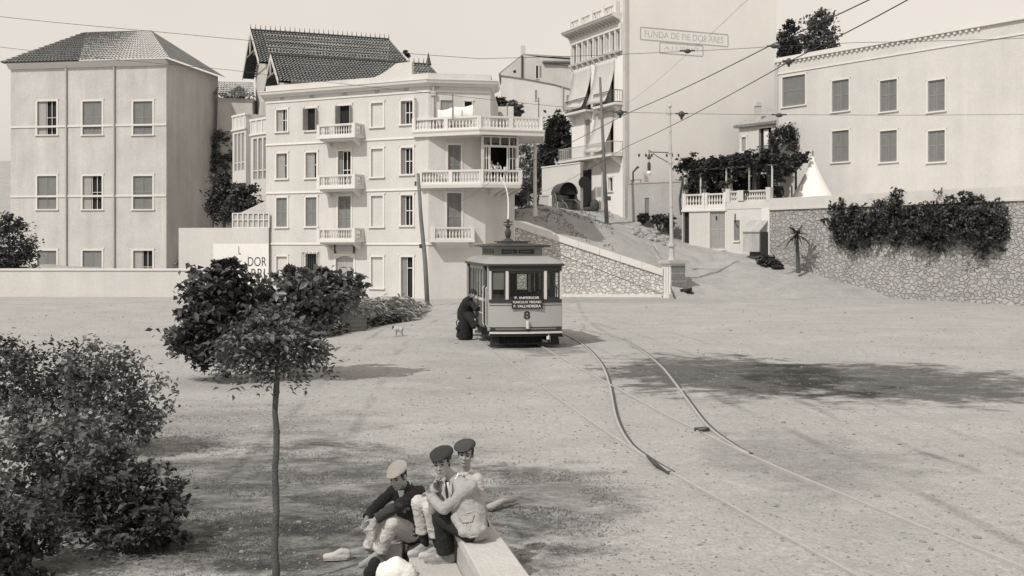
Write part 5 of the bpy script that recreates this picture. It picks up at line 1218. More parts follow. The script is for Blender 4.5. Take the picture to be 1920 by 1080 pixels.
# destination board, number, lamp bracket
mb = MB(); FT.box(mb, HW - .44, HW + .47, 1.17, 1.55, .055, .085); bd = mb.build('destination_board', M_board, tram)
for s_, xa, xb, za, zb in (('P. INFERIOR', -.36, .37, 1.455, 1.525), ('FUNICULAR TIBIDABO', -.41, .43, 1.33, 1.40), ('P. VALLVIDRERA', -.39, .42, 1.205, 1.285)):
    text_on(FT, s_, HW + xa, HW + xb, za, zb, .086, M_lett, bd, 'lettering', .003, .012)
text_on(FT, '8', HW - .085, HW + .105, .86, 1.10, .046, M_tdark, tram, 'route_number', .004, .03)
mb = MB(); mb.tube([FT.P(HW + .02, .60, .10), FT.P(HW + .02, .82, .10)], .05, 10); mb.tube([FT.P(HW + .02, .56, .10), FT.P(HW + .02, .60, .10)], .055, 10); FT.box(mb, HW - .0, HW + .04, .62, .66, .04, .09); mb.build('lamp_socket', M_cream, tram)
mb = MB(); mb.tube([FT.P(HW + .02, .55, .10), FT.P(HW + .02, .59, .10)], .058, 10); mb.build('socket_foot', M_tdark, tram)
mb = MB(); FT.box(mb, HW + .60, HW + .68, .26, .40, -.0, .02); mb.build('coupling_tag', M_lett, tram)

# ------------------------------------------------------------------ overhead wires and poles
def wire(name, label, pts, r, cat='wire', group=None, n=6):
    P = [W(*p) for p in pts]; Q_ = []
    for i in range(len(P) - 1):
        a, b = P[i], P[i + 1]; L_ = (b - a).length
        for k in range(n): t = k / n; Q_.append(a.lerp(b, t) - Vector((0, 0, L_ * .004 * math.sin(math.pi * t))))
    Q_.append(P[-1]); mb = MB(); mb.tube(Q_, r, 5); return tag(mb.build(name, M_wire), label, cat, group)
YW = lambda y: 2.2 * FPX / (455 - y)
wire('trolley_wire', 'trolley wire rising from the tram pole across the blank wall to upper right', [(1760, -65, YW(-65)), (1455, 80, YW(80)), (1175, 213, YW(213)), (940, 325, YW(325)), (855, 381, 62.0)], .0062)
wire('trolley_wire', 'lower trolley wire crossing the street lamp post over the siding', [(1830, -72, YW(-72)), (1490, 110, YW(110)), (1175, 275, YW(275)), (1010, 362, YW(362)), (985, 376, 63.2)], .0062)
wire('span_wire', 'long cross wire strung level over the square carrying two bell insulators', [(-90, 78, 19.2), (430, 131, 19.2), (830, 177, 19.2), (1163, 210, 19.2), (1278, 212.5, 19.2), (1490, 215, 19.2), (2050, 212, 19.2)], .0035)
wire('span_wire', 'short upper cross wire ending at an insulator near the painted wall lettering', [(2050, 66, 12.6), (1600, 80, 12.6), (1452, 87, 12.6), (1289, 96, 12.6), (900, 110, 12.6), (300, 60, 12.6), (-100, 20, 12.6)], .0028)
wire('feeder_wire', 'thin wire climbing steeply across the painted lettering to the upper right', [(1180, 192, 50), (1290, 100, 35), (1392, 8, 25), (1500, -80, 20)], .004)
for k, (px, py, Y, lab) in enumerate(((1163, 212, 19.2, 'black bell insulator on the cross wire in front of the tenement corner'), (1278, 215, 19.2, 'black bell insulator on the cross wire just right of the lamp post'),
                         (1461, 216, 19.2, 'small bead insulator on the cross wire near the house chimney'), (1289, 96, 12.6, 'dark insulator hanging against the painted wall lettering'), (1452, 87, 12.6, 'dark insulator on the upper wire at the edge of the blank wall'), (1479, 116, 13.3, 'bell insulator over the trolley wire by the upper house cornice'))):
    p = W(px, py, Y); s_ = Y / FPX; mb = MB()
    if k in (2, 3, 4): mb.ell(p, (7 * s_, 4 * s_, 4 * s_)); mb.tube([p - Vector((14 * s_, 0, -1 * s_)), p + Vector((14 * s_, 0, 1 * s_))], 1.4 * s_, 6)
    else: mb.lathe(p - Vector((0, 0, 9 * s_)), [(2.2 * s_, 0), (2.5 * s_, 4 * s_), (6 * s_, 7 * s_), (6.5 * s_, 11 * s_), (4 * s_, 14 * s_), (1 * s_, 16 * s_)], 10); mb.tube([p + Vector((-12 * s_, 0, 2 * s_)), p + Vector((12 * s_, 0, 2 * s_))], 1.6 * s_, 6)
    tag(mb.build('insulator', M_iron, None, True), lab, 'insulator', 'insulators on the overhead wires')
b = G(802, 573); mb = MB(); t_ = W(784, 325, b.y); mb.tube([b - Vector((0, 0, .3)), b.lerp(t_, .33) + Vector((.03, 0, 0)), b.lerp(t_, .66) - Vector((.02, 0, 0)), t_], [.12, .11, .095, .08], 8); lp_ = tag(mb.build('utility_pole', M_wood, None, True), 'leaning rough timber pole in front of the apartment house door', 'utility pole')
mb = MB(); q = b.lerp(t_, .92); mb.tube([q + Vector((-.16, -.05, -.1)), q + Vector((-.16, -.05, .12))], .05, 6); q = b.lerp(t_, .45); mb.box(q + Vector((-.14, -.05, 0)), (.12, .1, .2)); mb.build('bracket', M_iron, lp_)
b = W(1138, 421, 76); b.z = hz(b.x, b.y); t_ = W(1125, 145, 76); mb = MB(); mb.tube([b - Vector((0, 0, .3)), b.lerp(t_, .5), t_], [.15, .115, .08], 8); up2 = tag(mb.build('utility_pole', M_wood, None, True), 'tall timber pole standing in front of the tenement balconies', 'utility pole')
mb = MB(); q = W(1141, 372, 75.8); mb.box(q, (.3, .2, .28)); mb.build('switch_box', M_iron, up2)
for (px0, py0, px1, py1, Y, lab) in ((849, 176, 849, 225, 60.9, 'thin clothes line post on the terrace corner'), (1010, 183, 1010, 222, 61.6, 'thin clothes line post at the right end of the terrace'), (951, 195, 951, 221, 61.5, 'thin clothes line post in the middle of the terrace side'), (780, 185, 780, 225, 62.0, 'thin clothes line post by the last shuttered window')):
    mb = MB(); mb.tube([W(px0, py1, Y), W(px1, py0, Y)], .03, 6); tag(mb.build('line_post', M_wood), lab, 'post', 'clothes line posts on the terrace')
# ------------------------------------------------------------------ low board fence, earth bank, stone seat wall
fo, fe = G(560, 633), G(688, 621); FF = Fr(fo[:2], fe[:2])
fc = thing('board_fence', 'low dark weathered board fence left of the earth bank', 'fence', (fo + fe) / 2)
for k, (a, b, h) in enumerate(((0, .62, .46), (.62, 1.0, .58))):
    mb = MB()
    for j in range(3 if k == 0 else 4):
        z0 = .03 + j * h / (3 if k == 0 else 4); FF.box(mb, FF.L * a + .02, FF.L * b - .02, z0, z0 + h / (3 if k == 0 else 4) - (.045 if k == 0 else .012), -.03, .0 + .008 * j)
    mb.build('board_panel', M_wood if k else M_wood_d, fc)
for t in (0, .3, .61, .99): mb = MB(); FF.box(mb, FF.L * t - .06, FF.L * t + .06, -.1, .64, -.13, -.035); mb.build('post', M_wood, fc)
fx = [G(610, 632), G(655, 624), G(700, 613), G(745, 607), G(778, 602), G(800, 590), G(812, 576)]
fxs = [p.x for p in fx]; fys = [p.y for p in fx]
def bank(x, y):
    yf = np.interp(x, fxs, fys) + .25 * noise.noise((x * 1.3, 2, 0)); d = y - yf
    h = .78 * (1 / (1 + math.exp(-(d - .35) * 6))) * min(1, max(0, (55.5 - y) / 6)) * min(1, max(0, (fxs[-1] + .2 - x) / 1.2)) * min(1, max(0, (x + 11) / 2))
    return h * (.85 + .5 * noise.noise((x * .8, y * .5, 4)))
mb = MB(); gx = np.linspace(-11, fxs[-1] + .3, 70); gy_ = np.linspace(36, 56, 110)
mb.add([(x, y, bank(x, y) - .06 + gz(x, y) + .03 * noise.noise((x * 3, y * 3, 1))) for y in gy_ for x in gx], [(j * 70 + i, j * 70 + i + 1, (j + 1) * 70 + i + 1, (j + 1) * 70 + i) for j in range(109) for i in range(69)])
tag(mb.build('earth_bank', mat('bank_earth', .33, .2, .9, .95, .5, 9, .25), None, True), 'low bank of dug earth under dry brush before the apartment house', 'bank', kind='structure')
sw_ = thing('seat_wall', 'low pale stone wall with stepped end on which the young men sit', 'wall', (-.3, 9.9, 0))
M_slab = mat('seat_stone', .50, .10, 2.5, .9, .3, 30, .12); M_slab2 = mat('step_stone', .42, .14, 2.5, .9, .3, 25, .15)
mb = MB(); pol = [(.55, 7.0), (.12, 9.02), (-.235, 10.78), (-.60, 10.78), (-.27, 9.02), (.10, 7.0)]
mb.prism([(x, y, .345) for x, y in pol], (0, 0, .105)); sl = mb.build('capstone', M_slab, sw_)
bm = sl.modifiers.new('b', 'BEVEL'); bm.width = .012; bm.segments = 2
mb = MB(); mb.prism([(x - (.03 if i < 3 else -.03), y - (.03 if y > 10 else 0), -.1) for i, (x, y) in enumerate(pol)], (0, 0, .444)); mb.build('wall_body', M_slab2, sw_)
mb = MB(); mb.prism([(x, y, -.1) for x, y in ((-.22, 8.9), (-.57, 10.74), (-.62, 11.25), (-1.04, 11.25), (-.93, 10.2), (-.78, 9.2))], (0, 0, .21)); st = mb.build('step', M_slab, sw_); bm = st.modifiers.new('b', 'BEVEL'); bm.width = .012; bm.segments = 2
mb = MB(); mb.prism([(x, y, -.1) for x, y in ((-1.07, 10.85), (-1.07, 11.45), (-1.36, 11.45), (-1.30, 10.85))], (0, 0, .27)); bk_ = mb.build('end_block', M_slab2, sw_); bm = bk_.modifiers.new('b', 'BEVEL'); bm.width = .015; bm.segments = 2
a, b = G(917, 952, .08), G(966, 938, .06); mb = MB(); mb.tube([a, a.lerp(b, .5) + Vector((0, 0, .03)), b], [.045, .036, .02], 8); tag(mb.build('fallen_log', M_wood_l, None, True), 'short bleached log lying on the earth behind the seated men', 'log')
# ------------------------------------------------------------------ vegetation
nr = np.random.default_rng(11)
def unit(n): v = nr.normal(size=(n, 3)); return v / np.linalg.norm(v, axis=1)[:, None]
def leaves_mesh(name, pts, size, m_, parent=None, up=.5, aspect=.5, jitter=.55, dirs=None):
    n = len(pts); pts = np.asarray(pts); nrm = unit(n); nrm[:, 2] = np.abs(nrm[:, 2]) + up; nrm /= np.linalg.norm(nrm, axis=1)[:, None]
    d = unit(n) if dirs is None else dirs + .5 * unit(n); d -= nrm * (d * nrm).sum(1)[:, None]; d /= np.linalg.norm(d, axis=1)[:, None] + 1e-9; s = np.cross(nrm, d)
    L_ = (size * (1 + jitter * nr.uniform(-1, 1, n)))[:, None]
    v = np.stack([pts - d * L_ * .5, pts + s * L_ * aspect * .5 + nrm * L_ * .10, pts + d * L_ * .5 - nrm * L_ * .12, pts - s * L_ * aspect * .5 + nrm * L_ * .10], 1).reshape(-1, 3)
    me = bpy.data.meshes.new(name); me.vertices.add(4 * n); me.vertices.foreach_set('co', v.ravel())
    me.loops.add(6 * n); me.polygons.add(2 * n); b = np.arange(n)[:, None] * 4
    me.loops.foreach_set('vertex_index', (b + np.array([0, 1, 2, 0, 2, 3])).ravel()); me.polygons.foreach_set('loop_start', np.arange(2 * n) * 3)
    me.materials.append(m_); me.update(calc_edges=True); me.validate()
    return link_mesh(name, me, parent)
def clump_pts(ells, n, clumps, cr=.3, fill=.45):
    """leaf positions gathered in twig clumps spread through a set of ellipsoids"""
    vol = np.array([e[1][0] * e[1][1] * e[1][2] for e in ells]) ** .67; vol = vol / vol.sum(); out = []
    for (c, r), w_ in zip(ells, vol):
        c = np.array(c[:]); r = np.array(r); k = max(4, int(clumps * w_)); d = unit(k); rad = fill + (1 - fill) * nr.uniform(0, 1, k) ** .6; rad *= 1 + .18 * nr.normal(size=k) * .6
        cc = c + d * r * rad[:, None]; m_ = max(1, int(n * w_ / k)); rr = cr * r.mean()
        p = cc[:, None, :] + nr.normal(size=(k, m_, 3)) * rr * np.array([.62, .62, .42]) * nr.uniform(.6, 1.3, (k, 1, 1)); out.append(p.reshape(-1, 3))
    return np.concatenate(out)
def tree(name, label, cat, base, ells, n, clumps, size, m_, trunk_r, group=None, cr=.3, fill=.45, top=None, limbs=6, up=.4, aspect=.55):
    t = thing(name, label, cat, base, 0, group); base = Vector(base)
    ctr = sum((Vector(e[0]) for e in ells), Vector()) / len(ells); top = Vector(top) if top else ctr
    mb = MB(); mid = base.lerp(top, .5) + Vector((trunk_r * .6, 0, 0)); mb.tube([base - Vector((0, 0, .1)), base.lerp(top, .25), mid, top], [trunk_r * 1.25, trunk_r, trunk_r * .85, trunk_r * .5], 8)
    for k in range(limbs):
        c, r = ells[k % len(ells)]; d = Vector(unit(1)[0]); e = Vector(c) + Vector((d.x * r[0], d.y * r[1], abs(d.z) * r[2] * .6)) * .75; s = base.lerp(top, .8)
        mb.tube([s, s.lerp(e, .5) + Vector((0, 0, .1 * r[2])), e], [trunk_r * .45, trunk_r * .3, trunk_r * .12], 5)
    mb.build('trunk', M_bark, t, True); leaves_mesh('crown', clump_pts(ells, n, clumps, cr, fill), size, m_, t, up, aspect); return t
def E(px, py, Y, rx, ry, dy=1.0):
    s = Y / FPX; return (W(px, py, Y), (rx * s, rx * s * dy, ry * s))
# young tree in the foreground, feathered leaves of paired leaflets
def pinnate_tree(name, label, base, top, ells, nleaf, leaflet, m_, tr, group=None):
    t = thing(name, label, 'tree', base, 0, group); base = Vector(base); top = Vector(top)
    mb = MB(); k = 12; pts = [base.lerp(top, i / k) + Vector((.010 * math.sin(i * 1.9), .008 * math.cos(i * 2.3), 0)) for i in range(k + 1)]; pts[0].z -= .1
    mb.tube(pts, [tr * (1.15 - .35 * i / k) * (1 + .08 * math.sin(i * 2.7)) for i in range(k + 1)], 9)
    for i in range(2, k, 2): mb.ell(pts[i] + Vector((tr * .6 * (-1) ** i, 0, 0)), (tr * .5, tr * .5, tr * .7), None, 8, 6)
    P = []; D = []
    for j in range(nleaf):
        c, r = ells[j % len(ells)]; d = unit(1)[0]; q = .35 + .65 * nr.uniform() ** .5; st = Vector(c) + Vector((d[0] * r[0], d[1] * r[1], d[2] * r[2])) * q * .72
        out = Vector((d[0], d[1], d[2] * .5 + .15)).normalized(); ln = nr.uniform(.14, .26); pr = 6
        if j % 9 == 0: mb.tube([top.lerp(pts[-2], .3), top.lerp(st, .5) + Vector((0, 0, .04)), st], [tr * .4, tr * .25, .004], 5)
        sd = out.cross(Vector((0, 0, 1))).normalized() if abs(out.z) < .95 else Vector((1, 0, 0))
        for i in range(pr + 1):
            u = (i + .4) / pr; p = st + out * ln * u + Vector((0, 0, -.10 * u * u - .02))
            for s_ in ((-1, 1) if i < pr else (0,)):
                dv = (out * .55 + sd * s_ - Vector((0, 0, .25))).normalized(); P.append(p + dv * leaflet * .55); D.append(dv)
    mb.build('trunk', M_bark, t, True); leaves_mesh('crown', np.array([p[:] for p in P]), leaflet * 1.1, m_, t, .6, .5, .25, np.array([d[:] for d in D])); return t
xb = (516 - 960) / FPX * 10.0
pinnate_tree('street_tree', 'slender young street tree with small round crown in the left foreground', (xb, 10, 0), (xb + .01, 10, 2.12), [E(508, 640, 10, 80, 54), E(462, 652, 10.05, 46, 50), E(556, 648, 9.95, 42, 46), E(508, 610, 10, 60, 40)], 250, .064, M_leaf, .030)
s26 = 26.0
ba = G(535, 704)
tree('garden_tree', 'spreading leafy tree with low dense crown behind the young street tree', 'tree', ba, [E(520, 568, 26, 90, 46), E(600, 555, 25.5, 76, 46), E(645, 538, 26, 38, 28), E(575, 524, 26.5, 52, 18), E(480, 590, 25.5, 70, 42), E(590, 598, 25.4, 60, 20), E(676, 540, 25.6, 16, 14), E(540, 505, 26.2, 16, 9), E(610, 507, 26, 14, 8)], 6000, 300, .19, M_leaf, .09, cr=.27, fill=.35, top=W(540, 585, 26), up=.5)
tree('garden_tree', 'taller dark leaved tree rising at the left before the painted workshop sign', 'tree', G(425, 706), [E(432, 560, 25, 44, 64), E(436, 508, 25.2, 18, 34), E(395, 575, 25, 60, 72), E(440, 620, 25, 50, 60), E(375, 630, 25, 58, 52), E(402, 505, 25, 16, 14), E(450, 655, 25, 34, 24)], 6800, 300, .19, M_leaf_d, .10, cr=.27, fill=.35, top=W(415, 590, 25))
# bushes in the left foreground beyond the photographed strip
for k, (px, Y, r, h, lab) in enumerate(((235, 11.5, .62, .75, 'rounded leafy shrub nearest the young street tree'), (110, 12.5, .75, 1.0, 'larger dark shrub between two others at far left'), (-30, 10.4, .7, .8, 'shrub cut by the left edge of the view'), (210, 16.5, .8, 1.25, 'tall shrub standing behind the row at the left'), (60, 18, 1.0, 1.3, 'rear shrub at far left behind the row'))):
    x = (px - 960) / FPX * Y; e_ = [((x, Y, h * .62), (r, r, h * .6)), ((x + r * .5, Y - .2, h * .45), (r * .6, r * .6, h * .45)), ((x - r * .5, Y + .1, h * .8), (r * .5, r * .5, h * .5))]
    tree('garden_shrub', lab, 'shrub', (x, Y, 0), e_, 4200, 120, .085, M_leaf if k % 2 else M_leaf_d, .04, 'shrubs along the left side of the square', cr=.27, fill=.3, limbs=8)
# distant trees
def far_tree(px, py, Y, rx, ry, label, n=2600, name='hill_tree', m_=None, base=None, size=None, group=None):
    s = Y / FPX; c = W(px, py, Y); zb = hz(c.x, c.y) if base is None else base
    ells = [E(px, py, Y, rx * .8, ry * .8), E(px - rx * .45, py + ry * .3, Y, rx * .5, ry * .5), E(px + rx * .45, py + ry * .35, Y, rx * .5, ry * .5), E(px + rx * .1, py - ry * .5, Y, rx * .45, ry * .45)]
    tree(name, label, 'tree', (c.x, c.y, zb), ells, n, max(30, n // 26), size or s * 7, m_ or M_leaf_d, .15, group, cr=.3, fill=.3, limbs=5)
far_tree(458, 386, 72, 46, 46, 'dark rounded tree under the villa galleries beside the lean-to', 3200, 'villa_tree', base=0)
far_tree(418, 372, 73, 36, 56, 'dark tree left of the rounded one before the villa galleries', 2600, 'villa_tree', base=0)
far_tree(440, 210, 95, 44, 52, 'leafy tree in front of the grey tiled outbuilding', 2600, 'villa_tree', base=0, m_=M_leaf)
far_tree(418, 290, 90, 30, 60, 'mid toned tree between the far left villa and the gabled villa', 2000, 'villa_tree', base=0, m_=M_leaf)
far_tree(760, 101, 112, 9, 9, 'small treetop showing beside the villa roof ridge', 500, 'hill_tree', size=.25)
far_tree(934, 197, 108, 20, 20, 'dark shrubby tree at the left foot of the hilltop house', 1400, 'hill_tree')
far_tree(962, 205, 107, 20, 17, 'smaller mid toned bushy tree right of the dark one below the hilltop house', 1400, 'hill_tree', m_=M_leaf)
far_tree(1046, 262, 96, 36, 54, 'big dark tree between the apartment house and the tenement', 5200, 'hill_tree', size=.36)
far_tree(1022, 300, 94, 20, 30, 'lower dark tree beside the big one left of the tenement', 1800, 'hill_tree')
far_tree(1478, 82, 98, 26, 48, 'dark pointed tree behind the right edge of the tenement', 2600, 'hill_tree')
far_tree(1535, 70, 100, 42, 55, 'broad dark tree rising above the upper house cornice', 3000, 'hill_tree', m_=M_leaf)
far_tree(15, 470, 66, 62, 75, 'dark round tree at the extreme left before the shuttered villa', 4200, 'villa_tree', base=0)
far_tree(372, 480, 70, 34, 44, 'small leafy tree between the garden wall end and the workshop', 2200, 'villa_tree', base=0, m_=M_leaf)
# bushes on the slope under the terrace
for px, py, Y, rx, ry, lab in ((985, 300, 86, 18, 48, 'tall grey green bush just right of the glazed bay'), (990, 350, 80, 18, 30, 'bush on the slope behind the terrace column'), (1008, 335, 88, 14, 34, 'bush between the terrace column and the white yard wall'), (975, 372, 74, 12, 14, 'low bush at the head of the retaining wall'),
                               (1236, 412, 76.5, 14, 9, 'spiky low bush against the grey yard wall'), (1205, 408, 77.6, 11, 8, 'tiny bush by the narrow yard door'), (1255, 416, 76, 10, 14, 'bush in the corner behind the lamp post'), (1440, 508, 69.6, 18, 13, 'dark weedy bush at the foot of the rubble wall'), (1286, 550, 63.2, 11, 8, 'low weeds at the foot of the lamp pier'),
                               (1458, 500, 69, 10, 8, 'small weeds beside the dark bush under the rubble wall')):
    c = W(px, py, Y); s = Y / FPX; zb = hz(c.x, c.y) if Y > 63.5 else 0
    c.z = max(c.z, zb + ry * s * .5); t = thing('bush', lab, 'bush', (c.x, c.y, zb), 0, 'bushes on the slope')
    mb = MB()
    for k in range(6): mb.tube([(c.x, c.y, zb), (c.x + rx * s * .6 * math.cos(k), c.y + .1 * k, c.z + ry * s * .4)], [.03, .01], 4)
    mb.build('stems', M_bark, t); leaves_mesh('foliage', clump_pts([(c, (rx * s, rx * s, ry * s))], 1100, 60, .3, .2), s * 5.5, M_leaf_l if py < 395 else M_leaf_d, t, .4)
# palm-like plant by the right wall
pl_ = thing('spiky_plant', 'spiky leaved plant drooping before the rubble wall at right', 'plant', W(1494, 470, 66.8)); c = W(1494, 440, 66.8)
mb = MB()
for k in range(70):
    a = k * 2.4; el = nr.uniform(-.4, 1.2); L_ = nr.uniform(.8, 1.6); d = Vector((math.cos(a) * math.cos(el), math.sin(a) * math.cos(el) * .6, math.sin(el))); sd = d.cross(Vector((0, 0, 1))).normalized() * .06
    q = [c + d * L_ * t - Vector((0, 0, .55 * t * t)) for t in (0, .35, .7, 1)]
    mb.add([q[0] - sd * .5, q[0] + sd * .5, q[1] + sd, q[1] - sd, q[2] + sd * .8, q[2] - sd * .8, q[3]], [(0, 1, 2, 3), (3, 2, 4, 5), (5, 4, 6)])
mb.build('leaves', M_leaf_d, pl_); mb = MB(); mb.tube([W(1497, 512, 66.9), c], [.14, .1], 7); mb.build('stem', M_bark, pl_)
# pergola with vine
pg = thing('pergola', 'slender post pergola over the right hand terrace', 'pergola', FH.P(FH.L / 2, ztw, -1.5))
zp_ = FH.uz(1340, 316)[1]; Dp = 3.6
for px in (1285, 1313, 1361, 1371, 1404, 1447):
    u = FH.uz(px, 340, -.35)[0]; mb = MB(); mb.tube([FH.P(u, ztw + .2, -.4), FH.P(u, zp_, -.4)], .06 if px != 1285 else .14, 7); mb.build('post', M_frame if px != 1404 else M_wood_l, pg)
for px in (1290, 1370, 1440): u = FH.uz(px, 340, -.35)[0]; mb = MB(); mb.tube([FH.P(u, ztw, -Dp), FH.P(u, zp_ + .3, -Dp)], .08, 6); mb.build('post', M_wood, pg)
mb = MB(); mb.tube([FH.P(-.1, zp_, -.4), FH.P(FH.L + .5, zp_ + .05, -.4)], .05, 6); mb.tube([FH.P(-.1, zp_ + .3, -Dp), FH.P(FH.L + .5, zp_ + .35, -Dp)], .05, 6)
for k in range(14): u = FH.L * k / 13; mb.tube([FH.P(u, zp_ + .06, -.2), FH.P(u, zp_ + .4, -Dp - .2)], .035, 5)
mb.build('beams', M_wood, pg)
vn = thing('grape_vine', 'dense dark vine covering the terrace pergola', 'vine', FH.P(.3, ztw, -.6)); el_ = []
for k in range(15):
    u = -.2 + (FH.L + .9) * k / 14
    for d in (-.5, -1.6, -2.8): el_.append((FH.P(u, zp_ + .35 + .25 * math.sin(k * 1.7 + d), d), (.55, .65, .38 + .12 * math.sin(k * 2.3))))
for k in range(8): el_.append((FH.P(FH.L * (.05 + .13 * k), zp_ - .28 - .15 * (k % 2), -.45), (.42, .25, .22)))
leaves_mesh('foliage', clump_pts(el_, 15000, 700, .34, .1), .21, M_leaf_d, vn, .6, .8)
mb = MB(); u = FH.uz(1266, 330)[0]
for (pts, r0) in (([FH.P(-.35, ztw - .2, -.3), FH.P(-.42, ztw + .8, -.25), FH.P(-.2, zp_ - .6, -.3), FH.P(.2, zp_ + .1, -.4)], .07), ([FH.P(FH.L * .72, ztw, -1.2), FH.P(FH.L * .73, zp_, -1.1)], .16), ([FH.P(FH.L * .89, ztw, -1.4), FH.P(FH.L * .87, zp_, -1.3)], .2)): mb.tube(pts, [r0 * (1 - .1 * i) for i in range(len(pts))], 7)
mb.build('stem', M_bark, vn)
hd = thing('shade_hedge', 'added dark hedge standing in for shade behind the pergola terrace', 'hedge', FH.P(3, ztw, -4)); leaves_mesh('foliage', clump_pts([(FH.P(FH.uz(px, 350, -4.1)[0], ztw + 1.25, -4.1), (.6, .5, 1.75)) for px in range(1290, 1456, 14)], 19000, 800, .3, .2), .24, M_leaf_d, hd)  # foliage backing added to give the deep shade under the pergola
mb = MB()
for t in np.linspace(.02, .98, 9): mb.tube([FH.P(FH.L * t, ztw - .1, -4.1), FH.P(FH.L * t, ztw + 1.6, -4.1)], .05, 5)
mb.build('stems', M_bark, hd)
cv = thing('wall_creeper', 'dark creeper hanging on the upper house wall above the terrace tent', 'climber', FU.P(FU.uz(1450, 330)[0], ztw, .3)); el2 = [(W(px, py, 77.6), (rx * .037, .5, ry * .037)) for px, py, rx, ry in ((1470, 250, 24, 22), (1495, 262, 26, 26), (1452, 275, 10, 30), (1520, 258, 22, 24), (1449, 310, 9, 22), (1462, 330, 12, 16), (1474, 322, 10, 12))]
leaves_mesh('foliage', clump_pts(el2, 5200, 240, .3, .1), .2, M_leaf_d, cv, .2); mb = MB(); mb.tube([W(1449, 372, 77.6), W(1451, 300, 77.7), W(1480, 255, 77.9)], [.1, .07, .04], 6); mb.build('stem', M_bark, cv)
iv = thing('ivy_mass', 'thick dark ivy spilling over the white parapet at far right', 'climber', FR.P(FR.uz(1700, 420)[0], 0, .3)); el3 = []
for k in range(12):
    u, z = FR.uz(1572 + 27 * k, 418 + 8 * math.sin(k * 1.3), .25); el3.append((FR.P(u, z, .22), (.75, .42, 1.45 + .25 * math.sin(k * 2.1))))
leaves_mesh('foliage', clump_pts(el3, 19000, 900, .28, .1), .22, M_leaf_d, iv, .1); mb = MB()
for k in (1, 4, 7, 10): u = FR.uz(1572 + 27 * k, 418, .1)[0]; mb.tube([FR.P(u, 2.6, .08), FR.P(u + .3, 3.2, .08), FR.P(u, 5, .1)], [.03, .04, .03], 6)
mb.build('stems', M_bark, iv)
# plant pots on the balustrade
for px in (1321, 1357, 1369, 1287):
    u = FH.uz(px, 360, -.12)[0]; b = FH.P(u, ztb + .06 if px < 1360 else ztc + .15, -.12); t = thing('potted_plant', {1321: 'potted plant on the middle pillar of the low balustrade', 1357: 'potted plant on the pillar before the higher balustrade', 1369: 'potted plant on the first pillar of the higher balustrade', 1287: 'potted plant at the far left end of the terrace balustrade'}[px], 'plant', b, 0, 'potted plants on the terrace')
    mb = MB(); mb.lathe(b, [(.10, 0), (.15, .24), (.16, .26)], 8); mb.build('pot', M_tile, t); leaves_mesh('foliage', clump_pts([(b + Vector((0, 0, .48)), (.25, .22, .26))], 220, 20, .3, .2), .13, M_leaf, t)
# loose earth and brush
P = []
for k in range(1500):
    x = nr.uniform(-9.5, fxs[-1]); yf = np.interp(x, fxs, fys); y = yf + nr.exponential(2.6); 
    if y > 54: continue
    P.append((x, y, bank(x, y) + nr.uniform(-.05, .10)))
ob = leaves_mesh('dry_brush', np.array(P), .55, M_dry, None, 1.2, .10); tag(ob, 'dry pale brush strewn on top of the earth bank', 'brush', kind='stuff')
P = []
for k in range(2300):
    x = nr.uniform(-8.2, fxs[-1] - .5); yf = np.interp(x, fxs, fys); P.append((x, yf + nr.normal(.12, .18), nr.uniform(.0, .34)))
ob = leaves_mesh('shade_scrub', np.array(P), .17, M_leaf_d, None, .0, .3); tag(ob, 'added dark scrub standing in for shade under the bank front', 'shade_scrub', kind='stuff')  # dark leaves added in place of the shade below the bank's overhang
# stones on the slope
mb = MB()
for k in range(130):
    px, py = nr.uniform(1185, 1262), nr.uniform(410, 446); Y = 77.5 - (py - 405) * .13; p = W(px, py, Y); p.z = hz(p.x, p.y) + .03; s = nr.uniform(.06, .26)
    mb.ell(p, (s * nr.uniform(.8, 1.4), s, s * nr.uniform(.5, .9)), Matrix.Rotation(nr.uniform(0, 3), 3, 'Z'), 7, 5)
tag(mb.build('rubble', mat('rubble_stone', .30, .3, 2, .95, .4, 12, .2)), 'heap of broken stones on the slope below the grey yard wall', 'rubble', kind='stuff')
# pebbles and clods on the square
mb = MB()
for k in range(5200):
    Y = 8.6 * (58 / 8.6) ** (nr.uniform() ** 1.25); x = nr.uniform(-.47, .47) * Y; s = nr.uniform(.004, .014) * (1 + Y / 40) * (2.2 if nr.uniform() < .04 else 1)
    mb.ell((x, Y, gz(x, Y) + s * .2), (s * nr.uniform(.8, 1.6), s, s * .6), Matrix.Rotation(nr.uniform(0, 3), 3, 'Z'), 5, 4)
tag(mb.build('gravel', mat('pebble', .22, .3, .9, .9, .2, 20, .3)), 'loose pebbles and clods scattered over the square', 'gravel', kind='stuff')
# thin grass and weeds
P = []
for (cx, cy, rx, ry, n) in ((-3.3, 13.2, 3.2, 3.8, 22000), (.5, 13.4, 1.0, 2.3, 7000), (-1.7, 11.9, 1.6, 1.6, 7000), (5.4, 26, 3.3, 2.6, 7000), (-5.5, 18.5, 3, 2.4, 5000), (9, 24.5, 3.4, 2, 4000)):
    q = nr.normal(size=(n, 2)) * .5; x = cx + q[:, 0] * rx; y = cy + q[:, 1] * ry
    keep = np.array([noise.noise((a * .9, b * 1.6, 3)) > -.05 for a, b in zip(x, y)]); x, y = x[keep], y[keep]
    P += [(a, b, gz(a, b) + .006) for a, b in zip(x, y)]
n = len(P); dv = unit(n); dv[:, 2] = np.abs(dv[:, 2]) + .6
ob = leaves_mesh('grass', np.array(P), .028, mat('dry_grass', .17, .4, 3, .9, 0, 30, .3, transl=.2), None, 0, .16, .5, dv); tag(ob, 'sparse short weeds on the darker earth', 'grass', kind='stuff')

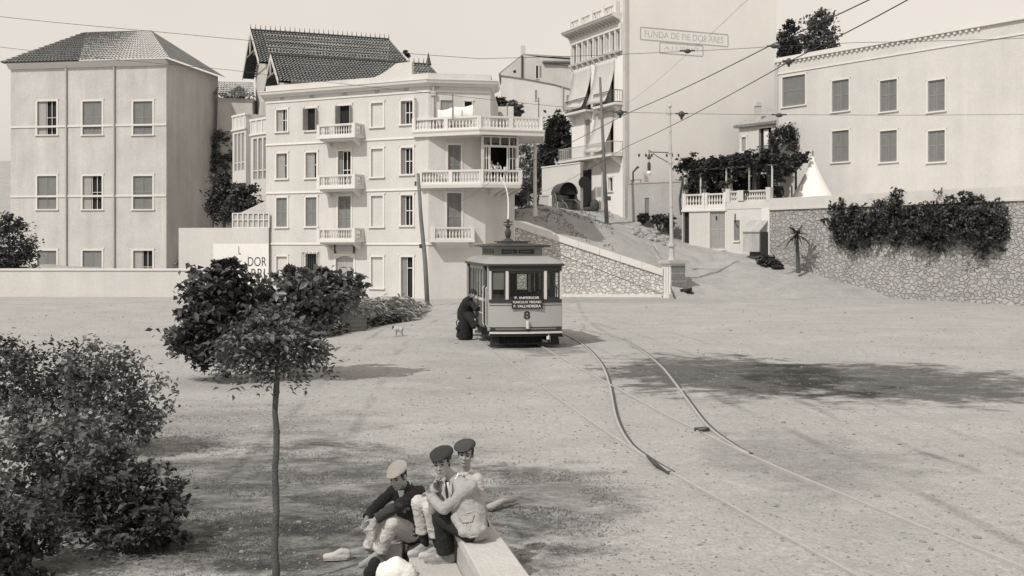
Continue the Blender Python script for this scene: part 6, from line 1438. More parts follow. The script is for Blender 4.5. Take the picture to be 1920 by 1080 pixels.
P = []
for k in range(3800):
    px = nr.uniform(965, 1150); Y = nr.uniform(65, 86); x = (px - 960) / FPX * Y; y = Y
    if y < hfront(x) + .2 or noise.noise((x * .5, y * .5, 11)) < -.02 + .03 * (px - 1000) / 100: continue
    P.append((x, y, hz(x, y) + .05))
n = len(P); dv = unit(n); dv[:, 2] = np.abs(dv[:, 2]) + .5
ob = leaves_mesh('slope_grass', np.array(P), .16, mat('slope_weed', .15, .4, 1, .9, 0, 30, .3, transl=.2), None, 0, .22, .5, dv); tag(ob, 'rough tufts of grass on the lane slope behind the retaining wall', 'grass', kind='stuff')
# ------------------------------------------------------------------ people
M_skin = mat('skin', .31, .06, 12, .6, .03, 60, .05, spec=.3)
M_hair = mat('dark_hair', .022, .3, 40, .6, .1, 90, .3)
M_eye = mat('eye_dark', .02, .0, 5, .3, 0, 10, 0)
M_brow = mat('brow_hair', .035, .2, 60, .8, 0, 10, 0)
M_lip = mat('lip', .12, .05, 20, .6, 0, 10, 0)
M_jacket_d = mat('dark_jacket_cloth', .045, .25, 6, .9, .2, 70, .2)
M_jacket_l = mat('pale_linen_cloth', .44, .08, 6, .9, .2, 70, .08)
M_jacket_g = mat('light_jacket_cloth', .345, .10, 6, .9, .2, 70, .08)
M_trou_l = mat('pale_trouser_cloth', .52, .08, 6, .9, .2, 70, .08)
M_trou_d = mat('dark_trouser_cloth', .022, .25, 8, .95, .2, 70, .3)
M_sock = mat('dark_sock', .03, .2, 20, .9, .1, 70, .2)
M_shoe = mat('canvas_shoe', .26, .2, 8, .85, .15, 60, .2)
M_shoe_l = mat('pale_canvas_shoe', .45, .12, 8, .85, .15, 60, .15)
M_cap_d = mat('dark_cap_cloth', .035, .2, 10, .9, .15, 70, .2)
M_cap_g = mat('grey_cap_cloth', .055, .2, 10, .9, .15, 70, .2)
M_cap_w = mat('white_cap_cloth', .70, .06, 8, .9, .15, 60, .06)
def basis(fwd, up=(0, 0, 1)):
    f = Vector(fwd).normalized(); r_ = f.cross(Vector(up)).normalized(); u = r_.cross(f); M = Matrix((r_, f, u)).transposed(); return M
def head_shape(B, c, M, s=1.0):
    c = Vector(c); P = lambda x, y, z: c + M @ (Vector((x, y, z)) * s); S = lambda *r: tuple(q * s for q in r)
    B.ell(P(0, -.012, .035), S(.074, .094, .082), M, 18, 12); B.ell(P(0, .030, -.035), S(.058, .056, .078), M, 16, 10)
    B.ell(P(0, .060, -.094), S(.026, .024, .020), M, 10, 7); B.rcone(P(0, .082, .012), .009 * s, P(0, .106, -.026), .0125 * s, 8)
    for x in (-1, 1):
        B.ell(P(.013 * x, .094, -.030), S(.009, .010, .008), M, 8, 6); B.ell(P(.034 * x, .066, -.024), S(.020, .018, .018), M, 10, 7)
        B.rcone(P(.012 * x, .083, .022), .009 * s, P(.045 * x, .070, .020), .008 * s, 8); B.ell(P(.077 * x, -.010, -.008), S(.010, .022, .031), M, 8, 7)
        B.rcone(P(.052 * x, .005, -.055), .016 * s, P(.020 * x, .055, -.092), .016 * s, 8)
    B.rcone(P(-.016, .086, -.062), .0065 * s, P(.016, .086, -.062), .0065 * s, 8); B.rcone(P(-.013, .084, -.071), .0065 * s, P(.013, .084, -.071), .0065 * s, 8)
def head_details(c, M, parent, s=1.0, hair=True):
    c = Vector(c); P = lambda x, y, z: c + M @ (Vector((x, y, z)) * s); S = lambda *r: tuple(q * s for q in r)
    for x in (-1, 1):
        m_ = MB(); m_.ell(P(.030 * x, .0765, .003), S(.0125, .006, .0062), M, 10, 6); m_.build('eye', M_eye, parent, True)
        m_ = MB(); m_.tube([P(.012 * x, .091, .024), P(.030 * x, .087, .029), P(.050 * x, .073, .024)], [.004 * s, .0052 * s, .003 * s], 6); m_.build('eyebrow', M_brow, parent, True)
    m_ = MB(); m_.tube([P(-.023, .088, -.0675), P(0, .0935, -.0665), P(.023, .088, -.0675)], [.002 * s, .0036 * s, .002 * s], 6); m_.build('mouth', M_lip, parent, True)
    if hair:
        m_ = MB(); m_.ell(P(0, -.030, .038), S(.081, .086, .080), M, 18, 12); m_.ell(P(0, -.055, -.015), S(.066, .052, .055), M, 14, 9)
        for x in (-1, 1): m_.ell(P(.070 * x, .022, .030), S(.012, .020, .032), M, 8, 6)
        m_.build_blob('hair', M_hair, parent, .007 * s, 2, .002, 60)
def flat_cap(c, M, parent, m_c, s=1.0, tilt=0.0, puff=1.0, visor=1.0):
    c = Vector(c); Mt = M @ Matrix.Rotation(tilt, 3, 'Y'); P = lambda x, y, z: c + Mt @ (Vector((x, y, z)) * s); S = lambda *r: tuple(q * s for q in r)
    m_ = MB(); m_.ell(P(0, -.022, .080), S(.094 * puff, .108 * puff, .045), Mt @ Matrix.Rotation(-.22, 3, 'X'), 22, 12); m_.ell(P(0, -.015, .058), S(.083, .102, .036), Mt, 18, 10); m_.ell(P(0, .052, .066), S(.074, .058, .030), Mt @ Matrix.Rotation(-.35, 3, 'X'), 16, 8)
    m_.ell(P(0, .082 * visor, .060), S(.064, .050, .010), Mt @ Matrix.Rotation(-.25, 3, 'X'), 16, 8); m_.build_blob('cap', m_c, parent, .006 * s, 2, .003, 25)
def hand(B, w_, d, pn, side, curl=.5, s=1.0, thumb=.7):
    w_ = Vector(w_); d = Vector(d).normalized(); pn = Vector(pn); pn = (pn - d * pn.dot(d)).normalized(); lat = d.cross(pn).normalized() * side
    M = Matrix((lat, d, pn)).transposed(); B.rcone(w_ - d * .02, .024 * s, w_ + d * .02 * s, .024 * s, 10); B.ell(w_ + d * .048 * s, (.038 * s, .052 * s, .017 * s), M, 12, 8)
    for k, (o, L_) in enumerate(((.029, .066), (.010, .076), (-.010, .072), (-.028, .056))):
        p = w_ + d * (.088 - .004 * abs(k - 1)) * s + lat * o * s; a = curl * (.55 + .12 * k); dr = d.copy(); r_ = .0088 * s
        for j, f in enumerate((.46, .30, .24)):
            dr = (Matrix.Rotation(0, 3, 'X') @ dr); ang = a * (j + 1) * .75; dj = (d * math.cos(ang) + pn * math.sin(ang) + lat * o * 1.5).normalized(); q = p + dj * L_ * f * s; B.rcone(p, r_, q, r_ * .92, 8); p = q; r_ *= .92
    p0 = w_ + d * .022 * s + lat * .030 * s; t1 = (d * .62 + lat * .72 + pn * .35 * thumb).normalized(); p1 = p0 + t1 * .042 * s; t2 = (d * .9 + lat * .25 + pn * .5 * thumb).normalized()
    B.rcone(p0, .013 * s, p1, .0105 * s, 8); B.rcone(p1, .0105 * s, p1 + t2 * .034 * s, .0085 * s, 8)
def shoe(parent, ankle, toe_dir, L_=.26, m_=None, sole=0.0, name='shoe'):
    a = Vector(ankle); d = Vector((toe_dir[0], toe_dir[1], 0)).normalized(); z0 = sole + .032; heel = Vector((a.x, a.y, z0)) - d * .055; toe = heel + d * (L_ - .03); sd = Vector((-d.y, d.x, 0))
    B = MB(); B.rcone(heel, .036, heel.lerp(toe, .35), .036, 12); B.rcone(heel.lerp(toe, .35), .036, heel.lerp(toe, .75), .043, 12); B.rcone(heel.lerp(toe, .75), .043, toe, .034, 12)
    B.rcone(heel + Vector((0, 0, .035)), .034, heel.lerp(toe, .3) + Vector((0, 0, .045)), .036, 12); B.rcone(heel.lerp(toe, .3) + Vector((0, 0, .045)), .036, heel.lerp(toe, .8), .028, 12)
    M = Matrix((sd, d, Vector((0, 0, 1)))).transposed(); o = B.build_blob(name, m_ or M_shoe, parent, .008, 3, .002, 40)
    b2 = MB(); c = heel.lerp(toe, .5); n = 18; pts = []
    for k in range(n): t = 2 * math.pi * k / n; wd = .045 if math.cos(t) > 0 else .038; pts.append(Vector((c.x, c.y, sole + .001)) + d * (L_ * .5 + .01) * math.cos(t) + sd * wd * math.sin(t))
    b2.prism(pts, (0, 0, .018)); b2.build('sole', M_wood_l, o); return o
def skeleton_body(J, s=1.0):
    """whole body under the clothes: trunk, limbs, neck and head as one set of overlapping pieces"""
    B = MB(); c = lambda *k: [Vector(J[q]) for q in k]
    pel, chest, neck = c('pelvis', 'chest', 'neck'); B.chain([pel, pel.lerp(chest, .5), chest, neck], [.115 * s, .10 * s, .115 * s, .05 * s]); B.rcone(neck, .048 * s, Vector(J['head']) + Vector((0, 0, -.03 * s)), .046 * s)
    for q in 'LR':
        sh, el, wr, hp, kn, an = c('sh' + q, 'el' + q, 'wr' + q, 'hip' + q, 'kn' + q, 'an' + q)
        B.rcone(chest, .09 * s, sh, .05 * s); B.chain([sh, el, wr], [.050 * s, .040 * s, .027 * s]); B.rcone(pel, .10 * s, hp, .08 * s); B.chain([hp, kn, an], [.075 * s, .055 * s, .036 * s])
        d = J['toe' + q]; d = Vector((d[0], d[1], 0)).normalized(); B.chain([Vector(an), Vector(an) + d * .10 * s - Vector((0, 0, .045 * s)), Vector(an) + d * .16 * s - Vector((0, 0, .06 * s))], [.036 * s, .032 * s, .022 * s])
    return B
def jacket(J, parent, m_, s=1.0, tail=True, wr=.008, extra=()):
    B = MB()
    for a_, ra, b_, rb in extra: B.rcone(a_, ra, b_, rb)
    V = lambda k: Vector(J[k]); pel, chest, neck = V('pelvis'), V('chest'), V('neck'); shl, shr = V('shL'), V('shR'); mid = (shl + shr) / 2
    ax = (shl - shr).normalized(); upv = (chest - pel).normalized(); fw = ax.cross(upv); M = Matrix((ax, fw, upv)).transposed()
    for t, rx, ry in ((.0, .165, .125), (.25, .16, .125), (.5, .158, .12), (.75, .165, .12), (1.0, .165, .115)): B.ell(pel.lerp(chest, t), (rx * s, ry * s, .11 * s), M, 18, 10)
    B.ell(mid.lerp(chest, .35), (.17 * s, .105 * s, .09 * s), M, 18, 10); B.rcone(mid.lerp(neck, .5), .085 * s, neck - upv * .01, .066 * s)
    for q, sh in (('L', shl), ('R', shr)):
        B.rcone(chest.lerp(sh, .4), .095 * s, sh, .062 * s); el, w_ = V('el' + q), V('wr' + q); B.chain([sh, sh.lerp(el, .5), el], [.066 * s, .060 * s, .054 * s]); B.rcone(el, .054 * s, el.lerp(w_, .5), .050 * s); B.tube([el.lerp(w_, .35), w_.lerp(el, .04)], [.050 * s, .047 * s], 14)
    if tail:
        for q in 'LR': B.rcone(pel, .13 * s, V('hip' + q).lerp(V('kn' + q), .22), .10 * s)
    B.ell(pel - upv * .07, (.175 * s, .135 * s, .07 * s), M, 16, 9)
    return B.build_blob('jacket', m_, parent, .009, 5, wr, 9.5), M
def trousers(J, parent, m_, s=1.0, wide=1.0, hem=.0, wr=.010, mats=None):
    B = MB(); V = lambda k: Vector(J[k]); B.ell(V('pelvis'), (.15 * s, .13 * s, .12 * s))
    for q in 'LR':
        hp, kn, an = V('hip' + q), V('kn' + q), V('an' + q); e = kn.lerp(an, 1 - hem); B.chain([V('pelvis'), hp, hp.lerp(kn, .5), kn], [.11 * s, .10 * s * wide, .09 * s * wide, .078 * s * wide]); B.rcone(kn, .078 * s * wide, kn.lerp(e, .4), .072 * s * wide); B.tube([kn.lerp(e, .3), kn.lerp(e, .7), e], [.072 * s * wide, .070 * s * wide, .074 * s * wide], 16)
    return B.build_blob('trousers', m_, parent, .009, 4, wr, 10)
def seated(label, J, fwd, up, jm, tm, shm, capf, hem=.08, wide=1.0, s=1.0, hands=(), socks=False, soles=(0, 0), shirt=True, tie=False, wr=.012, extra=()):
    t = thing('person', label, 'person', J['pelvis'][:2] + (0.0,) if isinstance(J['pelvis'], tuple) else (J['pelvis'].x, J['pelvis'].y, 0), 0, 'young men seated on the wall')
    M = basis(fwd, up); B = skeleton_body(J, s); head_shape(B, J['head'], M, s)
    for h in hands: hand(B, *h)
    body = B.build_blob('body', M_skin, t, .0055, 2); head_details(J['head'], M, t, s); capf(J['head'], M, t)
    jk, MJ = jacket(J, t, jm, s, wr=wr, extra=extra); trousers(J, t, tm, s, wide, hem)
    ax, fw, upv = MJ.col[0], MJ.col[1], MJ.col[2]; nk = Vector(J['neck']); ch = Vector(J['chest'])
    sg = 1 if fw.dot(Vector(fwd)) > 0 else -1; fw = fw * sg
    # collar, lapels, shirt front
    B = MB(); c0 = nk + Vector((0, 0, .012)); ring = [c0 + ax * .052 * s * math.cos(a) + fw * .050 * s * math.sin(a) + upv * (-.022 * math.sin(a)) for a in np.linspace(0, 2 * math.pi, 18)]; B.tube(ring, .010 * s, 7, False); B.build('collar', M_cloth_w if shirt else jm, t, True)
    if shirt:
        B = MB(); p = nk.lerp(ch, .0) + fw * .075 * s; q = ch + fw * .125 * s - upv * .02; B.prism([p + ax * .035 * s, p - ax * .035 * s, q], fw * .014); B.build('shirt', M_cloth_w, t)
    if tie: B = MB(); B.chain([nk + fw * .078 * s, nk.lerp(ch, .5) + fw * .115 * s, ch + fw * .14 * s], [.014, .018, .015], 8); B.build('necktie', M_trou_d, t, True)
    for x in (-1, 1):
        B = MB(); p = nk + ax * x * .055 * s + fw * .05 * s; q = nk.lerp(ch, .55) + ax * x * .075 * s + fw * .118 * s; r_ = ch + fw * .13 * s - upv * .03; B.prism([p, q, r_, nk.lerp(ch, .3) + ax * x * .03 * s + fw * .098 * s], fw * .016); B.build('lapel', jm, t)
    for k, q in enumerate('LR'):
        if socks: B = MB(); B.rcone(Vector(J['kn' + q]).lerp(Vector(J['an' + q]), 1 - hem * 1.15), .050 * s, J['an' + q], .042 * s); B.build('sock', M_sock, t, True)
        shoe(t, J['an' + q], J['toe' + q], .26 * s, shm, soles[k])
        B = MB(); w_, e = Vector(J['wr' + q]), Vector(J['el' + q]); B.tube([w_.lerp(e, .22), w_.lerp(e, .03)], [.0515 * s, .0525 * s], 16); B.build('cuff', jm, t, True)
    return t, MJ
def Jx(**k): return {a: (W(*b) if len(b) == 3 and a[:3] != 'toe' else b) for a, b in k.items()}
# middle young man : pale jacket, dark trousers, hand to the cheek
J2 = Jx(pelvis=(887, 985, 10.02), chest=(864, 930, 10.03), neck=(850, 897, 10.04), head=(829, 868, 10.0), shL=(882, 912, 9.88), elL=(832, 955, 9.98), wrL=(808, 932, 10.14), shR=(834, 908, 10.2), elR=(813, 955, 10.36), wrR=(817, 912, 10.18),
        hipL=(884, 992, 9.95), knL=(828, 966, 10.38), anL=(836, 1038, 10.46), hipR=(872, 985, 10.2), knR=(812, 962, 10.62), anR=(842, 1036, 10.72), toeL=(-1, -.12, 0), toeR=(-1, .05, 0))
pm, MJ2 = seated('seated man in pale jacket and dark cap resting his cheek on his hand', J2, (-.27, -.95, -.10), (-.14, 0, 1), M_jacket_g, M_trou_d, M_shoe, lambda c, M, p: flat_cap(c, M, p, M_cap_d, 1.04, 0, 1.12, 1.05), hem=.04, wide=1.22,
    hands=((J2['wrR'], W(815, 890, 10.06) - J2['wrR'], (.6, -.5, .1), 1, .5), (J2['wrL'], (-.4, .8, .15), (-.5, .3, -.8), -1, .8)), soles=(.11, .11), tie=True, wr=.008, extra=[(W(*a_), ra, W(*b_), rb) for (a_, b_, ra, rb) in (((864, 965, 10.0), (872, 996, 9.88), .085, .05), ((874, 958, 9.98), (882, 998, 9.86), .10, .055), ((886, 955, 9.96), (893, 996, 9.84), .105, .058), ((892, 950, 9.99), (903, 992, 9.88), .09, .05), ((868, 998, 9.86), (904, 992, 9.85), .045, .045), ((856, 972, 9.98), (868, 994, 9.88), .055, .04), ((874, 918, 10.02), (896, 980, 9.95), .085, .085), ((866, 915, 10.0), (886, 965, 9.93), .10, .095))])
from mathutils.bvhtree import BVHTree
def surf(obj, px, py, off=.004):
    """point on a garment lying off its surface by a few millimetres"""
    me = obj.data; M_ = MW[obj.name] @ Matrix.Identity(4); bv = BVHTree.FromPolygons([M_ @ v.co for v in me.vertices], [list(p.vertices) for p in me.polygons])
    o_ = Vector((0, 0, CZ)); d = Vector(((px - 960) / FPX, 1, -(py - HY) / FPX)).normalized(); h = bv.ray_cast(o_, d)
    return (h[0] + h[1] * off * (1 if h[1].dot(d) < 0 else -1)) if h[0] is not None else None
def seam(obj, pts, r, name, m_, parent, n=5):
    P = []
    for i in range(len(pts) - 1):
        for k in range(n): t = k / n; q = surf(obj, pts[i][0] + (pts[i + 1][0] - pts[i][0]) * t, pts[i][1] + (pts[i + 1][1] - pts[i][1]) * t); P += [q] if q is not None else []
    if len(P) > 1: B = MB(); B.tube(P, r, 6); B.build(name, m_, parent, True)
def patch(obj, quad, name, m_, parent, off=.006, n=6):
    vs = []
    for j in range(n + 1):
        for i in range(n + 1):
            u, v = i / n, j / n; (a, b, c, d) = quad; x = (a[0] * (1 - u) + b[0] * u) * (1 - v) + (d[0] * (1 - u) + c[0] * u) * v; y = (a[1] * (1 - u) + b[1] * u) * (1 - v) + (d[1] * (1 - u) + c[1] * u) * v
            q = surf(obj, x, y, off)
            if q is None: return
            vs.append(q)
    B = MB(); B.add(vs, [(j * (n + 1) + i, j * (n + 1) + i + 1, (j + 1) * (n + 1) + i + 1, (j + 1) * (n + 1) + i) for j in range(n) for i in range(n)]); o_ = B.build(name, m_, parent, True); o_.modifiers.new('t', 'SOLIDIFY').thickness = .004
jk2 = [c for c in children(pm) if c.name.startswith('jacket')][0]
patch(jk2, [(860, 970), (890, 965), (886, 979), (868, 981)], 'pocket_flap', M_jacket_g, pm)
seam(jk2, [(872, 978), (874, 990), (880, 993), (883, 985), (878, 976)], .0045, 'tab', M_grey, pm)
seam(jk2, [(843, 1002), (866, 1010), (905, 1002)], .005, 'hem_seam', M_grey, pm)
seam(jk2, [(866, 930), (858, 945), (846, 957)], .004, 'sleeve_fold', M_grey, pm); seam(jk2, [(874, 962), (892, 958), (902, 965)], .004, 'back_fold', M_grey, pm)
# rear young man : pale suit, dark sock
J3 = Jx(pelvis=(882, 958, 10.62), chest=(878, 918, 10.64), neck=(874, 887, 10.64), head=(873, 852, 10.60), shL=(895, 899, 10.5), elL=(901, 938, 10.46), wrL=(884, 962, 10.30), shR=(857, 898, 10.82), elR=(850, 936, 10.95), wrR=(828, 950, 10.85),
        hipL=(878, 965, 10.56), knL=(806, 952, 10.50), anL=(822, 1027, 10.62), hipR=(874, 962, 10.72), knR=(784, 942, 10.60), anR=(797, 1021, 10.74), toeL=(-1, -.2, 0), toeR=(-.8, -.55, 0))
p3_, MJ3 = seated('boy in pale suit and pushed back dark cap behind the cheek resting man', J3, (-.10, -.99, -.02), (.08, 0, 1), M_jacket_l, M_trou_l, M_shoe_l, lambda c, M, p: flat_cap(c, M, p, M_cap_g, 1.02, .22, 1.13, .92), hem=.30, wide=1.0, s=.94,
    hands=((J3['wrL'], (-.6, -.2, -.3), (0, 0, -1), 1, .7), (J3['wrR'], (-.9, .1, -.2), (0, 0, -1), -1, .6)), socks=True, soles=(.11, .11))
B = MB(); B.ell(J3['neck'] + Vector((-.03, -.085, -.03)), (.028, .016, .022)); B.ell(J3['neck'] + Vector((-.075, -.075, -.035)), (.03, .014, .026)); B.build('bow_tie', M_sock, p3_, True)
# left young man : white cap, dark jacket, arms over his knees
J1 = Jx(pelvis=(774, 992, 11.1), chest=(768, 940, 11.0), neck=(759, 912, 10.93), head=(746, 894, 10.82), shL=(786, 921, 10.95), elL=(744, 950, 10.66), wrL=(704, 974, 10.62), shR=(738, 922, 11.08), elR=(708, 946, 10.98), wrR=(688, 972, 10.82),
        hipL=(768, 998, 11.0), knL=(735, 982, 10.68), anL=(708, 1039, 10.76), hipR=(760, 992, 11.2), knR=(712, 972, 11.05), anR=(691, 1034, 11.10), toeL=(-.8, -.6, 0), toeR=(-1, -.10, 0))
p1_, MJ1 = seated('young man in white cap and dark jacket with forearms across his knees', J1, (-.40, -.86, -.30), (-.08, 0, 1), M_jacket_d, M_trou_l, M_shoe, lambda c, M, p: flat_cap(c, M, p, M_cap_w, 1.03, 0, 1.0, 1.0), hem=.13, wide=1.06,
    hands=((J1['wrL'], (-.45, -.1, -.75), (-.3, -.7, .2), 1, .8), (J1['wrR'], (-.25, -.2, -.85), (.3, -.6, .1), -1, .9)), soles=(0, 0), wr=.014)
# bundle, loose shoe, dark bag on the ground beside them
B = MB(); c = W(743, 1072, 10.05)
for dx, dz, r in ((0, .0, .13), (.07, -.03, .12), (-.07, -.02, .12), (.10, -.10, .10), (-.10, -.1, .1), (0, .05, .09)): B.ell(c + Vector((dx, .02 * math.sin(dx * 40), dz)), (r, r * .9, r))
o = B.build_blob('cloth_bundle', M_cloth_w, None, .011, 6, .007, 11); tag(o, 'lumpy white cloth bundle at the foot of the stone step', 'bundle')
B = MB(); c = W(702, 1066, 10.3); B.ell(c, (.07, .06, .11)); B.ell(c + Vector((-.05, .03, -.05)), (.06, .05, .07)); o = B.build_blob('bag', M_trou_d, None, .01, 4, .008, 14); tag(o, 'small dark bag behind the white cloth bundle', 'bag')
q = G(632, 1050); sh_ = thing('loose_shoe', 'empty pale canvas shoe lying on the earth left of the seated men', 'shoe', q); shoe(sh_, q + Vector((.05, 0, .1)), (-1, -.15), .24, M_shoe_l, .005, 'upper')

# small figures -----------------------------------------------------
def standing(label, base, h, face, jm, lower, tm=None, lean=0.0, arms='rest', hat=None, group=None, hairm=True):
    """one continuous body with clothes; lower = 'skirt' or 'trousers'"""
    b = Vector(base); s = h / 1.70; f = Vector((face[0], face[1], 0)).normalized(); r_ = f.cross(Vector((0, 0, 1))); t = thing('person', label, 'person', b, 0, group); P = lambda x, y, z: b + r_ * x * s + f * y * s + Vector((0, 0, z * s))
    l = lean; J = dict(pelvis=P(0, -.02, .92), chest=P(0, .05 + .25 * l, 1.28 - .05 * l), neck=P(0, .06 + .42 * l, 1.46 - .1 * l), head=P(0, .09 + .58 * l, 1.58 - .14 * l))
    for q, x in (('L', -1), ('R', 1)):
        J['sh' + q] = P(.19 * x, .05 + .36 * l, 1.40 - .1 * l)
        if arms == 'rest': J['el' + q] = P(.24 * x, .28 + .3 * l, 1.14 - .06 * l); J['wr' + q] = P(.10 * x, .46 + .3 * l, 1.10 - .05 * l)
        elif arms == 'side': J['el' + q] = P(.25 * x, .0, 1.12); J['wr' + q] = P(.25 * x, .08, .86)
        J['hip' + q] = P(.09 * x, 0, .88); J['kn' + q] = P(.10 * x, .03, .48); J['an' + q] = P(.10 * x, -.02, .08); J['toe' + q] = (f.x, f.y, 0)
    M = basis(f - Vector((0, 0, .15))); B = skeleton_body(J, s); head_shape(B, J['head'], M, s)
    for q, sd in (('L', 1), ('R', -1)): hand(B, J['wr' + q], J['wr' + q] - J['el' + q], (0, 0, -1), sd, .5, s)
    B.build_blob('body', M_skin, t, .012 * s, 2); head_details(J['head'], M, t, s); B = MB(); pel, ch = J['pelvis'], J['chest']
    B.chain([pel, pel.lerp(ch, .5), ch], [.14 * s, .13 * s, .14 * s]); B.rcone(ch, .12 * s, J['neck'], .06 * s)
    for q in 'LR': B.rcone(ch, .11 * s, J['sh' + q], .07 * s); B.chain([J['sh' + q], J['el' + q], J['wr' + q]], [.07 * s, .058 * s, .045 * s])
    B.build_blob('blouse' if lower == 'skirt' else 'jacket', jm, t, .016 * s, 3, .008, 12); B = MB()
    if lower == 'skirt': B.rcone(pel + Vector((0, 0, .05)), .14 * s, P(0, 0, .3), .24 * s, 16); B.build_blob('skirt', tm, t, .018 * s, 3, .01, 9)
    else:
        for q in 'LR': B.chain([pel, J['hip' + q], J['kn' + q], J['an' + q]], [.12 * s, .10 * s, .08 * s, .07 * s])
        B.build_blob('trousers', tm, t, .016 * s, 3, .006, 12)
    for q in 'LR': shoe(t, J['an' + q], (f.x, f.y), .25 * s, M_trou_d, b.z)
    if hat: flat_cap(J['head'], M, t, hat, s)
    return t, J
for px, dz, hh_, jm, lab in ((918, 0, 1.30, M_cloth_w, 'dark haired girl in white blouse at the left of the open bay window'), (932, 0, 1.24, M_jacket_l, 'child in pale striped top in the middle of the open bay window'), (949, 0, 1.16, M_cloth_w, 'child in white leaning low at the right of the open bay window')):
    u = FB.uz(px, 320, -.42)[0]; standing(lab, FB.P(u, 6.325, -.42), hh_, (FB.n.x + (.2 if px < 930 else -.1), FB.n.y), jm, 'skirt', M_jacket_l, .35, 'rest', None, 'people leaning at the bay window')
q = W(1461, 372, 72.6); standing('person in dark clothes standing on the terrace beside the white tent', (q.x, q.y, ztw), 1.72, (-.3, -1), M_trou_d, 'trousers', M_trou_d, .05, 'side')
tn = thing('canvas_tent', 'white canvas tent standing on the terrace at the right', 'tent', (W(1524, 372, 72.4).x, 72.4, ztw)); c = W(1524, 372, 72.4); c.z = ztw; ap = W(1524, 290, 72.4); n = 10; B = MB()
vs = []
for k in range(n + 1):
    t = k / n; rr = 1.75 * (1 - t) ** 1.25 + .03
    for j in range(16): a = 2 * math.pi * j / 16; vs.append(Vector((c.x + rr * math.cos(a) * (1 + .04 * math.cos(8 * a)), c.y + rr * math.sin(a) * (1 + .04 * math.cos(8 * a)), c.z + (ap.z - c.z) * t)))
B.add(vs, [(k * 16 + j, k * 16 + (j + 1) % 16, (k + 1) * 16 + (j + 1) % 16, (k + 1) * 16 + j) for k in range(n) for j in range(16)]); tc = B.build('canvas', M_cloth_w, tn, True); tc.modifiers.new('t', 'SOLIDIFY').thickness = .015
B = MB(); B.tube([c, ap + Vector((0, 0, .25))], .05, 6); B.build('pole', M_wood, tn)
B = MB(); a0, a1 = FH.uz(1382, 360, .08)[0], FH.uz(1394, 360, .08)[0]; FH.box(B, a0, a1, ztc - .66, ztc + .02, .08, .10); FH.box(B, a0, a1, ztc + .003, ztc + .02, -.3, .079); tag(B.build('towel', M_frame), 'pale towel hung over the higher terrace balustrade', 'towel')
B = MB(); B.ell(FH.P(FH.uz(1401, 360)[0], ztc - .1, .12), (.2, .06, .1)); B.rcone(FH.P(FH.uz(1397, 360)[0], ztc - .15, .12), .05, FH.P(FH.uz(1397, 360)[0], ztc - .5, .12), .04); tag(B.build_blob('dark_cloth', M_trou_d, None, .02, 3, .01, 9), 'dark rag hung next to the pale towel on the terrace balustrade', 'rag')
# figure in a long dark robe stooping to board the tram
b = G(869, 637); pb = thing('person', 'stooping person in long dark robe boarding the tram with a round handled bag', 'person', b)
JB = Jx(pelvis=(874, 590, 35.4), chest=(876, 568, 35.1), neck=(882, 558, 34.9), head=(887, 551, 34.75), shL=(868, 570, 35.3), elL=(862, 584, 35.4), wrL=(861, 599, 35.35), shR=(885, 568, 34.9), elR=(893, 580, 34.7), wrR=(899, 574, 34.5),
        hipL=(872, 594, 35.5), knL=(870, 615, 35.6), anL=(870, 633, 35.75), hipR=(878, 594, 35.3), knR=(890, 600, 34.9), anR=(895, 620, 34.85), toeL=(.9, -.4, 0), toeR=(.8, -.6, 0))
M = basis((.75, -.55, -.35)); B = skeleton_body(JB); head_shape(B, JB['head'], M); hand(B, JB['wrL'], (0, 0, -1), (.5, .5, 0), 1, .9); hand(B, JB['wrR'], (.8, -.4, .1), (0, 0, -1), -1, .8); B.build_blob('body', M_skin, pb, .012, 2); head_details(JB['head'], M, pb); flat_cap(JB['head'], M, pb, M_cap_d, 1.05)
B = MB(); pel, ch = JB['pelvis'], JB['chest']; B.chain([pel, pel.lerp(ch, .5), ch, JB['neck']], [.20, .20, .19, .09])
for q in 'LR': B.rcone(ch, .16, JB['sh' + q], .09); B.chain([JB['sh' + q], JB['elL' if q == 'L' else 'elR'], Vector(JB['wr' + q]).lerp(Vector(JB['el' + q]), .2)], [.09, .085, .075])
B.tube([W(877, 563, 35.2), W(875, 580, 35.3), W(873, 605, 35.45), W(871, 632, 35.6)], [.16, .22, .235, .275], 20); B.tube([W(878, 588, 35.2), W(886, 600, 35.0), W(893, 613, 34.9)], [.17, .15, .14], 16)
B.build_blob('robe', M_trou_d, pb, .018, 4, .014, 8)
for q in 'LR': shoe(pb, JB['an' + q], JB['toe' + q], .25, M_sock, JB['an' + q].z - .075)
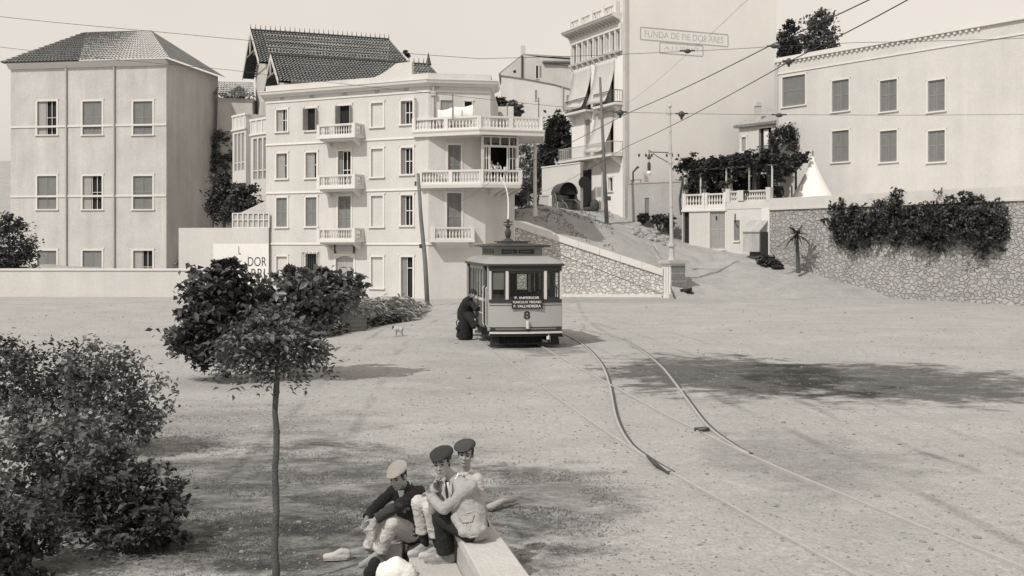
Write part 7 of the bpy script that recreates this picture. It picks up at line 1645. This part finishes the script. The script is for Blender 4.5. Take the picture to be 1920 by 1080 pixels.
bg_ = thing('handbag', 'dark handbag with round handles hanging from the stooping person\'s hand', 'bag', W(861, 618, 35.35)); c = W(861, 606, 35.35); B = MB(); B.tube([c + Vector((.085 * math.cos(a), .03 * math.sin(a), .13 * math.sin(a))) for a in np.linspace(0, 2 * math.pi, 21)], .016, 6); B.build('handle', M_trou_d, bg_)
B = MB(); c = W(861, 616, 35.35); B.ell(c, (.12, .06, .085)); B.build_blob('pouch', M_trou_d, bg_, .015, 3, .006, 12)
# small dog
d0 = G(747, 631); s_ = d0.y / FPX
def D(px, py, dy=0): return W(px, py, d0.y + dy)
dg_ = thing('dog', 'small pale dog with dark lowered head standing on the square near the bank', 'dog', d0)
B = MB(); B.chain([D(752, 617), D(748, 617.5), D(742.5, 616.5)], [.075, .082, .095]); B.chain([D(742, 615.5), D(739.5, 614)], [.06, .048]); B.ell(D(738.5, 613.5), (.058, .055, .055)); B.chain([D(737.5, 614.5), D(735.8, 617)], [.034, .022])
for px, dy in ((742, -.05), (743.5, .06)): B.chain([D(px, 618, dy), D(px - .3, 624, dy), D(px, 630, dy), D(px - .9, 630.6, dy)], [.04, .024, .018, .02])
for px, dy in ((752.5, -.05), (753.5, .06)): B.chain([D(px, 618, dy), D(px - 1.2, 622.5, dy), D(px + 1.4, 626, dy), D(px + .8, 630, dy), D(px - .3, 630.6, dy)], [.055, .036, .022, .018, .02])
B.chain([D(754.5, 615.5), D(757, 613), D(758, 610)], [.022, .016, .008])
for dy in (-.035, .035): B.chain([D(739.5, 611.5, dy), D(741, 614, dy * 1.7)], [.018, .012])
B.build_blob('body', mat('dog_coat', .42, .25, 4, .9, .1, 60, .2), dg_, .009, 3)
B = MB(); B.ell(D(738.6, 613.4), (.062, .06, .058)); B.chain([D(742, 615.4), D(739.6, 613.8)], [.066, .053]); B.chain([D(737.6, 614.4), D(736.4, 616.2)], [.037, .028]); B.build_blob('dark_mask', mat('dog_dark_coat', .05, .3, 9, .9, .1, 60, .2), dg_, .009, 2)
